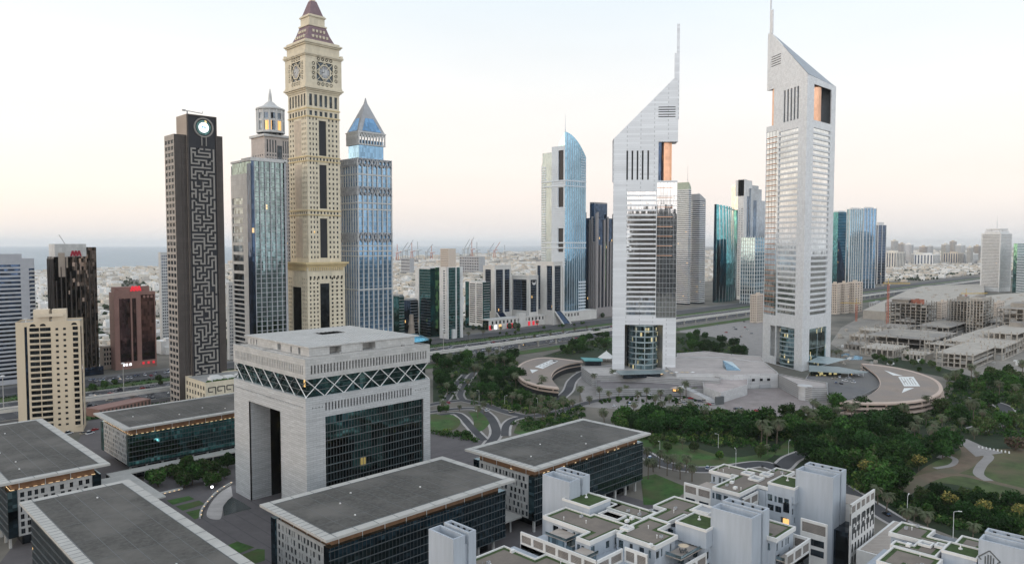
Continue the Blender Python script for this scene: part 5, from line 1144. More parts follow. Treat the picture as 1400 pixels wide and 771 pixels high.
# ------------------------------------------------------------------ the two silver triangular towers, their podium and the crescent car parks
M.update(
 silver=pm('silver_panels', (0.74,0.76,0.785), 0.45, metal=0.25, var=0.035, scale=0.05, panel=(2.4,1.95,0.03)),
 silverroof=pm('silver_roof', (0.36,0.39,0.43), 0.4, metal=0.4, var=0.06, scale=0.1, panel=(2.0,2.0,0.05)),
 bandgl=gm('silver_band_glass', (0.68,0.705,0.72), (1.3,1.3,4.1), var=0.12, tilt=0.012, rough=0.05),
 cylgl=gm('lobby_glass', (0.22,0.33,0.36), (1.5,1.5,4.2), var=0.35, tilt=0.02, lit=0.05, litcol=(1.0,0.85,0.45), lits=0.5),
 copper=gm('copper_glass', (0.62,0.37,0.25), (2.0,2.0,3.0), var=0.10, tilt=0.02, rough=0.28),
 granite=pm('grey_striped_wall', (0.40,0.40,0.405), 0.75, var=0.12, scale=0.2, panel=(400,1.5,0.4)),
 podw=pm('podium_wall', (0.54,0.54,0.545), 0.75, var=0.1, scale=0.15, panel=(3,1.5,0.04)),
 podroof=pm('podium_roof', (0.43,0.39,0.375), 0.85, var=0.14, scale=0.1, panel=(5,400,0.05)),
 deck=pm('car_deck', (0.285,0.235,0.20), 0.9, var=0.15, scale=0.12, tint=((0.25,0.215,0.195), 0.06)),
 rim=pm('pink_concrete_rim', (0.52,0.41,0.345), 0.8, var=0.1, scale=0.2),
 mark=pm('white_letter_paint', (0.72,0.73,0.72), 0.7, var=0.08, scale=0.3),
 canopy=pm('grey_blue_canopy', (0.33,0.40,0.42), 0.45, metal=0.2, var=0.1, panel=(2,2,0.04)),
)
def mast(b, p, F, s, zlow, zmid, zthick, ztop, w0, w1):
    b.fbox(F, s-w0, s, zlow, zthick, -1.4, 0.25); b.fbox(F, s-w1, s+0.001, zthick, zmid, -1.2, 0.15); b.fbox(F, s-w1*.55, s+.002, zmid, ztop, -1.0, 0.1)
# --- first tower (left)
A = C2W((838-CU)/FPX*650, 651); B_ = C2W((925.5-CU)/FPX*646, 647); F = Face(A,B_); Zf = lambda v, u=880: F.z(v, F.s(u)); S_ = F.s; Wd = F.w
mid = F.pt(Wd/2,0,0); back = F.pt(Wd/2,0,-Wd*.87)[:2]
t = thing('triangular_tower', 'left silver tower, flat front with a slanted top and a mast on its right', 'skyscraper', (*A,0), 'pair of silver triangular towers')
zs, zn0, zn1 = Zf(190,840), Zf(247,910), Zf(194,910)
slots = [(S_(u), S_(u+2.3), Zf(246), Zf(206)) for u in (855.5,862.5,869.5,876.5,884)]
z0, z1 = Zf(433), Zf(262); nf = 26; fh = (z1-z0)/nf
bands = [(S_(857), S_(897), z0+fh*k+.35*fh, z0+fh*(k+1)) for k in range(nf)]
corner = (S_(897.5), Wd-.01, z0-1, Zf(250))
lob = (S_(855), S_(907.5), 0.3, Zf(444))
# side walls and roof solids
b = MB()
b.wall(F, 0, Wd, 0, zn0, [h for h in bands] + [corner, lob], 1.2); b.wall(F, 0, S_(899), zn0, zn1, slots, 1.2); b.poly([F.pt(0,zn1), F.pt(Wd,zn1), F.pt(Wd,Zf(112,922)), F.pt(S_(921.5),Zf(105,922)), F.pt(0,zs)] if zs > zn1 else [F.pt(0,zn1-.01),F.pt(Wd,zn1),F.pt(Wd,Zf(105,922)),F.pt(0,zn1)])
bk = lambda s, d: F.pt(s,0,-d)[:2]
D = 16.0
b.poly([F.pt(0,0),F.pt(0,zs),(*back,zs-6),(*back,0)][::-1]); b.poly([F.pt(Wd,0,-4),(*back,0),(*back,zn0),F.pt(Wd,zn0,-4)][::-1] if False else [F.pt(Wd,0,-.1),(*back,0),(*back,zn0),F.pt(Wd,zn0,-.1)])
b.poly([F.pt(0,zs,0),F.pt(Wd,Zf(105,922),0),F.pt(Wd,Zf(105,922),-D),F.pt(0,zs,-D)]); b.poly([F.pt(Wd,zn1,0),F.pt(Wd,zn1,-D),F.pt(Wd,Zf(105,922),-D),F.pt(Wd,Zf(105,922),0)]); b.poly([F.pt(0,zn0,-D),F.pt(0,zs,-D),F.pt(Wd,Zf(105,922),-D),F.pt(Wd,zn1,-D),F.pt(S_(899),zn1,-D),F.pt(S_(899),zn0,-D)])
b.poly([F.pt(S_(899),zn1,0),F.pt(S_(899),zn1,-D),F.pt(Wd,zn1,-D),F.pt(Wd,zn1,0)]); b.poly([F.pt(0,zn0,0),F.pt(Wd,zn0,0),(*back,zn0)]); b.poly([F.pt(S_(899),zn0,0),F.pt(S_(899),zn1,0),F.pt(S_(899),zn1,-D),F.pt(S_(899),zn0,-D)])
b.build('cladding', M['silver'], t)
b = MB(); b.fquad(F, S_(856), S_(897.3), z0, z1, -1.0); b.build('band_glazing', M['bandgl'], t)
b = MB(); b.fquad(F, corner[0]+.02, Wd-.02, corner[2], corner[3], -.5); b.build('corner_glazing', M['bandgl'], t)
b = MB()
for k in range(nf): b.fbox(F, corner[0]+.03, Wd-.03, z0+fh*k, z0+fh*k+.3, -.5, -.28)
for k in range(1,6): s = corner[0]+(Wd-corner[0])*k/6; b.fbox(F, s-.08, s+.08, corner[2], corner[3], -.5, -.3)
b.build('corner_mullion', M['frame'], t)
b = MB()
for k in range(8): b.fbox(F, S_(898), S_(919), Zf(257)-fh*2*k-.25, Zf(257)-fh*2*k+.25, -.28, -.1)
b.build('copper_strip', M['copper'], t)
b = MB(); 
for h in slots: b.fquad(F, *h, -1.15)
b.build('slot_glass', M['navy'], t)
b = MB(); 
for k in range(5): z = Zf(160.5,910)+k*2.1; b.fbox(F, S_(898.5), S_(921.5), z, z+.75, -.2, .12)
b.build('louvre', M['navy'], t)
def cyl(b, c, r, z0, z1, n=28): b.lathe(c[0], c[1], [(r,z0),(r,z1)], n)
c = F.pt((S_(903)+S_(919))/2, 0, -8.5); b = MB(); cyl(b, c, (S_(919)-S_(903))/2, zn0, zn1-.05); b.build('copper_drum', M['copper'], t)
b = MB(); b.fbox(F, S_(899)+.02, S_(903.5), zn0+.02, zn1-.05, -6, -2.5); b.build('drum_dark_column', M['navygl'], t)  # dark glass column beside the copper drum
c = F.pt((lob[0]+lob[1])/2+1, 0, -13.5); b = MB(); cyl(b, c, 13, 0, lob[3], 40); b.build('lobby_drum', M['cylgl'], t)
b = MB()
for k in range(10):
    z = 3+k*(lob[3]-4)/9; b.lathe(c[0], c[1], [(13.05,z-.55),(13.35,z-.55),(13.35,z+.55),(13.05,z+.55)], 40)
for a in (0.62, 1.0, 1.38): 
    an = math.atan2(F.n[1],F.n[0]) + (a-1)*1.6; b.bar((c[0]+math.cos(an)*13.2,c[1]+math.sin(an)*13.2,0),(c[0]+math.cos(an)*13.2,c[1]+math.sin(an)*13.2,lob[3]-.1),.45,6)
b.build('lobby_ring', M['canopy'], t)
b = MB(); b.fquad(F, lob[0]+.01, lob[1]-.01, lob[2], lob[3], -27); b.build('lobby_back', M['navygl'], t)
b = MB(); mast(b, None, F, Wd+.6, Zf(163,925), Zf(73,925), Zf(108,925), Zf(33,925), 2.6, 4.2); b.build('mast', M['silver'], t)
# --- second tower (right), seen on an edge
Y = 690.0; N2 = ((1099.5-CU)/FPX*Y*CT, Y); kL_, kR_ = kk(1045), kk(1138.5)
def legs(be):
    c, s_ = math.cos(be), math.sin(be); c2, s2 = math.cos(be+math.pi/3), math.sin(be+math.pi/3)
    return (kR_*N2[1]-N2[0])/(c-kR_*s_), (kL_*N2[1]-N2[0])/(c2-kL_*s2)
lo, hi = math.radians(31), math.radians(100)
fa = legs(lo); sgn0 = fa[0]-fa[1]
best = None
for i in range(691):
    be = math.radians(31+i*.1); a_, b_ = legs(be)
    if a_ > 0 and b_ > 0:
        d = abs(a_-b_)
        if best is None or d < best[0]: best = (d, be, a_, b_)
be, sR, sL = best[1:]
Nw = C2W(*N2); Rw = C2W(N2[0]+sR*math.cos(be), N2[1]+sR*math.sin(be)); Lw = C2W(N2[0]+sL*math.cos(be+math.pi/3), N2[1]+sL*math.sin(be+math.pi/3))
L = Face(Lw, Nw); R = Face(Nw, Rw); ZL = lambda v, u: L.z(v, L.s(u)); ZR = lambda v, u: R.z(v, R.s(u))
t = thing('triangular_tower', 'right silver tower, seen corner on with a glass slope and a mast on its left', 'skyscraper', (*Nw,0), 'pair of silver triangular towers')
ls, rs = L.s, R.s
zN = L.z(101, L.w); z0, z1 = ZL(432,1075), ZL(178,1075); nf = 34; fh = (z1-z0)/nf
zn0, zn1 = ZL(173,1050), ZL(123,1050)
lb_ = [(ls(1062.5), ls(1088.5), z0+fh*k+.38*fh, z0+fh*(k+1)) for k in range(nf)]
cornL = (0.01, ls(1062), z0-1, ZL(180,1053))
slots = [(ls(u), ls(u+2.2), ZL(168,1078), ZL(121,1078)) for u in (1068,1072.5,1077,1081.5,1086)]
lobL = [(ls(1055), ls(1062), 8, ZL(445,1058)), (ls(1063), ls(1088.5), 0.3, ZL(447,1075))]
b = MB()
b.wall(L, 0, L.w, 0, zn0, lb_ + [cornL] + lobL, 1.0); b.wall(L, ls(1054.5), L.w, zn0, zn1, slots, 1.2)
zT = ZL(46,1049); b.poly([L.pt(0,zn1),L.pt(L.w,zn1),L.pt(L.w,zN),L.pt(ls(1050),zT),L.pt(0,zT+1)])
rb_ = [(rs(1109), rs(1132), z+.38*fh, z+fh) for z in [z0+fh*k for k in range(nf)]]
big = (rs(1109), rs(1132.5), ZR(167,1120), ZR(119,1120)); lobR = (rs(1109), rs(1132.5), 0.3, ZR(448,1120))
zNR = ZR(119,1138); b.wall(R, 0, R.w, 0, min(zNR, zN)-.5, rb_ + [big, lobR], 1.0); zz = min(zNR,zN)-.5; b.poly([R.pt(0,zz),R.pt(R.w,zz),R.pt(R.w,zNR),R.pt(0,zN)])
bw = 1.0
b.poly([(*Rw,0),(*Lw,0),(*Lw,zn0),(*Rw,zn0)]); 
d2 = lambda s, k: (L.O[0]+L.d[0]*s+(Rw[0]-Lw[0])*k, L.O[1]+L.d[1]*s+(Rw[1]-Lw[1])*k)
b.poly([L.pt(0,zn1),L.pt(0,zT+1),(*Rw,zNR),(*Rw,zn1)][::-1]); b.poly([(*d2(0,0),zn1),(*d2(ls(1054.5),0),zn1),(*d2(ls(1054.5),.3),zn1)]); b.poly([L.pt(0,zn0,-.01),L.pt(ls(1054.5),zn0,-.01),(*d2(0,.3),zn0)])
b.build('cladding', M['silver'], t)
b = MB(); b.poly([L.pt(ls(1050.5),zT-.6,-.6),L.pt(L.w,zN-.05,-.6),R.pt(R.w,zNR-.05,-.6)]); b.poly([L.pt(L.w,zN-.04),R.pt(R.w,zNR-.04),R.pt(R.w,zNR-.06,-.7),L.pt(L.w,zN-.06,-.7)]); b.build('sloping_roof', M['silverroof'], t)
b = MB(); b.fquad(L, ls(1062.2), ls(1088.8), z0, z1+1, -.9); b.fquad(R, rs(1108.6), rs(1132.4), z0, z1+1, -.9); b.build('band_glazing', M['bandgl'], t)
b = MB(); b.fquad(L, 0.03, ls(1062)-.03, cornL[2], cornL[3], -.5); b.build('corner_glazing', M['bandgl'], t)
b = MB()
for k in range(nf): b.fbox(L, .04, ls(1062)-.04, z0+fh*k, z0+fh*k+.35, -.5, -.25)
for k in range(1,4): b.fbox(L, ls(1062)*k/4-.08, ls(1062)*k/4+.08, cornL[2], cornL[3], -.5, -.3)
b.build('corner_mullion', M['frame'], t)
b = MB()
for k in range(0, nf): b.fbox(L, 1.0, ls(1059), z0+fh*k+1.4, z0+fh*k+2.1, -.25, 0.02)
b.build('copper_strip', pm('copper_strip', (0.50,0.24,0.14), 0.4, metal=0.4), t)  # red-brown strips put the reflection in the corner glass into colour
b = MB()
for h in slots: b.fquad(L, *h, -1.1)
b.build('slot_glass', M['navy'], t)
b = MB()
for k in range(5): z = ZL(90,1056)+k*2.3; b.fbox(L, ls(1050.5), ls(1063), z, z+.7, -.2, .12)
b.build('louvre', M['navy'], t)
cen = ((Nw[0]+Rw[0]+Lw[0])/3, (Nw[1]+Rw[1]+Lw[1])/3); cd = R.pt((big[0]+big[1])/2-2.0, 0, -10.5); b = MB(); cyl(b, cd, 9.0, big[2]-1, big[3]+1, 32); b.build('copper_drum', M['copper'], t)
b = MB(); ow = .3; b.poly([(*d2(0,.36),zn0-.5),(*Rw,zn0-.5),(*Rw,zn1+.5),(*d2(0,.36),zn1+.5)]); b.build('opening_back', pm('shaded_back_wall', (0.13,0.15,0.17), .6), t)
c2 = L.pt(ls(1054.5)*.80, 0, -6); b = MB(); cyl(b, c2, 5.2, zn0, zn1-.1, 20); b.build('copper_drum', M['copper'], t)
b = MB(); b.lathe(cen[0], cen[1], [(sR*.265,0),(sR*.265,lobL[1][3]-.2)], 40); b.build('lobby_drum', M['cylgl'], t)
b = MB()
for k in range(9): z = 3+k*(lobL[1][3]-5)/8; b.lathe(cen[0], cen[1], [(sR*.266,z-.5),(sR*.273,z-.5),(sR*.273,z+.5),(sR*.266,z+.5)], 40)
b.build('lobby_ring', M['canopy'], t)
b = MB(); b.fquad(R, lobR[0], lobR[1], lobR[2], lobR[3], -.8); b.build('lobby_window', M['cylgl'], t)
b = MB(); b.fbox(R, rs(1121), rs(1121)+.4, lobR[2], lobR[3], -.8, -.5); b.fbox(R, lobR[0], lobR[1], lobR[3]*.5, lobR[3]*.5+.4, -.8, -.52); b.build('lobby_mullion', M['canopy'], t)
b = MB(); s_ = ls(1048.5); b.fbox(L, s_-1.5, s_+1.0, ZL(96,1048), ZL(44,1048), -1.2, .15); b.fbox(L, s_, s_+3.4, zT-.5, ZL(14,1050), -1.1, .12); b.fbox(L, s_-1.4, s_+.02, ZL(44,1048), ZL(-2,1048), -1.05, .1); b.build('mast', M['silver'], t)
b = MB(); ap = R.pt((rs(1109)+rs(1132))/2, 0, 0); q = [R.pt(rs(1107),8,.2), R.pt(rs(1134),8,.2), R.pt(rs(1134),8,20), R.pt(rs(1107),8,20)]; top = R.pt((rs(1109)+rs(1132))/2,ZR(487,1120),1)
for k in range(4): b.poly([q[k],q[(k+1)%4],top])
b.build('entrance_pyramid', M['canopy'], t)
# canopy and lobby pavilion
p = [G(u,v,12) for u,v in ((1106,499),(1146,501),(1168,505),(1186,508),(1160,509),(1106,506))]
t = thing('entrance_canopy', 'grey blue entrance canopy over a lit pavilion below the second silver tower', 'canopy', (*p[0],0))
b = MB(); b.prism(p, 11, 12); b.build('canopy_roof', M['canopy'], t)
pp = [G(u,v,11) for u,v in ((1108,502),(1150,503),(1150,507),(1108,508))]; b = MB(); b.prism(pp, 7.2, 11, 0); b.build('pavilion_glass', gm('pavilion_glass', (0.05,0.07,0.06), (2,2,2), lit=.25, litcol=(1,.85,.4), lits=.35), t)
for u,v in ((1160,508),(1180,508)): q = G(u,v,11); b = MB(); b.bar((*q,6),(*q,11),.4); b.build('column', M['silver'], t)
# --- podium
def deckpoly(px, z): return [G(u,v,z) for u,v in px]
def block(name, label, px, z, z0=0.0, side=None, top=None, group=None, cat='terrace'):
    q = deckpoly(px, z); t = thing(name, label, cat, (*q[0],z0), group); b = MB(); b.prism(q, z0, z, 0, 1); b.build('body', [side or M['podw'], top or M['podroof']], t)
    b = MB(); n = len(q); A = sum(q[k][0]*q[(k+1)%n][1]-q[(k+1)%n][0]*q[k][1] for k in range(n)); q2 = q if A > 0 else q[::-1]
    for k in range(n):
        Fk = Face(q2[k], q2[(k+1)%n]); b.fbox(Fk, 0.35, Fk.w-.35, z, z+.9, -.35, -.002)
    b.build('parapet', side or M['podw'], t); return t, q2
t, q = block('podium_terrace', 'broad pinkish roof terrace between the two silver towers', [(905,499),(925,489),(985,489),(1045,496),(1062,509),(1064,512),(1021,513),(998,514),(975,512),(925,512)], 11)
Fw = Face(G(1021,514,11), G(1065,512.5,11)); b = MB()
for u in (1033,1044,1054): s = Fw.s(u); b.fbox(Fw, s-1.3, s+1.3, 6.5, 8.6, .02, .2)
b.build('window', M['win'], t); b = MB(); b.fbox(Fw, Fw.s(1041), Fw.s(1057), .4, 3.2, .02, .2); b.build('garage_door', M['greyc'], t)
block('podium_terrace', 'grey striped wall with terrace stepping down from the second silver tower', [(1060,511),(1100,519),(1130,524),(1131,531),(1110,531),(1096,529),(1066,514)], 10.2, side=M['granite'])
block('podium_terrace', 'forecourt deck with parked cars beneath the second silver tower', [(1101,519),(1108,509),(1190,508),(1206,522),(1200,531),(1180,541),(1150,549),(1131,548),(1131,524)], 7.0, side=M['granite'], top=M['asphalt_l'])
block('podium_terrace', 'raised terrace with outdoor tables in front of the first silver tower', [(795,503),(838,501),(930,505),(962,512),(985,517),(985,522),(930,519),(880,516),(810,514)], 9.0, side=M['granite'], top=M['paver_l'])
block('podium_terrace', 'low striped wall terrace with palms before the first silver tower', [(815,521),(880,519),(960,523),(1010,530),(970,533),(900,532),(815,533)], 5.0, side=M['granite'], top=M['paver'])
block('podium_terrace', 'pale sloping wedge ramp left of the plaza court', [(960,519),(1022,513),(1022,527),(985,538),(962,530)], 7.5, top=M['paver_p'])
block('podium_terrace', 'wide low podium roof behind the terrace of the first silver tower', [(925,484),(965,481),(1000,485),(1040,488),(1045,496),(985,489),(925,489)], 9.5)
t = thing('round_pillar', 'stout round pale pillar at the end of the striped wall by the plaza court', 'pillar', (*G(1100,546),0)); p = G(1100,546); b = MB(); b.lathe(*p, [(4.6,0),(4.6,10)], 24); b.lathe(*p, [(4.6,10),(5.6,10.1),(5.6,11),(3,11)], 24); b.build('shaft', M['podw'], t)
t = thing('glass_skylight', 'tilted blue glass skylight on the podium roof between the silver towers', 'skylight', (*G(1000,503,11),11)); b = MB(); a, c, d, e = G(988,497,14), G(1001,499,12), G(1013,506,11.2), G(994,506,11.2); b.poly([(*a,17),(*e,11.1),(*d,11.1),(*c,15)]); b.poly([(*a,17),(*c,15),(*d,11.1),(*a,11.1)]); b.poly([(*a,11.1),(*e,11.1),(*a,17)]); b.build('glass', M['skygl'], t)
q = [G(u,v,13) for u,v in ((842,506.5),(908,505.5),(910,509.5),(848,511.5))]; t = thing('terrace_canopy', 'long grey canopy over the dark glazed terrace front of the first silver tower', 'canopy', (*q[0],9)); b = MB(); b.prism(q, 12.4, 13.0); b.build('roof', M['canopy'], t)
b = MB(); cq = (sum(x for x,_ in q)/4, sum(y for _,y in q)/4); b.prism([(cq[0]+(x-cq[0])*.9, cq[1]+(y-cq[1])*.75) for x,y in q], 9.0, 12.4); b.build('glazing', M['winb'], t)
t = thing('tent_canopy', 'white peaked tent canopy left of the first silver tower', 'canopy', (*G(829,496),0)); b = MB(); p = G(829,494); 
for k in range(6): a0, a1 = k*math.pi/3, (k+1)*math.pi/3; b.poly([(p[0]+9*math.cos(a0),p[1]+9*math.sin(a0),4),(p[0]+9*math.cos(a1),p[1]+9*math.sin(a1),4),(p[0],p[1],11)])
b.build('fabric', M['ceram'], t)
b = MB(); b.bar((*p,0),(*p,11.5),.2); b.build('pole', M['white'], t)
q = [G(u,v,5) for u,v in ((796,489),(822,490),(822,493),(800,493))]; t = thing('pool_pavilion', 'turquoise roofed low pavilion behind the left crescent car park', 'pavilion', (*q[0],0)); b = MB(); b.prism(q, 0, 4.4); b.build('wall', M['winb'], t); b = MB(); c = (sum(x for x,_ in q)/4, sum(y for _,y in q)/4); b.prism([(c[0]+(x-c[0])*1.08, c[1]+(y-c[1])*1.15) for x,y in q], 4.4, 5.2); b.build('roof', pm('turquoise_roof', (0.10,0.33,0.34), 0.5), t)
# --- crescent car parks
def crescent(label, outer, inner, z, nlev, letters, tri, extra=None):
    O = smooth([G(u,v,z) for u,v in outer], 6); I = smooth([G(u,v,z) for u,v in inner], 6); t = thing('crescent_car_park', label, 'car park', (*O[len(O)//2],0), 'crescent car parks at both ends of the podium')
    ring = O + I[1:-1][::-1] if math.dist(O[-1], I[-1]) < math.dist(O[-1], I[0]) else O + I[1:-1]
    c = (sum(p[0] for p in ring)/len(ring), sum(p[1] for p in ring)/len(ring)); sh = lambda f: [(c[0]+(x-c[0])*f, c[1]+(y-c[1])*f) for x,y in ring]
    b = MB(); b.prism(ring, z-1.2, z); b.build('rim_slab', M['rim'], t)
    b = MB(); b.sheet(sh(.925), z+.03); b.build('deck', M['deck'], t)
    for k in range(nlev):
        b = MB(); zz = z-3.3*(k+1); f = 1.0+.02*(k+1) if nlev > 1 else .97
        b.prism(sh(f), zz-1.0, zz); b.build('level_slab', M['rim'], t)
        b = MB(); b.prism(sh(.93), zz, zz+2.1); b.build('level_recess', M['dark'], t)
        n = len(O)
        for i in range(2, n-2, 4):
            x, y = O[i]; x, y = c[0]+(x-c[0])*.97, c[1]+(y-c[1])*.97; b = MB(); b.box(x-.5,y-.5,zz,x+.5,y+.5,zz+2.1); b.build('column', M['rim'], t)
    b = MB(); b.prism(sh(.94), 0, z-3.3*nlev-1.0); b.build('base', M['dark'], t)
    b = MB()
    for px in tri: b.sheet([G(u,v,z) for u,v in px], z+.07)
    b.build('arrow_mark', M['mark'], t)
    # white plate with the dark strokes of its lettering
    pl, strokes = letters; P4 = [G(u,v,z) for u,v in pl]
    b = MB(); b.sheet(P4, z+.07); mk = b.build('letter_plate', M['mark'], t)
    def bl(s, r): a = [P4[0][i]+(P4[1][i]-P4[0][i])*s for i in (0,1)]; d = [P4[3][i]+(P4[2][i]-P4[3][i])*s for i in (0,1)]; return [a[i]+(d[i]-a[i])*r for i in (0,1)]
    b = MB()
    for s0,r0,s1,r1 in strokes: b.sheet([bl(s0,r0),bl(s1,r0),bl(s1,r1),bl(s0,r1)], z+.10)
    b.build('letter_strokes', M['deck'], mk)
st = []
for k,x in enumerate((.16,.36,.56)):   # P-shaped counters and Z-like bars of the worn letters
    st += [(x,.22,x+.10,.36),(x,.60,x+.05,.86),(x+.12,.55,x+.15,.9)]
st += [(.76,.2,.80,.8),(.86,.2,.90,.8)]
crescent('brown crescent shaped car park roof left of the first silver tower, lettered in white', [(764.5,531),(735,527),(713,519),(704.5,508),(712,497),(730,490),(750,488.5),(775,491),(797,494)], [(764.5,531),(757,522),(754,514),(760,505),(775,498),(797,494)], 8.5, 1, ([(731,501.5),(753,492),(763,493.5),(742,504)][0:4], st), [[(724.5,505),(736,505.5),(727.5,510)],[(755,492),(763,493.2),(757,494.8)]])
st2 = []
for k in range(5): x = .12+.17*k; st2 += [(x,.12+.03*k,x+.035,.86)]
st2 += [(.12,.5,.30,.57),(.63,.14,.80,.22)]
crescent('brown crescent shaped car park roof right of the second silver tower with stacked balconied levels', [(1148,550),(1185,551.5),(1225,551),(1262,547),(1284,539),(1289,530),(1280,519),(1255,509),(1225,502),(1196,498),(1177,496.5)], [(1148,550),(1180,543),(1198,533),(1203,524),(1199,514),(1190,506),(1177,496.5)], 9.5, 3, ([(1228,515),(1249,515),(1258,528),(1236,528)], st2), [[(1209,506),(1235,514),(1221,513)],[(1236,530.5),(1250,530),(1233,537)]])
# unseen dark towers added out of the frame to darken reflections in the silver fronts
M['shadewall'] = pm('dark_tower_cladding', (0.030,0.033,0.038), 0.5)
for x,y,w,d,h,lb in ((-223,-484,95,95,205,'dark tower behind the viewpoint, mirrored in the left silver tower'),(6,790,52,52,112,'first unseen dark block added west of the frame, mirrored in the right silver tower'),(10,852,52,52,118,'second unseen dark block added west of the frame, mirrored in the right silver tower'),(4,914,52,52,108,'third unseen dark block added west of the frame, mirrored in the right silver tower'),(8,976,52,52,116,'fourth unseen dark block added west of the frame, mirrored in the right silver tower')):
    t = thing('mirrored_tower', lb, 'skyscraper', (x,y,0)); plain((x-w/2,y-d/2,x+w/2,y+d/2), h, M['shadewall'], t=t); b = MB()
    for z in range(4, h, 9): b.box(x-w/2-.4,y-d/2-.4,z,x+w/2+.4,y+d/2+.4,z+1)
    b.build('floor_bands', M['frame'], t)
# ------------------------------------------------------------------ white residential blocks in the foreground
M.update(
 rwhite=pm('white_render', (0.40,0.44,0.49), 0.8, var=0.13, scale=0.35, streak=True),
 rwhite2=pm('white_parapet', (0.66,0.655,0.64), 0.8, var=0.08, scale=0.3),
 gravel=pm('taupe_roof_gravel', (0.20,0.172,0.147), 0.95, var=0.14, scale=0.6, bump=0.3, tint=((0.165,0.142,0.125), 0.12)),
 turf=pm('roof_turf', (0.045,0.078,0.022), 0.95, var=0.35, scale=0.5, bump=0.6),
 terrace=pm('terrace_tiles', (0.42,0.37,0.33), 0.8, var=0.1, scale=0.4, panel=(1.2,1.2,0.05)),
 brick=pm('red_tile_court', (0.26,0.085,0.055), 0.8, var=0.15, scale=0.5),
 balg=gm('balcony_glass', (0.30,0.38,0.40), (1.2,1.2,1.2), var=0.2, rough=0.1),
 curt=gm('curtained_glass', (0.27,0.34,0.36), (0.9,0.9,3.0), var=0.5, tilt=0.02, rough=0.12),
 screen=pm('stone_screen', (0.27,0.245,0.225), 0.85, var=0.2, scale=0.4, panel=(0.8,0.5,0.06)),
 canvas=pm('beige_canvas', (0.55,0.45,0.33), 0.85, var=0.08),
)
ZRF = 30.0
def shaft(label, x0, y0, x1, y1, z, emblem_=False):
    """tall white chimney slab: two hollow tops with a notch between them"""
    t = thing('white_shaft', label, 'service tower', (x0,y0,0), 'white service shafts of the residential blocks'); w = .55
    ym = x0+(x1-x0)*.52; g = 1.3
    b = MB()
    for a, c, zz in ((x0, ym, z), (ym+g, x1, z+.35)):
        b.box(a,y0,0,a+w,y1,zz); b.box(c-w,y0,0,c,y1,zz); b.box(a+w,y0,0,c-w,y0+w,zz); b.box(a+w,y1-w,0,c-w,y1,zz); b.box(a+w,y0+w,0,c-w,y1-w,zz-2.4)
    b.box(ym,y0+.8,0,ym+g,y1-.3,z-3.2); b.build('wall', M['rwhite'], t)
    for k in range(4):
        b = MB(); yy = y0+1.5+k*(y1-y0-3)/3.2; b.box(x1-w-.35,yy,z-2,x1-w-.02,yy+.7,z-.05); b.build('vent_slot', M['dark'], t)
    b = MB(); b.box(x0+1.2,y0+1.2,z-2.4,x0+3.2,y1-1.2,z-1.7); b.build('roof_equipment', M['frame'], t)
    return t
shaft('white service shaft in the middle right of the residential roofs, tallest standing free', 260.3, 99.8, 272.5, 113.3, 38)
shaft('broad white service shaft nearest the bottom edge, between the two green roof squares', 203.6, 101.6, 215.0, 115.4, 38)
shaft('white service shaft against the dark glass of the block beside the park', 190.5, 162.3, 201.6, 175.0, 38)
shaft('smaller white service shaft standing in front of the front precinct block', 130.0, 153.2, 138.6, 164.2, 38)
tS = shaft('white service shaft with a diamond emblem, cut by the lower right corner', 234.2, 36.0, 244.6, 49.6, 38)
Fm = Face((234.2,49.6),(234.2,36.0)); b = MB(); cs, cz = Fm.s(1367), 34.0
cz = Fm.z(764, cs)
for a, c in (((-2.6,0),(0,2.4)),((0,2.4),(2.6,0)),((2.6,0),(1.9,-.65)),((-2.6,0),(-1.9,-.65))): fbar(b, Fm, (cs+a[0],cz+a[1]), (cs+c[0],cz+c[1]), .32, .01, .12)
for x,y0_,y1_ in ((-.95,-1.6,.6),(-.3,-1.6,1.2),(.35,-1.6,1.2),(1.0,-1.6,.6)): b.fbox(Fm, cs+x-.17, cs+x+.17, cz+y0_, cz+y1_, .012, .11)
b.build('diamond_emblem', M['mull'], tS)
rgr = random.Random(5)
def roofslab(t, poly, z, thick=1.3, turf=1.3, par=.5, gravel=True):
    """white edged flat roof: parapet, turf border and gravel field on an outline of right angles"""
    A = sum(poly[k][0]*poly[(k+1)%len(poly)][1]-poly[(k+1)%len(poly)][0]*poly[k][1] for k in range(len(poly)))
    if A < 0: poly = poly[::-1]
    def off(e):
        out = []; n = len(poly)
        for k in range(n):
            p, c, q = poly[k-1], poly[k], poly[(k+1)%n]
            d1 = ((c[0]-p[0]), (c[1]-p[1])); l1 = math.hypot(*d1); d2_ = ((q[0]-c[0]), (q[1]-c[1])); l2 = math.hypot(*d2_)
            n1 = (-d1[1]/l1, d1[0]/l1); n2 = (-d2_[1]/l2, d2_[0]/l2); cr = 1+n1[0]*n2[0]+n1[1]*n2[1]
            out.append((c[0]+(n1[0]+n2[0])*e/max(cr,.3), c[1]+(n1[1]+n2[1])*e/max(cr,.3)))
        return out
    b = MB(); b.prism(poly, z-thick, z-.45); inn = off(par); n = len(poly)
    for k in range(n):
        j = (k+1)%n; a, c, d, e = poly[k], poly[j], inn[j], inn[k]
        b.poly([(*a,z-.45),(*c,z-.45),(*c,z),(*a,z)]); b.poly([(*e,z-.44),(*d,z-.44),(*d,z),(*e,z)][::-1]); b.poly([(*a,z),(*c,z),(*d,z),(*e,z)])
    b.build('roof', M['rwhite2'], t)
    b = MB(); b.sheet(inn, z-.42); b.build('roof_turf', M['turf'], t)
    if gravel: b = MB(); b.sheet(off(par+turf), z-.37); b.build('roof_gravel', M['gravel'], t)
    return off
def boxr(x0,y0,x1,y1): return [(x0,y0),(x1,y0),(x1,y1),(x0,y1)]
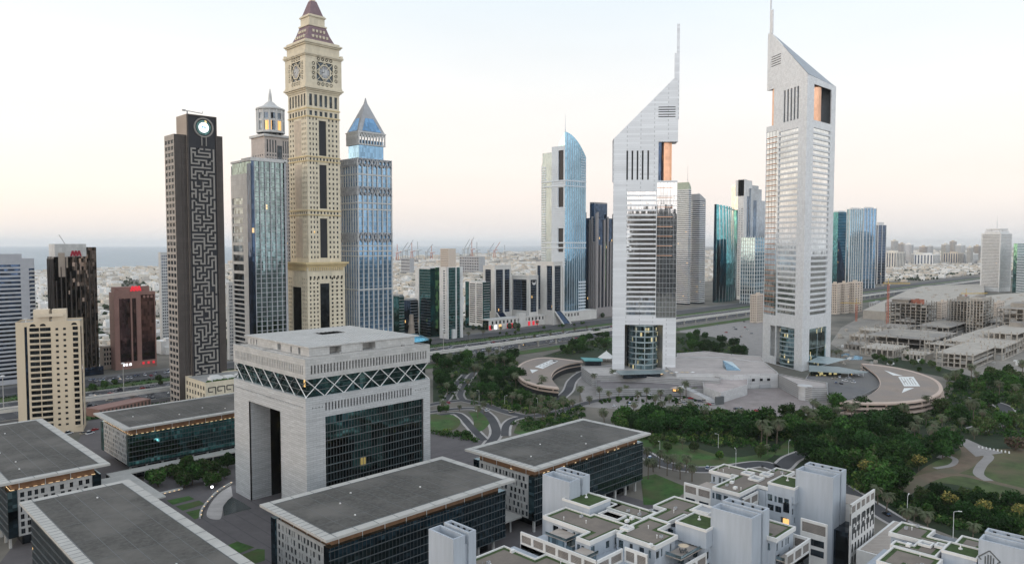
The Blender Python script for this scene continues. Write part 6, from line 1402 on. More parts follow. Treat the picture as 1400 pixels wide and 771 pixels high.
def greenbox(t, x0,y0,x1,y1, z, z0):
    b = MB(); b.box(x0,y0,z0,x1,y1,z-.46); b.build('green_roof_house', M['rwhite'], t); roofslab(t, boxr(x0-.1,y0-.1,x1+.1,y1+.1), z, .8, gravel=False)
    b = MB(); x, y = x0+(x1-x0)*.62, y0+(y1-y0)*.6; b.lathe(x,y,[(.55,z-.4),(.55,z-.1),(.2,z),(.16,z+.9)],10); b.bar((x-.5,y,z+.85),(x+.5,y,z+.85),.1); b.build('roof_vent', M['white'], t)
def light_well(t, x0,y0,x1,y1,z,mat=None):
    b = MB(); w = .45
    for q in ((x0,y0,x1,y0+w),(x0,y1-w,x1,y1),(x0,y0+w,x0+w,y1-w),(x1-w,y0+w,x1,y1-w)): b.box(q[0],q[1],z-.4,q[2],q[3],z+.35)
    b.build('well_wall', M['rwhite2'], t); b = MB(); b.box(x0+w,y0+w,z-.36,x1-w,y1-w,z-.30); b.build('well_floor', mat or M['greyc'], t)
def storey(t, poly, z0, z1, wins=True, every=3.1, depth=.35):
    """wall ring under a roof with curtained windows on the two seen sides"""
    A = sum(poly[k][0]*poly[(k+1)%len(poly)][1]-poly[(k+1)%len(poly)][0]*poly[k][1] for k in range(len(poly)))
    if A < 0: poly = poly[::-1]
    b = MB(); n = len(poly); todo = []
    for k in range(n):
        F = Face(poly[k], poly[(k+1)%n]); seen = F.n[0] < -.5 or F.n[1] < -.5; hs = []
        if seen and wins and F.w > 2.2:
            z = z1-3.4
            while z > z0:
                s = .7
                while s < F.w-1.6:
                    w = rgr.choice((.9,1.2,1.8,2.4))
                    if s+w > F.w-.5: break
                    if rgr.random() < .75: hs.append((s, s+w, z, z+rgr.choice((2.3,2.3,2.5))))
                    s += w + rgr.choice((.5,.8,1.6,2.4))
                z -= every*1.15
        b.wall(F, 0, F.w, z0, z1, hs, depth)
        todo.append((F, hs))
    b.build('wall', M['rwhite'], t)
    for F, hs in todo:
        for m in ('curt','winb'):
            sel = [h for i,h in enumerate(hs) if (i*7+int(h[0]*3)) % 3 != 0] if m == 'curt' else [h for i,h in enumerate(hs) if (i*7+int(h[0]*3)) % 3 == 0]
            if sel: panes(t, F, sel, -depth+.04, M[m], cap=40)
def screenwall(t, a, c, z0, z1, bays, th=.55):
    """terrace parapet frame with screened openings"""
    F = Face(a, c); b = MB(); w = F.w/bays; hs = [(w*k+.5, w*(k+1)-.5, z0+.6, z1-.8) for k in range(bays)]
    b.wall(F, 0, F.w, z0-12, z1, hs, th); b.fbox(F, 0, F.w, z1, z1+.12, -th, 0); Fb = Face(F.pt(F.w,0,-th)[:2], F.pt(0,0,-th)[:2]); b.wall(Fb, 0, Fb.w, z0-12, z1, [(Fb.w-h[1],Fb.w-h[0],h[2],h[3]) for h in hs], 0)
    b.build('screen_frame', M['rwhite2'], t)
    for h in hs: b = MB(); b.fbox(F, h[0], h[1], h[2], h[3], -th*.6, -th*.4); b.build('screen', M['screen'], t)
    # windows below
    rects = [(w*k+.9, w*(k+1)-.9, z, z+2.2) for k in range(bays) for z in (z0-3.4, z0-6.8)]
    panes(t, F, rects, .04, M['winb'], cap=24)
def balcony(t, x0,y0,x1,y1,z,rail=True):
    b = MB(); b.box(x0,y0,z-.35,x1,y1,z); b.build('terrace_floor', M['terrace'], t)
    if rail:
        b = MB(); b.box(x0,y0,z,x0+.06,y1,z+1.05); b.box(x0+.06,y0,z,x1,y0+.06,z+1.05); b.build('glass_rail', M['balg'], t)
def house(label, loc, name='residential_block'): return thing(name, label, 'apartment building', (*loc,0))
# --- block A, left of the front shaft
t = house('white terraced residential block at bottom centre with a red tiled roof court', (176,120))
z = ZRF
roofslab(t, [(171,137.5),(184,137.5),(184,136.2),(190.5,136.2),(190.5,151.5),(188.6,151.5),(188.6,162.4),(177,162.4),(177,143),(171,143)], z)
roofslab(t, [(198,137.2),(206.5,137.2),(206.5,162.6),(203,162.6),(203,152),(198,152)], z)
greenbox(t, 189.4,152.6,201.0,164.6, z+2.2, z-4)
b = MB(); b.box(190.4,141.6,z-1.6,198,151.6,z-.6); b.build('court_floor', M['turf'], t); light_well(t, 191.4,142.4,196.6,150.6,z-.3,M['brick']); light_well(t, 185.8,134.2,189.4,137.4,z+.1)
b = MB(); b.box(192.6,137.4,z-.5,197.4,141.0,z-.35); b.build('turf_strip', M['turf'], t)
for x,y in ((192,139),(195,139.3),(181,122.5)): b = MB(); b.box(x,y,z-.35,x+1.5,y+1,z+.5); b.build('roof_unit', M['white'], t)
roofslab(t, [(182.4,121.5),(194.6,121.5),(194.6,128.3),(201.2,128.3),(201.2,137.0),(190.5,137.0),(190.5,136.0),(182.4,136.0)], z-.02)
roofslab(t, [(201.4,129.5),(211.3,129.5),(211.3,123.6),(216.8,123.6),(216.8,130.3),(224.6,130.3),(224.6,142),(211.2,142),(211.2,137.2),(201.4,137.2)], z-.04)
light_well(t, 216.8,123.5,223.5,130.0,z+.05); greenbox(t, 199.6,114.6,211.0,125.6, z+2.0, z-4)
storey(t, [(171.6,138.2),(189.8,137),(189.8,161.8),(177.7,161.8),(177.7,143.8),(171.6,143.8)], 18, z-1.3)
storey(t, [(183,122.2),(194,122.2),(194,129),(200.6,129),(200.6,136.4),(183,136.4)], 18, z-1.3)
storey(t, [(201.8,126),(223.8,131),(223.8,141.4),(201.8,141.4)], 10, z-1.3); storey(t, [(198.6,138),(205.8,138),(205.8,162),(198.6,162)], 10, z-1.3, wins=False)
storey(t, [(200.4,115.4),(215.6,115.4),(215.6,126),(200.4,126)], 12, z-1.3)
balcony(t, 171.5,145,177.5,152,24.8); balcony(t, 166.5,134,171.5,140,24.3); balcony(t, 188.5,116.5,200.3,122,25.5)
b = MB(); b.box(165,125,0,214,161,24.2); b.box(165.6,129,24.2,171.4,161,24.3); b.build('lower_floors', M['rwhite'], t)
screenwall(t, (165.0,161.2), (165.0,130.2), 24.2, 28.0, 6); screenwall(t, (165.0,130.0), (177.6,130.0), 24.2, 28.0, 2); screenwall(t, (177.8,129.6),(177.8,121.4), 24.2, 28.6, 2)
screenwall(t, (188.4,114.6), (200.2,114.6), 20.0, 24.6, 2)
for x0,y0,x1,y1 in ((171.4,147.5,177.4,155.5),(166.2,135.0,171.2,140.5)):
    b = MB(); b.box(x0,y0,24.3,x1,y1,27.0); b.build('terrace_room', M['rwhite'], t); b = MB(); b.box(x0-.4,y0-.4,27.0,x1+.3,y1+.3,27.25); b.build('room_roof', M['terrace'], t)
    b = MB(); b.box(x0-.06,y0+.6,24.6,x0-.01,y1-.6,26.8); b.box(x0+.5,y0-.06,24.6,x1-.4,y0-.01,26.8); b.build('room_glazing', M['curt'], t)
    b = MB(); b.box(x0-.4,y0-.4,27.25,x0-.32,y1+.3,28.1); b.box(x0-.32,y0-.4,27.25,x1+.3,y0-.32,28.1); b.build('glass_rail', M['balg'], t)
# terrace furniture with its parasol
p = (193.5,118.8); tt = thing('parasol', 'beige parasol open over a terrace table on the white residential block', 'parasol', (*p,25.5)); b = MB(); b.bar((*p,25.5),(*p,28.2),.05); b.build('pole', M['white'], tt)
b = MB(); 
for k in range(8): a0,a1 = k*math.pi/4,(k+1)*math.pi/4; b.poly([(p[0]+1.7*math.cos(a0),p[1]+1.7*math.sin(a0),27.75),(p[0]+1.7*math.cos(a1),p[1]+1.7*math.sin(a1),27.75),(*p,28.3)])
b.build('canvas', M['canvas'], tt)
tt = thing('terrace_table', 'round dark table under the beige parasol', 'table', (*p,25.5)); b = MB(); b.lathe(*p,[(.75,26.2),(.75,26.26)],16); b.build('table_top', M['mull'], tt); b = MB(); b.lathe(*p,[(.35,25.5),(.08,25.6),(.07,26.2)],10); b.build('leg', M['mull'], tt)
for k,(dx,dy) in enumerate(((1.2,0),(-1.2,.1),(.1,1.2),(-.1,-1.2))):
    x, y = p[0]+dx, p[1]+dy; tt = thing('terrace_chair', 'dark chair drawn up to the table under the beige parasol', 'chair', (x,y,25.5), 'chairs round the parasol table'); b = MB(); b.box(x-.24,y-.24,25.92,x+.24,y+.24,25.98); b.build('seat', M['mull'], tt); b = MB(); s = 1 if (dx+dy) > 0 else -1
    b.box(x-.24+(.42*(dx>.5)),y-.24+(.42*(dy>.5)),25.98,x+.24-(.42*(dx<-.5)),y+.24-(.42*(dy<-.5)),26.45); b.build('backrest', M['mull'], tt)
    for lx,ly in ((-.2,-.2),(.2,-.2),(-.2,.2),(.2,.2)): b = MB(); b.bar((x+lx,y+ly,25.5),(x+lx,y+ly,25.92),.03); b.build('leg', M['mull'], tt)
# --- piece right of the front shaft
t = house('small white residential wing with balconies right of the nearest white shaft', (213,98)); roofslab(t, [(213.4,98.4),(227.2,98.4),(227.2,108.9),(215.4,108.9),(215.4,103),(213.4,103)], z); storey(t, [(214,99),(226.6,99),(226.6,108.3),(214,108.3)], 8, z-1.3)
for zz in (19.5,23.2): balcony(t, 213.8,95.6,227,98.6,zz+.2)
b = MB(); b.box(212.6,94.8,0,229,95.4,22); b.build('lower_wall', M['rwhite2'], t); screenwall(t, (212.6,94.8),(229.5,94.8), 22, 26.2, 3); screenwall(t, (229.6,106),(229.6,94.8), 22, 26.2, 2)
# --- block B around the middle shaft
t = house('white residential block round the tallest shaft with three small light wells on its roof', (243,112))
roofslab(t, [(243.2,126.2),(257,126.2),(257,122.2),(268.6,122.2),(268.6,123.4),(283,123.4),(283,131.2),(274.4,131.2),(274.4,139),(272.6,139),(272.6,148.8),(260.6,148.8),(260.6,139.2),(262,139.2),(262,137.4),(243.2,137.4)], z)
greenbox(t, 257.2,112.2,269.6,122.4, z+2.0, z-4)
light_well(t, 265.0,133.4,269.2,137.4,z+.1); light_well(t, 268.6,127.6,273.4,131.4,z+.1); light_well(t, 260.8,127.8,266.0,132.2,z+.1)
for x,y in ((252,134),(247,130)): b = MB(); b.box(x,y,z-.35,x+1.6,y+1.1,z+.5); b.build('roof_unit', M['white'], t)
storey(t, [(243.9,127),(256.4,127),(256.4,122.9),(267.9,122.9),(267.9,130),(273,130),(273,138),(272,138),(272,148),(261.2,148),(261.2,138.4),(243.9,138.4)], 12, z-1.3); storey(t, [(256.6,113),(268.8,113),(268.8,122.8),(256.6,122.8)], 6, z-1.3)
Fw = Face((256.6,122.8),(256.6,113)); b = MB(); b.fbox(Fw, 6.8, 9.0, 17.6, 20.2, .02, .15); b.build('lit_window', M['litgold'], t); b = MB(); b.fbox(Fw, 6.8, 9.0, 22.6, 26.0, .02, .15); b.build('window', M['winb'], t)
b = MB(); b.box(244.5,126,0,283,150,24); b.build('lower_floors', M['rwhite'], t); screenwall(t, (244.4,150.2),(244.4,138.6), 24, 28.2, 2); balcony(t, 245,139,260.4,149.6,25); screenwall(t, (244.4,125.4),(226.8,95.6)[::1] if False else (256.0,125.4), 24, 28.0, 2)
screenwall(t, (243.6,104.0),(243.6,95.0), 22, 26.8, 1)
t = house('white residential wing with tall slit windows right of the tallest shaft', (273,93)); b = MB(); b.box(273,94,0,284,105,25.4); b.build('body', M['rwhite2'], t); balcony(t, 273.2,94.8,283.6,104.4,25.7,False)
for a, c, n in (((261,93.6),(284,93.6),5),((284.2,106),(273,106),2)): screenwall(t, a, c, 25.6, 29.6, n)
Fw = Face((261,93.6),(284,93.6)); b = MB(); b.box(261,93.7,0,284,94.2,22); b.build('front_wall', M['rwhite2'], t); rects = [(1+k*2.9, 2.0+k*2.9, zz, zz+2.9) for k in range(8) for zz in (8,12.4,16.8,21.2)]; panes(t, Fw, rects, .06, M['winb'])
b = MB(); b.box(262,95,0,273,104,19); b.build('dark_bay', M['winb'], t)
t = house('pale low garage roof with slot openings beside the slit window wing', (262,78)); b = MB(); b.box(262,78,0,300,92,14); b.build('body', M['rwhite2'], t); b = MB(); b.box(263,79,14,299,91,14.2); b.build('deck', M['terrace'], t)
Fw = Face((262,78),(300,78)); panes(t, Fw, [(2+4*k,4.4+4*k,10.5,12.4) for k in range(9)], .05, M['winb'])
# --- block C at the lower right
t = house('white flat roofed residential block in the lower right corner with stepped roof outline', (233,50))
roofslab(t, [(243.6,66.2),(243.6,76),(256,76),(256,66),(248.8,66),(248.8,59),(257,59),(257,40),(250,40),(250,52),(244,52),(244,66.2)], z)
roofslab(t, [(233.6,60),(243.4,60),(243.4,67.2),(238.2,67.2),(238.2,72.4),(233.6,72.4)], z-.02); roofslab(t, [(222,58),(233.2,58),(233.2,71.4),(219,71.4),(219,64),(222,64)], z-.04)
greenbox(t, 235.4,50.2,244.0,59.0, z+1.8, z-4); light_well(t, 240.8,59.6,244.4,62.4,z+.2); light_well(t, 239.2,62.8,242.8,66.4,z+.2)
storey(t, [(244.2,52.6),(256,52.6),(256,75.4),(244.2,75.4)], 8, z-1.3); storey(t, [(219.6,58.6),(243,60.6),(243,71.6),(219.6,71.6)], 8, z-1.3)
b = MB(); b.box(214,48,0,243,77,24.4); b.build('lower_floors', M['rwhite'], t); screenwall(t, (213.8,77.2),(213.8,50), 22.6, 27, 5)
b = MB(); b.box(236,67.6,z-.35,237.8,68.8,z+.5); b.build('roof_unit', M['white'], t)
# --- block D at the bottom middle
t = house('gravel roof with round fans at the bottom edge before the front precinct block', (140,130))
roofslab(t, [(139.2,140.6),(150.5,140.6),(150.5,131),(165,131),(165,150),(160,150),(160,163.6),(139.2,163.6)], z-5.5); b = MB(); b.box(139.8,131.6,0,164,163,z-6.8); b.build('wall', M['rwhite'], t)
for k in range(2):
    p = (150+k*2.6,146-k*1.2); b = MB(); b.lathe(*p,[(1.0,z-5.9),(1.0,z-4.9),(.8,z-4.8),(.8,z-5.3)],14); b.build('roof_fan', M['white'], t)
for x,y in ((158,158),(140.5,150)): b = MB(); b.box(x,y,z-5.9,x+1.5,y+1.0,z-5.0); b.build('roof_unit', M['white'], t)
b = MB(); b.bar((139.9,152,z-6),(139.9,152,z-1),.06); b.build('antenna', M['frame'], t)

# roof clutter of the residential blocks
rc = random.Random(21)
for x0,y0,x1,y1,zz in ((178,145,187,160,29.65),(199,140,205,160,29.65),(184,124,193,134,29.63),(204,132,222,140,29.6),(246,128,256,136,29.65),(262,141,271,147,29.65),(275,124.5,282,130,29.65),(245,67,255,75,29.65),(221,60,232,70,29.6),(142,143,149,162,24.1),(152,133,163,148,24.1)):
    for k in range(3):
        x, y = rc.uniform(x0,x1), rc.uniform(y0,y1); kind = rc.random()
        if kind < .55: q = thing('air_conditioner', 'small pale air conditioning unit standing on the gravel of the residential roofs', 'air conditioner', (x,y,zz), 'air conditioners on the residential roofs'); b = MB(); b.box(x-.55,y-.4,zz+.1,x+.55,y+.4,zz+.85); b.build('casing', M['greyc'], q); b = MB(); b.lathe(x,y,[(.3,zz+.85),(.3,zz+.9)],10); b.build('fan', M['mull'], q)
        else: q = thing('roof_pipe', 'short white vent pipe standing on the gravel of the residential roofs', 'vent pipe', (x,y,zz), 'vent pipes on the residential roofs'); b = MB(); b.bar((x,y,zz),(x,y,zz+.9),.11,6); b.build('pipe', M['white'], q); b = MB(); b.lathe(x,y,[(.2,zz+.9),(.22,zz+1.05),(.06,zz+1.15)],8); b.build('cap', M['white'], q)
# ------------------------------------------------------------------ building site on the right
M['site']=pm('raw_concrete', (0.33,0.30,0.262), 0.9, var=0.2, scale=0.15, tint=((0.24,0.225,0.21), 0.05)); M['sitepale']=pm('pale_screed', (0.41,0.375,0.33), 0.9, var=0.2, scale=0.1)
M['formred']=pm('red_formwork', (0.33,0.13,0.09), 0.8, var=0.3, scale=0.2); M['rust']=pm('crane_red', (0.42,0.12,0.07), 0.6); M['yellow']=pm('crane_yellow', (0.55,0.36,0.05), 0.6)
def skeleton(label, r, z0, nf, fh, nx, ny, extra=0, cat='building site', name='concrete_frame', pale=False, core=True):
    x0,y0,x1,y1 = r; t = thing(name, label, cat, (x0,y0,z0)); rg = random.Random(int(x0+y0)); m = M['sitepale'] if pale else M['site']
    b = MB()
    for k in range(nf+1): e = rg.uniform(-.6,.6) if k < nf else 0; b.box(x0-.6+e,y0-.6,z0+k*fh,x1+.6,y1+.6+e,z0+k*fh+.6)
    b.build('floor_slab', m, t)
    def col(x, y, za, zb, w): b = MB(); b.box(x-w,y-w,za,x+w,y+w,zb); b.build('column', m, t)
    for i in range(nx+1):
        for j in range(ny+1):
            x, y = x0+(x1-x0)*i/nx, y0+(y1-y0)*j/ny
            if 0 < i < nx and 0 < j < ny:
                if not core and rg.random() < .4: col(x, y, z0+nf*fh+.45, z0+nf*fh+.45+rg.uniform(.8,3.2), .35)
                continue
            if i and j and (i < nx) != (j < ny) and False: continue
            col(x, y, z0, z0+nf*fh+(0 if not extra or rg.random() < .3 else rg.uniform(1.9,3.9)), .55)
    if core: b = MB(); b.box(x0+(x1-x0)*.35,y0+(y1-y0)*.3,z0,x0+(x1-x0)*.7,y0+(y1-y0)*.75,z0+nf*fh+6); b.build('core', M['site'], t)
    # half built infill walls
    b = MB()
    for k in range(nf):
        for F, n in ((Face((x0,y1),(x0,y0)),ny),(Face((x0,y0),(x1,y0)),nx)):
            for i in range(n):
                if rg.random() < .22: b.fbox(F, F.w*i/n+.6, F.w*(i+1)/n-.6, z0+k*fh+.61, z0+k*fh+fh*rg.uniform(.4,.98), -.5, -.2)
    b.build('infill_wall', M['concrete'], t); return t
r = rect(1269,1213,1283,Y=1036); zt = zat(417,r[0],r[1]); t = skeleton('raw concrete frame with rust red formwork on its top, left of the two under construction', r, 0, 8, zt/8, 4, 8, 1)
b = MB(); 
for k in range(5): b.box(r[0]+2+3*k,r[1]+4+4*k,zt,r[0]+4.6+3*k,r[1]+9+4*k,zt+random.uniform(4,8))
b.build('formwork', M['formred'], t); b = MB(); b.box(r[0]+8,r[1]+26,zt,r[2],r[3]-6,zt+5); b.box(r[0]+6,r[1]+24,zt+5,r[2]+2,r[3]-4,zt+5.6); b.build('upper_floor', M['site'], t)
r = rect(1347,1325,1361,Y=985); zt = zat(412,r[0],r[1]); t = skeleton('tall concrete frame with white grid front, right of the two under construction', r, 0, 11, zt/11, 4, 5, 1, pale=True); b = MB(); b.box(r[0]+2,r[1]+2,zt,r[2]-2,r[3]-2,zt+4); b.build('plant_room', M['sitepale'], t)
r = rect(1325,1298,1340,Y=1030); zt = zat(413,r[0],r[1]); skeleton('long concrete frame with many thin open floors behind the white grid front', r, 0, 12, zt/12, 5, 6, 1)
r = rect(1412,1366,1430,Y=900); zt = zat(424,r[0],r[1]); skeleton('grey concrete frame with dark openings cut by the right edge', r, 0, 7, zt/7, 4, 5, 0)
DECKS = ((1228,1178,1240,455,463,1,'low open deck left of the concrete frames with pale top'),(1278,1186,1312,466,481,2,'broad low car park deck of two open floors amid the building site'),(1345,1296,1410,470,486,2,'low unfinished deck with many stub columns at the right of the site'),(1335,1285,1440,487,506,3,'pale three floor open deck nearest the trees on the right of the site'),(1300,1255,1372,449,461,2,'grey transfer deck under the concrete frames'),(1395,1348,1450,458,482,3,'pale unfinished walls with slot windows near the right edge'),
 (1205,1165,1216,463,470,1,'small open deck at the left rim of the building site'),(1240,1200,1258,450,458,1,'grey raised deck below the left concrete frame'),(1225,1180,1246,480,490,1,'pale low slab with columns left of the broad car park deck'),(1375,1318,1402,477,494,2,'two floor pale frame in the lower right of the site'),(1400,1350,1440,444,458,3,'grey frame between the white grid front and the right edge'),(1310,1268,1322,474,486,2,'narrow unfinished frame between the decks'),(1268,1238,1280,487,496,1,'short pale slab close behind the right crescent'),(1190,1158,1204,474,481,1,'little concrete slab behind the pool'))
for k,(uN,uL,uR,vt,vb,nf,lb) in enumerate(DECKS):
    r = rect(uN,uL,uR,Y=120000/(vb-335)); zt = max(3.0, zat(vt,r[0],r[1]))+.037*k; skeleton(lb, r, 0, nf, zt/nf, 7, 6, 1, name='open_deck', pale=k%3 != 1, core=k in (5,10))
for uN,uL,uR,Y,vt,lb in ((1290,1283,1299,1120,413,'cream building seen between the two concrete frames'),(1366,1361,1376,1110,414,'cream banded building right of the white grid frame'),(1204,1190,1212,1400,414,'low dark shed with a violet hoarding behind the site')):
    slab_flat(lb, uN,uL,uR,Y,vt,M['peach'] if Y < 1300 else M['greyc'],4,4,8 if Y < 1300 else 3, name='cream_building' if Y < 1300 else 'site_shed')
def crane(u, vb, Y, vt, jl, jr, lb, ang=0.6):
    x, y = C2W((u-CU)/FPX*Y*CT, Y); zt = zat(vt,x,y); t = thing('tower_crane', lb, 'crane', (x,y,0)); b = MB(); n = 8
    for k in range(4): dx, dy = ((-1,-1),(1,-1),(1,1),(-1,1))[k]; b.bar((x+dx,y+dy,0),(x+dx,y+dy,zt),.28,4)
    z = 0
    while z < zt-4: b.bar((x-1,y-1,z),(x+1,y-1,z+4),.16,4); b.bar((x-1,y-1,z+4),(x-1,y+1,z),.16,4); z += 4
    b.build('mast', M['rust'], t)
    c, s = math.cos(ang), math.sin(ang); b = MB()
    for o in (0, 1.6): b.bar((x-c*jl,y-s*jl,zt+o),(x+c*jr,y+s*jr,zt+o*.5),.28,4)
    q = -jl
    while q < jr-3: b.bar((x+c*q,y+s*q,zt),(x+c*(q+3),y+s*(q+3),zt+1.3),.15,4); q += 3
    b.bar((x,y,zt),(x,y,zt+8),.35,4); b.bar((x,y,zt+8),(x+c*jr*.7,y+s*jr*.7,zt+1),.1,4); b.bar((x,y,zt+8),(x-c*jl,y-s*jl,zt+1),.1,4); b.build('jib', M['yellow'], t)
    b = MB(); b.box(x-c*jl-1.5,y-s*jl-1.5,zt-3,x-c*jl+1.5,y-s*jl+1.5,zt); b.build('counterweight', M['site'], t)
    b = MB(); b.box(x+1,y-1.6,zt-2.2,x+2.8,y,zt-.2); b.build('cab', M['white'], t)
crane(1216,440,1050,388,8,32,'red mast tower crane with a yellow jib left of the concrete frames', -.75); crane(1323,440,1060,402,10,40,'grey and yellow tower crane over the right concrete frames', -.5); crane(1173,430,1150,415,6,24,'small pale tower crane by the cream apartment slabs', 1.9)
# exhibition halls
for px,z,lb in (([(1180,424),(1240,397),(1262,391),(1345,388),(1346,399),(1318,410),(1262,414),(1240,428)],14,'vast flat cream exhibition hall roof beyond the building site'),([(1346,404),(1420,398),(1420,416),(1362,420),(1330,412)],16,'cream flat hall roof in front of the white grid tower')):
    q = [G(u,v,z) for u,v in px]; t = thing('exhibition_hall', lb, 'hall', (*q[0],0)); b = MB(); b.prism(q, 0, z); b.build('hall', M['sitepale'], t); b = MB()
    for k in range(14): 
        f = random.random(); i = random.randrange(len(q)); c = (sum(x for x,_ in q)/len(q), sum(y for _,y in q)/len(q)); x, y = c[0]+(q[i][0]-c[0])*f*.8, c[1]+(q[i][1]-c[1])*f*.8; b.box(x-4,y-3,z,x+4,y+3,z+2)
    b.build('roof_units', M['sitepale'], t)
# site clutter
for k in range(110):
    u, v = random.choice((random.uniform(1145,1300),random.uniform(1280,1400))), random.uniform(450,500)
    if u > 1310 and v < 480: continue
    p = G(u,v); w, d, h = random.uniform(2,7), random.uniform(2,5), random.uniform(1,3)
    b = MB(); b.box(p[0],p[1],0,p[0]+w,p[1]+d,h); b.box(p[0]+.3,p[1]+.3,h,p[0]+w-.3,p[1]+d-.3,h+.25); o = b.build('site_cabin', M[random.choice(('white','sitepale','site','concrete'))], org=(p[0],p[1],0)); tag(o, 'small pale cabin or stack of material on the sandy building site', 'site cabin', 'cabins and stacks on the building site')
# ------------------------------------------------------------------ the low city beyond
tints = [(0.66,0.62,0.55),(0.72,0.70,0.67),(0.55,0.48,0.40),(0.63,0.57,0.49),(0.74,0.73,0.71),(0.48,0.45,0.41)]
HM = [pm('house_render_%s' % n, c, 0.9, var=0.12, scale=0.2) for n, c in zip(('cream','white','tan','sand','chalk','grey'), tints)]
def house_geo(b, x, y, w, d, h, rg, m=0, small=False):
    b.box(x-w/2,y-d/2,0,x+w/2,y+d/2,h,m)
    if not small:
        a = rg.uniform(.3,.6); s = rg.choice((-1,1)); b.box(x-w/2+.3,y-d*.5*a,h,x-w/2+w*.45,y+d*.4*a,h+2.6,m)
        b.box(x+s*w/2-(.0 if s>0 else w*.3),y-d*.3,0,x+s*w/2+(w*.3 if s>0 else 0),y+d*.3,h*.55,m)
def coast_v(u):
    for (a,c),(d,e) in zip(CPX, CPX[1:]):
        if a <= u <= d: return c+(e-c)*(u-a)/(d-a)
    return 0
CPX = [(-260,378),(-60,374),(0,372.5),(130,367),(220,364.5),(420,357),(560,351.5),(640,347.5),(740,342.5),(850,339.6),(2000,336)]
rg = random.Random(3); cand = []
def proj_uv(x, y): X, Yc = (x-y)/R2, (x+y)/R2; return CU+FPX*X/(Yc*CT), HZ+FPX*HCAM/Yc
step = 30
for i in range(-30, 200):
    for j in range(5, 200):
        x, y = i*step+rg.uniform(-6,6), j*step+rg.uniform(-6,6)
        if x+y < 900 or (x+y)/R2 > 4600: continue
        u, v = proj_uv(x, y)
        if not (-30 < u < 1430): continue
        west = y > 790 and u < 1000; east = 1120 < u and not (530 < y < 765)
        if not (west or east) or v < coast_v(u)+1.2: continue
        if east and (v > 386 or (1330 < u < 1345 and v > 400)): continue
        if i % 7 == 0 or j % 9 == 0: continue
        if rg.random() < .14: continue
        cand.append(((x+y), x, y, u, v))
cand.sort()
# nearest houses that can be seen between the towers
GAPS = [(46,64),(131,148),(208,230),(308,320),(534,568),(600,604),(630,636),(668,672),(694,702),(1180,1213),(1212,1341)]
vis = [c for c in cand if any(a-2 < c[3] < d+2 for a, d in GAPS) or c[4] < 366]
near = vis[:290]; nearset = {c[1:3] for c in near}
protos = []
for k in range(6):
    b = MB()
    W_, D_, H_ = ((14,16,7.5),(18,14,8),(12,20,7),(20,18,11),(15,15,14),(24,14,6.5))[k]; house_geo(b, 0, 0, W_, D_, H_, rg)
    b.box(-W_/2+1,-D_/2-.05,1,-W_/2+3,-D_/2+.02,3,1); b.box(W_/2-4,-D_/2-.05,H_-3,W_/2-2,-D_/2+.02,H_-1.4,1); b.box(-W_/2-.05,-2,H_-3,-W_/2+.02,0,H_-1.4,1); b.box(-1,-D_/2-.05,H_-3,1,-D_/2+.02,H_-1.4,1)
    protos.append(b.mesh('low_house', [HM[k], M['win']]))
for c in near:
    me = rg.choice(protos); o = bpy.data.objects.new('low_house', me); COL.objects.link(o); o.location = (c[1],c[2],0); o.rotation_euler = (0,0,rg.choice((0,math.pi/2,math.pi,-math.pi/2))); s = rg.uniform(.8,1.25); o.scale = (s,s,rg.uniform(.8,1.4))
    east = c[3] > 1000; tag(o, ('flat roofed cream house in the low district beyond the exhibition halls' if east else 'flat roofed pale house in the low district between the highway towers and the sea'), 'house', 'houses of the low district east' if east else 'houses of the low district by the sea')
b = MB(); nrest = 0
for c in cand:
    if c[1:3] in nearset: continue
    if c[0] < near[-1][0] and not any(a-14 < c[3] < d+14 for a, d in GAPS): continue
    h = rg.choice((6,7,8,8,10,14)); house_geo(b, c[1], c[2], rg.uniform(12,24), rg.uniform(12,22), h, rg, rg.randrange(6), small=c[0]>2600); nrest += 1
# the farther city: coarser blocks up to the port and the eastern horizon
for k in range(5200):
    u = rg.choice((rg.uniform(-30,760), rg.uniform(880,1430))); Y = rg.uniform(4400, 15000)**1.0; v = HZ+FPX*HCAM/Y
    if v < coast_v(u)+.6: continue
    x, y = C2W((u-CU)/FPX*Y*CT, Y); w = rg.uniform(20,70); b.box(x-w/2,y-w/3,0,x+w/2,y+w/3,rg.choice((7,9,12,18,26)),rg.randrange(6))
o = b.build('low_city', HM); tag(o, 'pale sprawl of low flat roofed houses fading towards the sea', 'city', kind='stuff')
M['leafdark']=pm('far_foliage', (0.028,0.045,0.022), 0.95, var=0.4, scale=0.05)
b = MB()
for k in range(5200):
    u = rg.choice((rg.uniform(-30,860), rg.uniform(1140,1430))); Y = 850*(5.5**rg.random()); v = HZ+FPX*HCAM/Y; x, y = C2W((u-CU)/FPX*Y*CT, Y)
    if v < coast_v(u)+1 or (u < 1000 and y < 745) or (u > 1000 and (530 < y < 765 or v > 384)): continue
    n = rg.randint(1,5)
    for q in range(n):
        xx, yy, r_ = x+rg.uniform(-14,14), y+rg.uniform(-14,14), rg.uniform(2,4.5)
        b.lathe(xx, yy, [(r_*.5,.5),(r_,r_*.9),(r_*.75,r_*1.7),(r_*.2,r_*2.1)], 6, a0=rg.random())
tag(b.build('city_trees', M['leafdark']), kind='stuff')
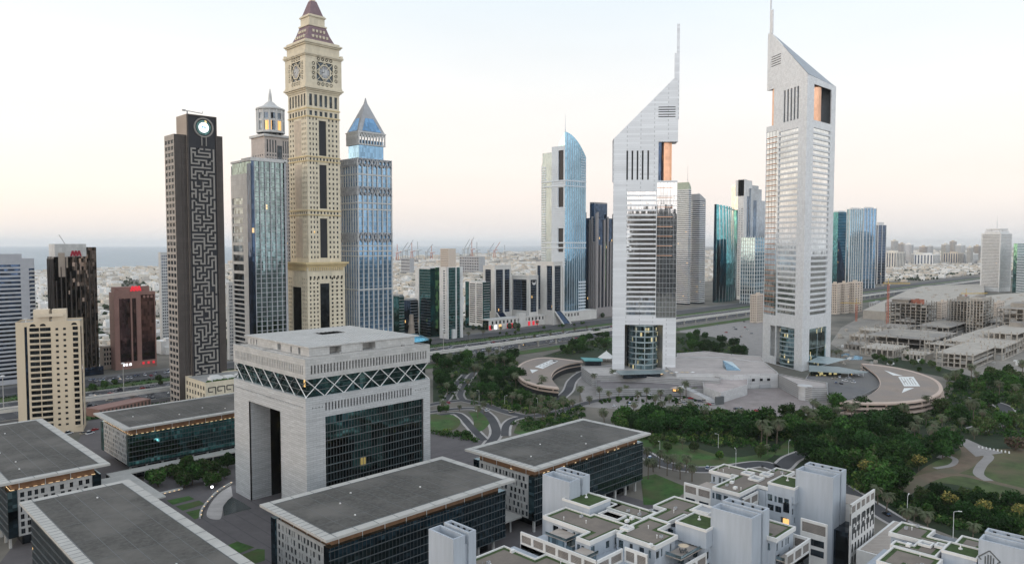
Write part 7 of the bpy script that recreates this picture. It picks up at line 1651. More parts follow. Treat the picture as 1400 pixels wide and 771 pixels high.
for uN,uL,uR,Y,vt,nf,lb in ((613,602,623,2600,340,16,'beige slab block standing alone in the low city left of the white framed complex'),(655,628,663,3000,351,6,'long low grey block in the low city behind the framed complex'),(560,548,566,2900,353,5,'broad grey shed in the low city near the port'),(745,738,752,3300,349,5,'pale block right behind the framed complex')):
    r = rect(uN,uL,uR,Y=Y); L,R = faces(r); zt = max(14,R.z(vt,0)); t = thing('city_block', lb, 'building', (r[0],r[1],0)); b = MB(); hl = grid(cols(1,L.w-1,8,.2,.8),rows(2,zt-2,nf,.3,.8)); b.wall(L,0,L.w,0,zt,hl,1); b.fquad(R,0,R.w,0,zt); backs(b,r,0,zt); b.sheet([(r[0],r[1]),(r[2],r[1]),(r[2],r[3]),(r[0],r[3])],zt); b.build('wall', M['peach'] if nf > 10 else M['greyc'], t); b = MB(); b.fquad(L,1,L.w-1,1,zt-1,-.9); b.build('glazing', M['win'], t)
# far skyline to the east
sk = [(1222,1218,1228,329),(1232,1228,1238,333),(1246,1236,1248,334),(1226,1205,1240,345),(1264,1257,1268,337),(1272,1268,1276,336),(1293,1287,1299,334),(1303,1298,1308,330),(1314,1306,1320,335),(1327,1322,1331,338),(1338,1331,1341,336),(1276,1250,1290,348),(1262,1246,1268,347),(1310,1290,1322,346),(1330,1318,1340,347),(1215,1198,1222,348),(1245,1230,1256,350)]
for k,(uN,uL,uR,vt) in enumerate(sk):
    Y = 4300+137*((k*5)%9) if vt < 343 else 3600+60*k; r = rect(uN,uL,max(uR,uN+3),Y=Y); x1, y1 = min(r[2],r[0]+140), min(r[3],r[1]+140); zt = R_z = zat(vt,r[0],r[1]); t = thing('far_block', 'hazy apartment block on the far eastern skyline left of the white grid tower', 'apartment building', (r[0],r[1],0), 'far blocks on the eastern skyline')
    b = MB(); b.box(r[0],r[1],0,x1,y1,zt); b.box(r[0]+(x1-r[0])*.3,r[1]+(y1-r[1])*.3,zt,r[0]+(x1-r[0])*.7,r[1]+(y1-r[1])*.7,zt+8); b.build('body', HM[(k*2)%6], t); b = MB()
    for F in faces((r[0],r[1],x1,y1)):
        for j in range(6): b.fbox(F, F.w*(j+.3)/6, F.w*(j+.7)/6, 4, zt-4, .05, .4)
    b.build('window_strips', M['bluewin'], t)
# port cranes and rigs on the sea horizon
for k,(u,vt,kd) in enumerate(((543,334,1),(549,331,0),(556,328,0),(563,332,1),(571,330,1),(583,334,0),(590,336,1),(634,327,0),(640,324,0),(645,328,1),(652,331,1),(668,332,0),(676,331,0),(690,335,1))):
    Y = 5200+90*k; x, y = C2W((u-CU)/FPX*Y*CT, Y); zt = zat(vt,x,y); t = thing('port_crane', ('tall hazy harbour crane with raised boom on the sea horizon' if kd == 0 else 'hazy lattice rig leg on the sea horizon'), 'crane', (x,y,0), 'cranes and rigs of the far port'); b = MB()
    for dx in (-12,12):
        b.bar((x+dx,y,0),(x+dx*.4,y,zt*.55),2.6,4)
    b.bar((x-14,y,zt*.5),(x+20,y-20,zt*.55),3,4); b.bar((x,y,zt*.5),((x+34,y-34,zt) if kd == 0 else (x,y,zt)),2.2,4); b.build('frame', M['rust'] if k%3 == 0 else M['frame'], t); b = MB(); b.box(x-10,y-6,zt*.5,x+6,y+6,zt*.5+10); b.build('machine_house', M['white'], t)
# ------------------------------------------------------------------ metro viaduct
t = thing('metro_viaduct', 'pale elevated metro viaduct on single pillars along the near side of the highway', 'viaduct', (0,588,0))
b = MB(); b.box(-700,583.5,7.6,3200,592.5,8.8); b.box(-700,583.5,8.8,3200,583.9,9.9); b.box(-700,592.1,8.8,3200,592.5,9.9); b.build('deck', pm('viaduct_concrete', (0.60,0.58,0.55), .85, var=.12, scale=.1), t)
b = MB(); 
for y in (585.6,587.0,589.0,590.4): b.box(-700,y,8.802,3200,y+.12,9.0)
b.build('rails', M['mull'], t)
for x in range(-360, 1900, 32):
    b = MB(); b.lathe(x,588,[(1.1,0),(1.1,5.6),(3.2,7.6)],10); b.build('pillar', M['kerb'], t)
# ------------------------------------------------------------------ trees
def leafmat(name, col, var=.5, rnd=.35):
    return pm(name, col, 0.85, var=var, scale=0.35, spec=0.15, rnd=rnd)
LEAF = [leafmat('leaf_deep', (0.018,0.050,0.012), .5, .5), leafmat('leaf_mid', (0.036,0.088,0.018), .5, .5), leafmat('leaf_olive', (0.066,0.086,0.034), .5, .45), leafmat('leaf_light', (0.115,0.165,0.042), .4, .4)]
YEL = pm('yellow_blossom', (0.29,0.245,0.06), 0.85, var=0.35, scale=0.5); PINK = pm('dry_reddish_leaf', (0.115,0.075,0.055), 0.9, var=0.3, scale=0.4)
BARK = pm('bark', (0.11,0.085,0.065), 0.95, var=0.3, scale=1.0); PALMB = pm('palm_bark', (0.13,0.105,0.08), 0.95, var=0.3, scale=2.0)
PALML = leafmat('palm_frond', (0.095,0.112,0.065), .3, .25); PALML2 = pm('dry_frond', (0.20,0.175,0.125), 0.9, var=0.3, scale=0.6)
def leaf(b, p, r, rg, m=0):
    n = Vector((rg.gauss(0,1), rg.gauss(0,1), rg.gauss(.5,1))).normalized(); a = n.orthogonal().normalized(); c = n.cross(a); th = rg.random()*6.28; a, c = a*math.cos(th)+c*math.sin(th), c*math.cos(th)-a*math.sin(th)
    p = Vector(p); k = r*rg.uniform(.55,.9); b.poly([tuple(p-a*r), tuple(p-c*k+a*.15*r), tuple(p+a*r), tuple(p+c*k-a*.1*r)], m)
def make_tree(seed, R_, Hh, crown_h, nl, mats, lobes=7, flower=0.0, leafs=.55):
    rg = random.Random(seed); root = thing('broadleaf_tree', 'x', 'tree'); b = MB(); hz = Hh-crown_h*.75
    b.bar((0,0,0),(0,0,hz*.7),.32,6,0,.24)
    L_ = [(0,0,Hh-crown_h*.5,.62)]
    for k in range(lobes):
        a = 2*math.pi*(k+rg.uniform(-.3,.3))/lobes; rr = R_*rg.uniform(.35,.62); z = Hh-crown_h*rg.uniform(.35,.72); L_.append((rr*math.cos(a), rr*math.sin(a), z, rg.uniform(.34,.52)))
        b.bar((0,0,hz*.6),(rr*math.cos(a)*.8,rr*math.sin(a)*.8,z-crown_h*.1),.15,5,0,.06)
    b.build('trunk', BARK, root); b = MB()
    for k in range(nl):
        x, y, z, f = rg.choice(L_); d = Vector((rg.gauss(0,1), rg.gauss(0,1), rg.gauss(.15,.9))).normalized()*rg.uniform(.62,1.05)*(1+.18*mnoise.noise((x+k*.01,y,z+seed)))
        m = 0 if rg.random() < .72 else 1
        if flower and d.z > -.1 and rg.random() < flower: m = 2
        leaf(b, (x+d.x*R_*f, y+d.y*R_*f, z+d.z*crown_h*f*.85), rg.uniform(.7,1.3)*leafs, rg, m)
    b.build('crown', mats, root); return root
def make_palm(seed, H_, n=26, fl=3.6, dry=.25):
    rg = random.Random(seed); root = thing('palm_tree', 'x', 'palm tree'); b = MB(); lx, ly = rg.uniform(-.5,.5), rg.uniform(-.5,.5); pts = [(lx*(k/4)**2, ly*(k/4)**2, H_*k/4) for k in range(5)]
    for k in range(4): b.bar(pts[k], pts[k+1], .30-.02*k, 7, 0, .28-.02*k)
    b.bar(pts[4], (pts[4][0],pts[4][1],H_+.7), .42, 7, 0, .2); b.build('trunk', PALMB, root); b = MB(); tx, ty = pts[4][0], pts[4][1]
    for k in range(n):
        a = 6.283*k/n*2.618+rg.uniform(-.2,.2); up = 1.15-1.9*(k/n)+rg.uniform(-.15,.15); m = 1 if k/n > 1-dry else 0; p = Vector((tx,ty,H_+.5)); dirn = Vector((math.cos(a),math.sin(a),0)); side = Vector((-math.sin(a),math.cos(a),0)); e = up; seg = 6; prev = None
        for s in range(seg+1):
            f = s/seg; w = .62*math.sin(math.pi*min(.97,.12+.86*f))**.7*(.9 if s < seg else .2); q = (p+side*w-Vector((0,0,w*.5)), p, p-side*w-Vector((0,0,w*.5)))
            if prev:
                # leaflets: strips with gaps between them
                for c, d_ in ((0,1),(1,2)):
                    A_, B2, C_, D2 = prev[c], prev[d_], q[d_], q[c]; 
                    for g0, g1 in ((0,.38),(.5,.88)): b.poly([tuple(A_.lerp(D2,g0)), tuple(B2.lerp(C_,g0)), tuple(B2.lerp(C_,g1)), tuple(A_.lerp(D2,g1))], m)
            prev = q; p = p+(dirn*math.cos(e)+Vector((0,0,math.sin(e))))*fl/seg; e -= .30+.06*s
    b.build('fronds', [PALML, PALML2], root); return root
T = [make_tree(1,5.2,9.5,7.2,1500,[LEAF[0],LEAF[1]]), make_tree(2,6.5,10.5,8.2,1900,[LEAF[0],LEAF[0]],9), make_tree(3,4.2,8.0,6.2,1100,[LEAF[1],LEAF[2]],6), make_tree(4,5.0,8.6,6.4,1300,[LEAF[2],LEAF[1]],8), make_tree(5,3.4,6.4,5.0,900,[LEAF[1],LEAF[3]],5), make_tree(6,6.0,11.5,9.4,1900,[LEAF[1],LEAF[0]],8)]
TY = make_tree(7,4.0,8.4,6.2,1200,[LEAF[2],LEAF[3],YEL],7,.55); TP = make_tree(8,5.0,6.0,5.2,900,[PINK,LEAF[2]],8)
P_ = [make_palm(1,8.5,30,4.7), make_palm(2,7.0,28,4.3,.4), make_palm(3,10.0,32,5.0,.2), make_palm(4,5.0,26,4.4,.3)]
used = set()
def put(proto, x, y, z, label, group, sc=1.0):
    rz = random.random()*6.283
    if proto.name in used: return dup(proto, (x,y,z), rz, label, group, sc)
    used.add(proto.name); proto.location = (x,y,z); proto.rotation_euler = (0,0,rz); proto.scale = (sc,)*3; proto['label'] = label; proto['group'] = group; return proto
SP = [(p, w) for px, w in STREETS for p in smooth([G(*q) for q in px], 4)]
def inside(p, poly):
    c = False; n = len(poly)
    for i in range(n):
        a, d = poly[i], poly[(i+1)%n]
        if (a[1] > p[1]) != (d[1] > p[1]) and p[0] < (d[0]-a[0])*(p[1]-a[1])/(d[1]-a[1])+a[0]: c = not c
    return c
placed = []
def scatter(px, n, gap, kinds, label, group, z=0.0, smin=.8, smax=1.2, avoid=True):
    poly = [G(u,v,z) for u,v in px]; xs = [p[0] for p in poly]; ys = [p[1] for p in poly]; k = tries = 0; rr = random.Random(n*31+int(px[0][0]))
    while k < n and tries < n*60:
        tries += 1; p = (rr.uniform(min(xs),max(xs)), rr.uniform(min(ys),max(ys)))
        if not inside(p, poly) or any((p[0]-q[0])**2+(p[1]-q[1])**2 < gap*gap for q in placed): continue
        if avoid and any((p[0]-q[0])**2+(p[1]-q[1])**2 < (w*.5+2.6)**2 for q, w in SP): continue
        placed.append(p); put(rr.choice(kinds), p[0], p[1], z, label, group, rr.uniform(smin,smax)); k += 1
def at(px, kind, label, group, z=0.0, s=1.0):
    for u, v in px: p = G(u,v,z); placed.append(p); put(kind[random.randrange(len(kind))], p[0], p[1], z, label, group, s*random.uniform(.9,1.1))
# palms first
at([(653,571),(662,566),(724,566),(731,572),(738,565),(746,571),(752,564),(760,570),(770,566),(742,577)], P_, 'date palm in the cluster behind the roof of the block beside the park', 'palms behind the block beside the park')
at([(793,549),(806,553),(820,545),(833,549),(846,545),(857,540),(872,547),(884,549),(896,552),(903,545),(915,551),(930,549),(938,543)], P_, 'palm along the drive below the first silver tower', 'palms along the drive')
at([(838,524),(856,526),(876,525),(893,524),(912,527),(938,528),(812,528),(950,540),(966,538),(977,541),(985,547)], P_[1:], 'slender palm before the striped wall of the first silver tower', 'palms on the terrace of the first silver tower')
at([(995,577),(1003,580),(1011,575),(1018,580),(1024,582)], P_, 'palm in the group at the lower edge of the plaza court', 'palms at the plaza edge')
at([(1098,572),(1106,578),(1118,571),(1128,576),(1137,569),(1146,575),(1155,571),(1164,577),(1150,583),(1170,570),(1112,566)], P_, 'grey green palm below the tip of the right crescent', 'palms below the right crescent')
at([(1236,578),(1246,588),(1256,592),(1266,584),(1276,595),(1288,590),(1300,600),(1314,590),(1332,600),(1238,600),(1250,605),(1220,585),(1342,575),(1325,566)], P_, 'date palm in the park right of the right crescent', 'palms in the right of the park')
at([(884,636),(893,645),(902,640),(912,650),(920,643),(930,655),(938,646),(946,658),(886,655)], P_, 'palm along the street behind the block beside the park', 'palms along the street')
at([(1200,690),(1212,700),(1250,712),(1268,722),(1330,735),(1240,722)], P_[:2]+P_[3:], 'palm beside the street at the lower right', 'palms at the lower right street')
at([(1137,488),(1143,491),(1149,489)], P_, 'palm by the pool right of the second silver tower', 'palms by the pool')
at([(700,474),(716,470),(731,466),(752,463),(770,459),(786,456),(803,453),(640,463),(660,460),(684,455),(705,452),(735,447),(760,443)], P_[1:2], 'small palm along the far verge of the highway', 'palms along the highway')
at([(1183,652),(1256,644),(1297,700),(1344,708),(1393,712)], [TY], 'tree with yellow blossom at the edge of the dark park trees', 'yellow flowering trees')
at([(1388,615)], [TP], 'low reddish brown bush beside the field', 'bushes by the field', 0, 1.2)
at([(870,588),(898,586),(915,590),(938,582),(950,597),(890,598),(1025,598),(1060,600),(1078,592)], [T[1],T[5]], 'large dark round crowned tree on the lawn side of the park below the plaza', 'large trees below the plaza', 0, 1.1)
at([(1190,588),(1205,592),(1218,586),(1200,600),(1232,594)], [T[1]], 'big dark spreading tree in front of the balconies of the right crescent', 'large trees before the right crescent', 0, 1.25)
scatter([(596,492),(700,489),(705,512),(716,526),(768,542),(772,558),(720,556),(690,552),(655,550),(650,530),(600,548)], 52, 6.8, [T[0],T[1],T[5],T[0],P_[0]], 'dark tree in the thicket left of the left crescent car park', 'thicket left of the left crescent', smin=.9, smax=1.3)
scatter([(752,487),(832,455),(838,476),(806,486)], 16, 7.5, [T[0],T[2],T[5],T[3]], 'tree between the highway and the first silver tower', 'trees left of the first silver tower')
scatter([(922,458),(958,458),(1018,474),(1020,486),(990,488),(925,484)], 18, 7.5, [T[0],T[1],T[5]], 'dark tree in the belt between the two silver towers', 'trees between the silver towers')
scatter([(816,584),(880,572),(1000,579),(1040,578),(1150,562),(1165,578),(1150,590),(1075,603),(1060,614),(985,606),(940,594),(870,596)], 42, 7.4, [T[0],T[1],T[2],T[5],T[3],T[4],P_[0]], 'bushy green tree in the park below the plaza', 'trees in the park below the plaza', smin=.95, smax=1.45)
scatter([(1080,606),(1190,585),(1300,606),(1296,628),(1250,640),(1240,664),(1225,690),(1170,672),(1120,650),(1100,640)], 44, 8.0, [T[0],T[1],T[2],T[5],T[3],T[4],T[2],P_[1]], 'bushy tree in the middle of the park', 'trees in the middle of the park', smin=.95, smax=1.45)
scatter([(1296,520),(1400,508),(1420,600),(1345,606),(1290,592),(1190,582),(1170,566),(1290,558)], 40, 9.0, [T[0],T[2],T[3],T[3],T[5],P_[2]], 'grey green tree in the park right of the right crescent', 'trees right of the right crescent', smin=.95, smax=1.45)
scatter([(1176,660),(1232,686),(1330,676),(1420,706),(1420,750),(1330,722),(1240,704)], 28, 6.5, [T[0],T[1],T[3],T[4]], 'dark bushy tree between the field and the lower right roofs', 'trees above the lower right roofs', smin=.6, smax=1.0)
scatter([(1184,494),(1240,487),(1330,514),(1420,514),(1420,528),(1310,532),(1284,514)], 18, 9.0, [T[0],T[2],T[3],T[4]], 'tree behind the right crescent at the edge of the building site', 'trees behind the right crescent', smin=.6, smax=1.0)
scatter([(880,600),(930,608),(1000,626),(1058,618),(1050,628),(985,634),(935,631),(880,612)], 9, 7, [T[4],T[3],P_[0]], 'small lighter tree standing alone on the park lawn', 'lone trees on the park lawn', smin=.6, smax=.9)
scatter([(205,660),(258,643),(312,640),(305,660),(286,668),(250,674),(212,676)], 16, 5.0, [T[2],T[0],T[3]], 'small round tree in the dark courtyard left of the gate', 'courtyard trees', smin=.7, smax=1.15, avoid=False)
scatter([(600,560),(618,558),(630,562),(600,566)], 4, 5, [T[2],P_[3]], 'small tree on the lawn right of the gate', 'trees right of the gate', smin=.5, smax=.7)
scatter([(560,470),(820,440),(822,444),(562,474)], 12, 12, [T[2],T[4]], 'small tree on the far highway verge', 'small trees on the highway verge', smin=.5, smax=.8)
scatter([(10,540),(110,530),(230,520),(230,526),(110,537),(10,547)], 8, 10, [T[2],T[4]], 'small tree by the car park of the bronze tower', 'trees at the bronze tower', smin=.6, smax=.9)
at([(700,553),(712,556),(728,554),(742,557),(756,553),(770,552),(783,558),(648,552),(672,556),(605,560),(612,540),(618,522),(640,528),(655,515),(668,506),(690,502),(866,566),(886,568),(905,566),(925,568),(945,566),(965,571)], P_[:2]+P_[3:], 'grey green palm among the bushes by the road loops', 'palms by the road loops')
# clipped shrubs of the drive and terraces
SH = make_tree(9,1.6,2.0,1.9,260,[LEAF[1],LEAF[0]],4,leafs=.32); SH.name = 'shrub'; SH['category'] = 'shrub'
ORG[SH.name] = (0,0,0)
for zone_px, n, lb, gr in (([(800,552),(850,541),(905,533),(960,540),(968,548),(900,556),(850,552)],46,'small clipped shrub along the drive below the first silver tower','shrubs along the drive'),([(1015,574),(1080,568),(1150,556),(1150,561),(1082,574),(1020,579)],24,'small clipped shrub on the rim of the plaza court','shrubs on the plaza rim'),([(690,556),(735,554),(748,560),(700,563)],10,'small shrub on the street corner behind the block beside the park','shrubs on the street corner')):
    poly = [G(*q) for q in zone_px]; rr = random.Random(n); k = 0
    for q in range(n*30):
        p = (rr.uniform(min(x for x,_ in poly),max(x for x,_ in poly)), rr.uniform(min(y for _,y in poly),max(y for _,y in poly)))
        if k < n and inside(p, poly) and not any((p[0]-c[0])**2+(p[1]-c[1])**2 < (w*.5+1.2)**2 for c, w in SP): put(SH, p[0], p[1], 0.05, lb, gr, rr.uniform(.7,1.4)); k += 1
# undergrowth and hedges
rg = random.Random(12); b = MB()
for px, n in (([(594,490),(705,488),(716,526),(772,545),(772,558),(690,552),(600,548)],2600),([(816,586),(1000,579),(1150,562),(1165,580),(1075,603),(985,608),(870,598)],3600),([(1080,606),(1190,585),(1300,606),(1250,640),(1225,690),(1120,650)],3600),([(1296,520),(1400,508),(1420,600),(1290,592),(1170,568),(1290,558)],3400),([(1176,662),(1232,688),(1330,678),(1420,708),(1420,748),(1240,706)],2200),([(924,460),(1018,476),(1020,488),(925,484)],900),([(752,487),(832,457),(838,478)],900),([(636,551),(700,567),(765,572),(805,560),(770,547),(690,549)],900),([(690,575),(760,572),(800,566),(790,585),(720,590)],500),([(868,563),(960,556),(1005,572),(985,580),(880,574)],700),([(600,503),(640,500),(640,545),(600,545)],500),([(868,600),(880,597),(1000,600),(1062,612),(1062,618),(1000,612),(935,604)],600),([(588,590),(640,592),(660,606),(600,596)],200)):
    poly = [G(u,v) for u,v in px]; xs = [p[0] for p in poly]; ys = [p[1] for p in poly]; k = 0
    while k < n:
        p = (rg.uniform(min(xs),max(xs)), rg.uniform(min(ys),max(ys))); k += 1
        if not inside(p, poly) or any((p[0]-q[0])**2+(p[1]-q[1])**2 < (w*.5+1.4)**2 for q, w in SP): continue
        for j in range(3): leaf(b, (p[0]+rg.uniform(-.8,.8),p[1]+rg.uniform(-.8,.8),rg.uniform(.2,1.5)), rg.uniform(.45,.9), rg, rg.randrange(3))
        if k % 3 == 0:
            R_ = rg.uniform(1.2,2.8); m_ = rg.choice((0,0,0,1,1,2,3))
            for j in range(int(16*R_)):
                d = Vector((rg.gauss(0,1),rg.gauss(0,1),abs(rg.gauss(0,1)))).normalized()*R_*rg.uniform(.7,1.05); leaf(b, (p[0]+d.x,p[1]+d.y,.3+d.z*1.15), rg.uniform(.4,.75), rg, m_)
tag(b.build('undergrowth', LEAF), kind='stuff')
b = MB()
for y0, x0, x1, n in ((682,-330,760,4200),(664.6,-330,760,2400),(557,-120,260,1500),(574,-120,260,1500)):
    for k in range(n): leaf(b, (rg.uniform(x0,x1), y0+rg.uniform(-.9,.9), rg.uniform(.4,1.7)), rg.uniform(.5,.9), rg, rg.randrange(2))
tag(b.build('clipped_hedge', [LEAF[0],LEAF[1]]), kind='stuff')
# ------------------------------------------------------------------ cars
def make_car(mat, kind=0):
    b = MB(); l, w, h = ((4.5,1.8,1.42),(4.8,1.9,1.75),(5.4,2.0,2.2))[kind]
    def loft(secs, m):
        for (x0,zb0,zt0,w0),(x1,zb1,zt1,w1) in zip(secs, secs[1:]):
            b.poly([(x0,-w0,zt0),(x1,-w1,zt1),(x1,w1,zt1),(x0,w0,zt0)], m); b.poly([(x0,-w0,zb0),(x1,-w1,zb1),(x1,-w1,zt1),(x0,-w0,zt0)], m); b.poly([(x0,w0,zb0),(x0,w0,zt0),(x1,w1,zt1),(x1,w1,zb1)], m)
        for s, fl in ((secs[0],1),(secs[-1],0)): q = [(s[0],-s[3],s[1]),(s[0],-s[3],s[2]),(s[0],s[3],s[2]),(s[0],s[3],s[1])]; b.poly(q if fl else q[::-1], m)
    H2 = w/2
    loft([(-l/2,.35,.75,H2*.9),(-l/2+.3,.25,.92,H2),(-.9,.25,.95,H2),(l*.18,.25,.92,H2),(l/2-.35,.25,.78,H2*.97),(l/2,.35,.6,H2*.85)], 0)
    loft([(-l/2+.35,.9,.96,H2*.9),(-l*.30,.9,h-.06,H2*.82),(l*.04,.9,h-.05,H2*.82),(l*.24,.9,.95,H2*.9)], 1)
    loft([(-l*.30,h-.07,h,H2*.80),(-l*.1,h-.05,h+.02,H2*.80),(l*.04,h-.07,h,H2*.78)], 0)
    for x in (-l*.31, l*.31):
        for s in (-1, 1):
            n = 10; i = len(b.v)
            for yy in (s*H2*.99, s*(H2-.25)):
                for k in range(n): b.v.append((x+.33*math.cos(6.283*k/n), yy, .33+.33*math.sin(6.283*k/n)))
            for k in range(n): j = (k+1)%n; b.f.append((i+k,i+j,i+n+j,i+n+k)); b.m.append(2)
            b.f.append(tuple(range(i,i+n))); b.m.append(2)
    for s in (-1, 1): b.box(l/2-.1,s*H2*.62-.18,.55,l/2+.02,s*H2*.62+.18,.68,3); b.box(-l/2-.02,s*H2*.66-.15,.62,-l/2+.06,s*H2*.66+.15,.76,4)
    return b.mesh('car', [mat, M['navygl'], M['dark'], M['white'], M['formred']])
paint = {'white': (0.75,0.75,0.75), 'silver': (0.42,0.43,0.45), 'black': (0.02,0.02,0.023), 'dark grey': (0.10,0.10,0.11), 'red': (0.38,0.03,0.03), 'beige': (0.45,0.40,0.32)}
PM = {k: pm('car_paint_'+k.replace(' ','_'), c, 0.3, metal=.2, var=.05) for k, c in paint.items()}
cars = [(n, make_car(PM[n], k)) for n, k in (('white',0),('white',1),('silver',0),('black',0),('dark grey',1),('white',2),('red',0),('beige',1),('silver',1))]
cr = random.Random(4)
def car(x, y, z, rz, where, group):
    n, me = cr.choice(cars); o = bpy.data.objects.new('car', me); COL.objects.link(o); o.location = (x,y,z); o.rotation_euler = (0,0,rz); tag(o, f'{n} car {where}', 'car', f'{n} cars {group}')
def visible_u(x, y, rngs): u = proj_uv(x,y)[0]; return any(a < u < d for a, d in rngs)
for lane in range(14):
    y = (596.3+3.9*lane) if lane < 7 else (631.6+3.9*(lane-7)); x = -330+cr.uniform(0,30)
    while x < 900:
        if visible_u(x, y, [(112,232),(592,838),(928,1046)]) and cr.random() < .62: car(x, y, .05, 0 if lane >= 7 else math.pi, 'driving along the highway', 'driving along the highway')
        x += cr.uniform(12,34)
for y, rz, p_ in ((705.5,math.pi/2,.8),(712.5,-math.pi/2,.75),(719.5,math.pi/2,.7),(690,0,.16)):
    x = -320
    while x < 330:
        if visible_u(x, y, [(112,231),(556,836)]) and cr.random() < p_*(.55 if x > -180 else .8): car(x, y, .06, rz+cr.uniform(-.05,.05), 'parked between the far verge and the towers', 'parked below the far towers')
        x += 2.9 if rz else 9
for u, v in ((1141,518),(1148,516),(1155,521),(1160,517),(1166,523),(1150,525),(1170,513),(1177,514),(1163,513),(1143,524)): p = G(u,v,7); car(p[0],p[1],7.0,cr.uniform(0,3.1),'parked on the forecourt deck of the second silver tower','on the forecourt deck')
k = 0
for row, (ua,va,uc,vc,n) in enumerate(((922,548,978,541,11),(930,553,985,546,11),(938,557,975,553,7))):
    for i in range(n): u, v = ua+(uc-ua)*i/(n-1), va+(vc-va)*i/(n-1); p = G(u,v); cr.random() < .8 and car(p[0],p[1],.12,-.9,'parked in the rows beside the plaza stairs','beside the plaza stairs')
for u, v, rz in ((666,562,0.2),(700,564,0),(742,563,2.9),(872,543,.2),(890,541,3),(925,641,.5),(968,641,.2),(1212,704,.9),(888,628,.8),(613,551,1.2),(634,524,1.5),(840,556,0.3),(862,553,.3)): p = G(u,v); car(p[0],p[1],.13,rz,'driving on the local streets around the park','on the local streets')
for u, v in ((697,511),(699,516),(702,521),(1006,560),(1012,559),(1034,562)): p = G(u,v); car(p[0],p[1],.12,1.0,'parked by the crescent or the plaza kerb','by the kerb')
for i in range(34):
    p = G(cr.uniform(940,1035), cr.uniform(436,462)); cr.random() < .7 and visible_u(p[0],p[1],[(930,1044)]) and not (560 < p[1] < 665) and car(p[0],p[1],.05,cr.choice((0,1.57)),'parked on the pale lot between the silver towers','on the lot between the silver towers')
for i in range(14):
    p = G(96+8.5*(i%7)+cr.uniform(-2,2), 588+5*(i//7)); cr.random() < .6 and car(p[0],p[1],.06,.4,'parked beside the tan apartment tower','beside the tan apartment tower')
# ------------------------------------------------------------------ lamps, posts, stairs
def make_lamp(h, arm): 
    r = thing('street_lamp', 'x', 'street lamp'); b = MB(); b.bar((0,0,0),(0,0,h),.13,6,0,.08); b.bar((0,0,h),(arm,0,h+.5),.08,5); b.build('pole', M['white'], r); b = MB(); b.box(arm-.3,-.2,h+.38,arm+.9,.2,h+.56); b.build('lamp_head', M['white'], r); return r
l0 = make_lamp(9.5, 1.6); used.discard(l0.name)
for u, v, lb in ((1240,712,'white single arm street lamp beside the lower right street'),(1303,735,'tall thin lamp post in front of the yellow blossom tree'),): p = G(u,v); put(l0, p[0], p[1], 0, lb, 'street lamps', 1.15)
for u, v in ((982,612),(1006,634),(1078,622),(1092,618),(902,622),(735,560),(655,548),(690,556),(875,556),(1006,640)): p = G(u,v); put(l0, p[0], p[1], 0, 'pale street lamp along the streets of the park', 'street lamps along the park streets', .85)
l1 = thing('highway_mast', 'x', 'lamp mast'); b = MB(); b.bar((0,0,0),(0,0,26),.35,6,0,.2); b.build('pole', M['kerb'], l1); b = MB(); b.lathe(0,0,[(1.4,25.6),(1.6,26),(.8,26.5)],8); b.build('lamp_ring', M['white'], l1)
for x in (-210,-60,30,110,190,430,520): put(l1, x, 628.2, 0, 'tall lamp mast on the median of the highway', 'highway lamp masts')
for u, v in ((1042,570),(1079,565),(1111,558),(1139,552),(1012,572)): p = G(u,v); t = thing('plaza_post', 'short dark lamp post on the rim of the plaza court', 'lamp post', (*p,0), 'dark posts on the plaza rim'); b = MB(); b.bar((*p,0),(*p,2.7),.3,8,0,.25); b.build('post', M['mull'], t); b = MB(); b.lathe(*p,[(.3,2.7),(.42,2.8),(.36,3.2),(.1,3.35)],8); b.build('lamp_head', M['dark'], t)
for i in range(9): p = G(1338+5.2*i, 612+.95*i); o = MB(); o.bar((*p,0),(*p,1.0),.45,8,0,.35); o.lathe(*p,[(.4,1.0),(.25,1.25)],8); tag(o.build('white_bollard', M['white'], org=(*p,0)), 'white bollard in the row beside the park path', 'bollard', 'white bollards by the field')
t = thing('plaza_stair', 'dark covered stair slope between the parked cars and the wedge ramp', 'staircase', (*G(985,548),0)); F = Face(G(935,538),G(988,552)); b = MB(); n = 14
for k in range(n): b.fbox(F, F.w*k/n, F.w*(k+1)/n, 0, 6.5*(1-k/n)+.3, 0, 6)
b.build('steps', M['podw'], t); b = MB(); b.fbox(F, F.w-1, F.w+1, 0, 6, -.5, 7); b.build('end_wall', M['mull'], t)
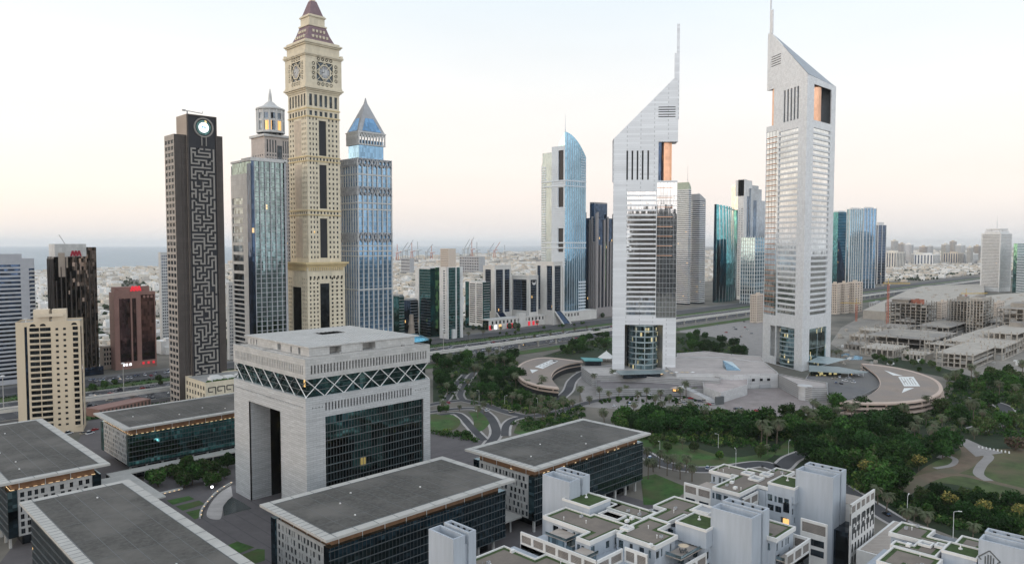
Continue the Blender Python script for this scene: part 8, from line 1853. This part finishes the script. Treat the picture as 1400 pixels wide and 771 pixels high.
# kiosks and lights on the terrace
for u, v, z, m, lb in ((925,535,5.2,'litgold','small lit kiosk below the first silver tower'),(902,512,9.2,'formred','orange awning kiosk on the terrace of the first silver tower'),(946,541,.2,'sitepale','pale canopied valet kiosk by the parked cars')):
    p = G(u,v,z); t = thing('kiosk', lb, 'kiosk', (*p,z)); b = MB(); b.box(p[0]-3,p[1]-2,z,p[0]+3,p[1]+2,z+2.6); b.build('body', M['winb'], t); b = MB(); b.box(p[0]-4,p[1]-3,z+2.6,p[0]+4,p[1]+3,z+3.0); b.build('awning', M['rim'] if m != 'formred' else pm('orange_awning', (0.42,0.17,0.08), .8), t)
    b = MB(); b.box(p[0]-3.06,p[1]-1.4,z+.6,p[0]-3.01,p[1]+1.4,z+2.2); b.box(p[0]-2,p[1]-2.06,z+.6,p[0]+2,p[1]-2.01,z+2.2); b.build('lit_window', M['litgold'] if m == 'litgold' else M['lamp'], t)
b = None
rg = random.Random(8)
for i in range(16):
    u, v = 842+i*7+rg.uniform(-2,2), 511+rg.uniform(-1,2.5); p = G(u,v,9); t = thing('terrace_parasol', 'pale square parasol on the terrace of the first silver tower', 'parasol', (*p,9), 'parasols on the terrace of the first silver tower'); b = MB(); b.bar((*p,9),(*p,11.6),.06); b.build('pole', M['white'], t); b = MB()
    q = [(p[0]-1.6,p[1]-1.6,11.2),(p[0]+1.6,p[1]-1.6,11.2),(p[0]+1.6,p[1]+1.6,11.2),(p[0]-1.6,p[1]+1.6,11.2)]
    for k in range(4): b.poly([q[k],q[(k+1)%4],(p[0],p[1],11.9)])
    b.build('canvas', M['canvas'] if i%3 else M['white'], t)
p = G(889,562); t = thing('red_sign', 'bright red lit sign by the drive among the palms', 'sign', (*p,0)); b = MB(); b.bar((*p,0),(*p,2.4),.12); b.build('post', M['mull'], t); b = MB(); F = Face((p[0]-1.2,p[1]+1.2),(p[0]+1.2,p[1]-1.2)); b.fbox(F,0,F.w,1.6,3.4,-.1,.1); b.build('sign_face', M['redsign'], t)
# ------------------------------------------------------------------ haze over the whole place
hz = MB(); hz.box(-4005,-4005,-1,60005,60005,430); hm = bpy.data.materials.new('haze'); hm.use_nodes = True; nt = hm.node_tree
for n in list(nt.nodes):
    if n.type == 'BSDF_PRINCIPLED': nt.nodes.remove(n)
pv = nt.nodes.new('ShaderNodeVolumePrincipled'); pv.inputs['Color'].default_value = (0.95,0.975,1.0,1); pv.inputs['Density'].default_value = HAZE; pv.inputs['Anisotropy'].default_value = 0.2
nt.links.new(pv.outputs[0], [n for n in nt.nodes if n.type == 'OUTPUT_MATERIAL'][0].inputs['Volume'])
ho = hz.build('haze', hm); ho['kind'] = 'stuff'
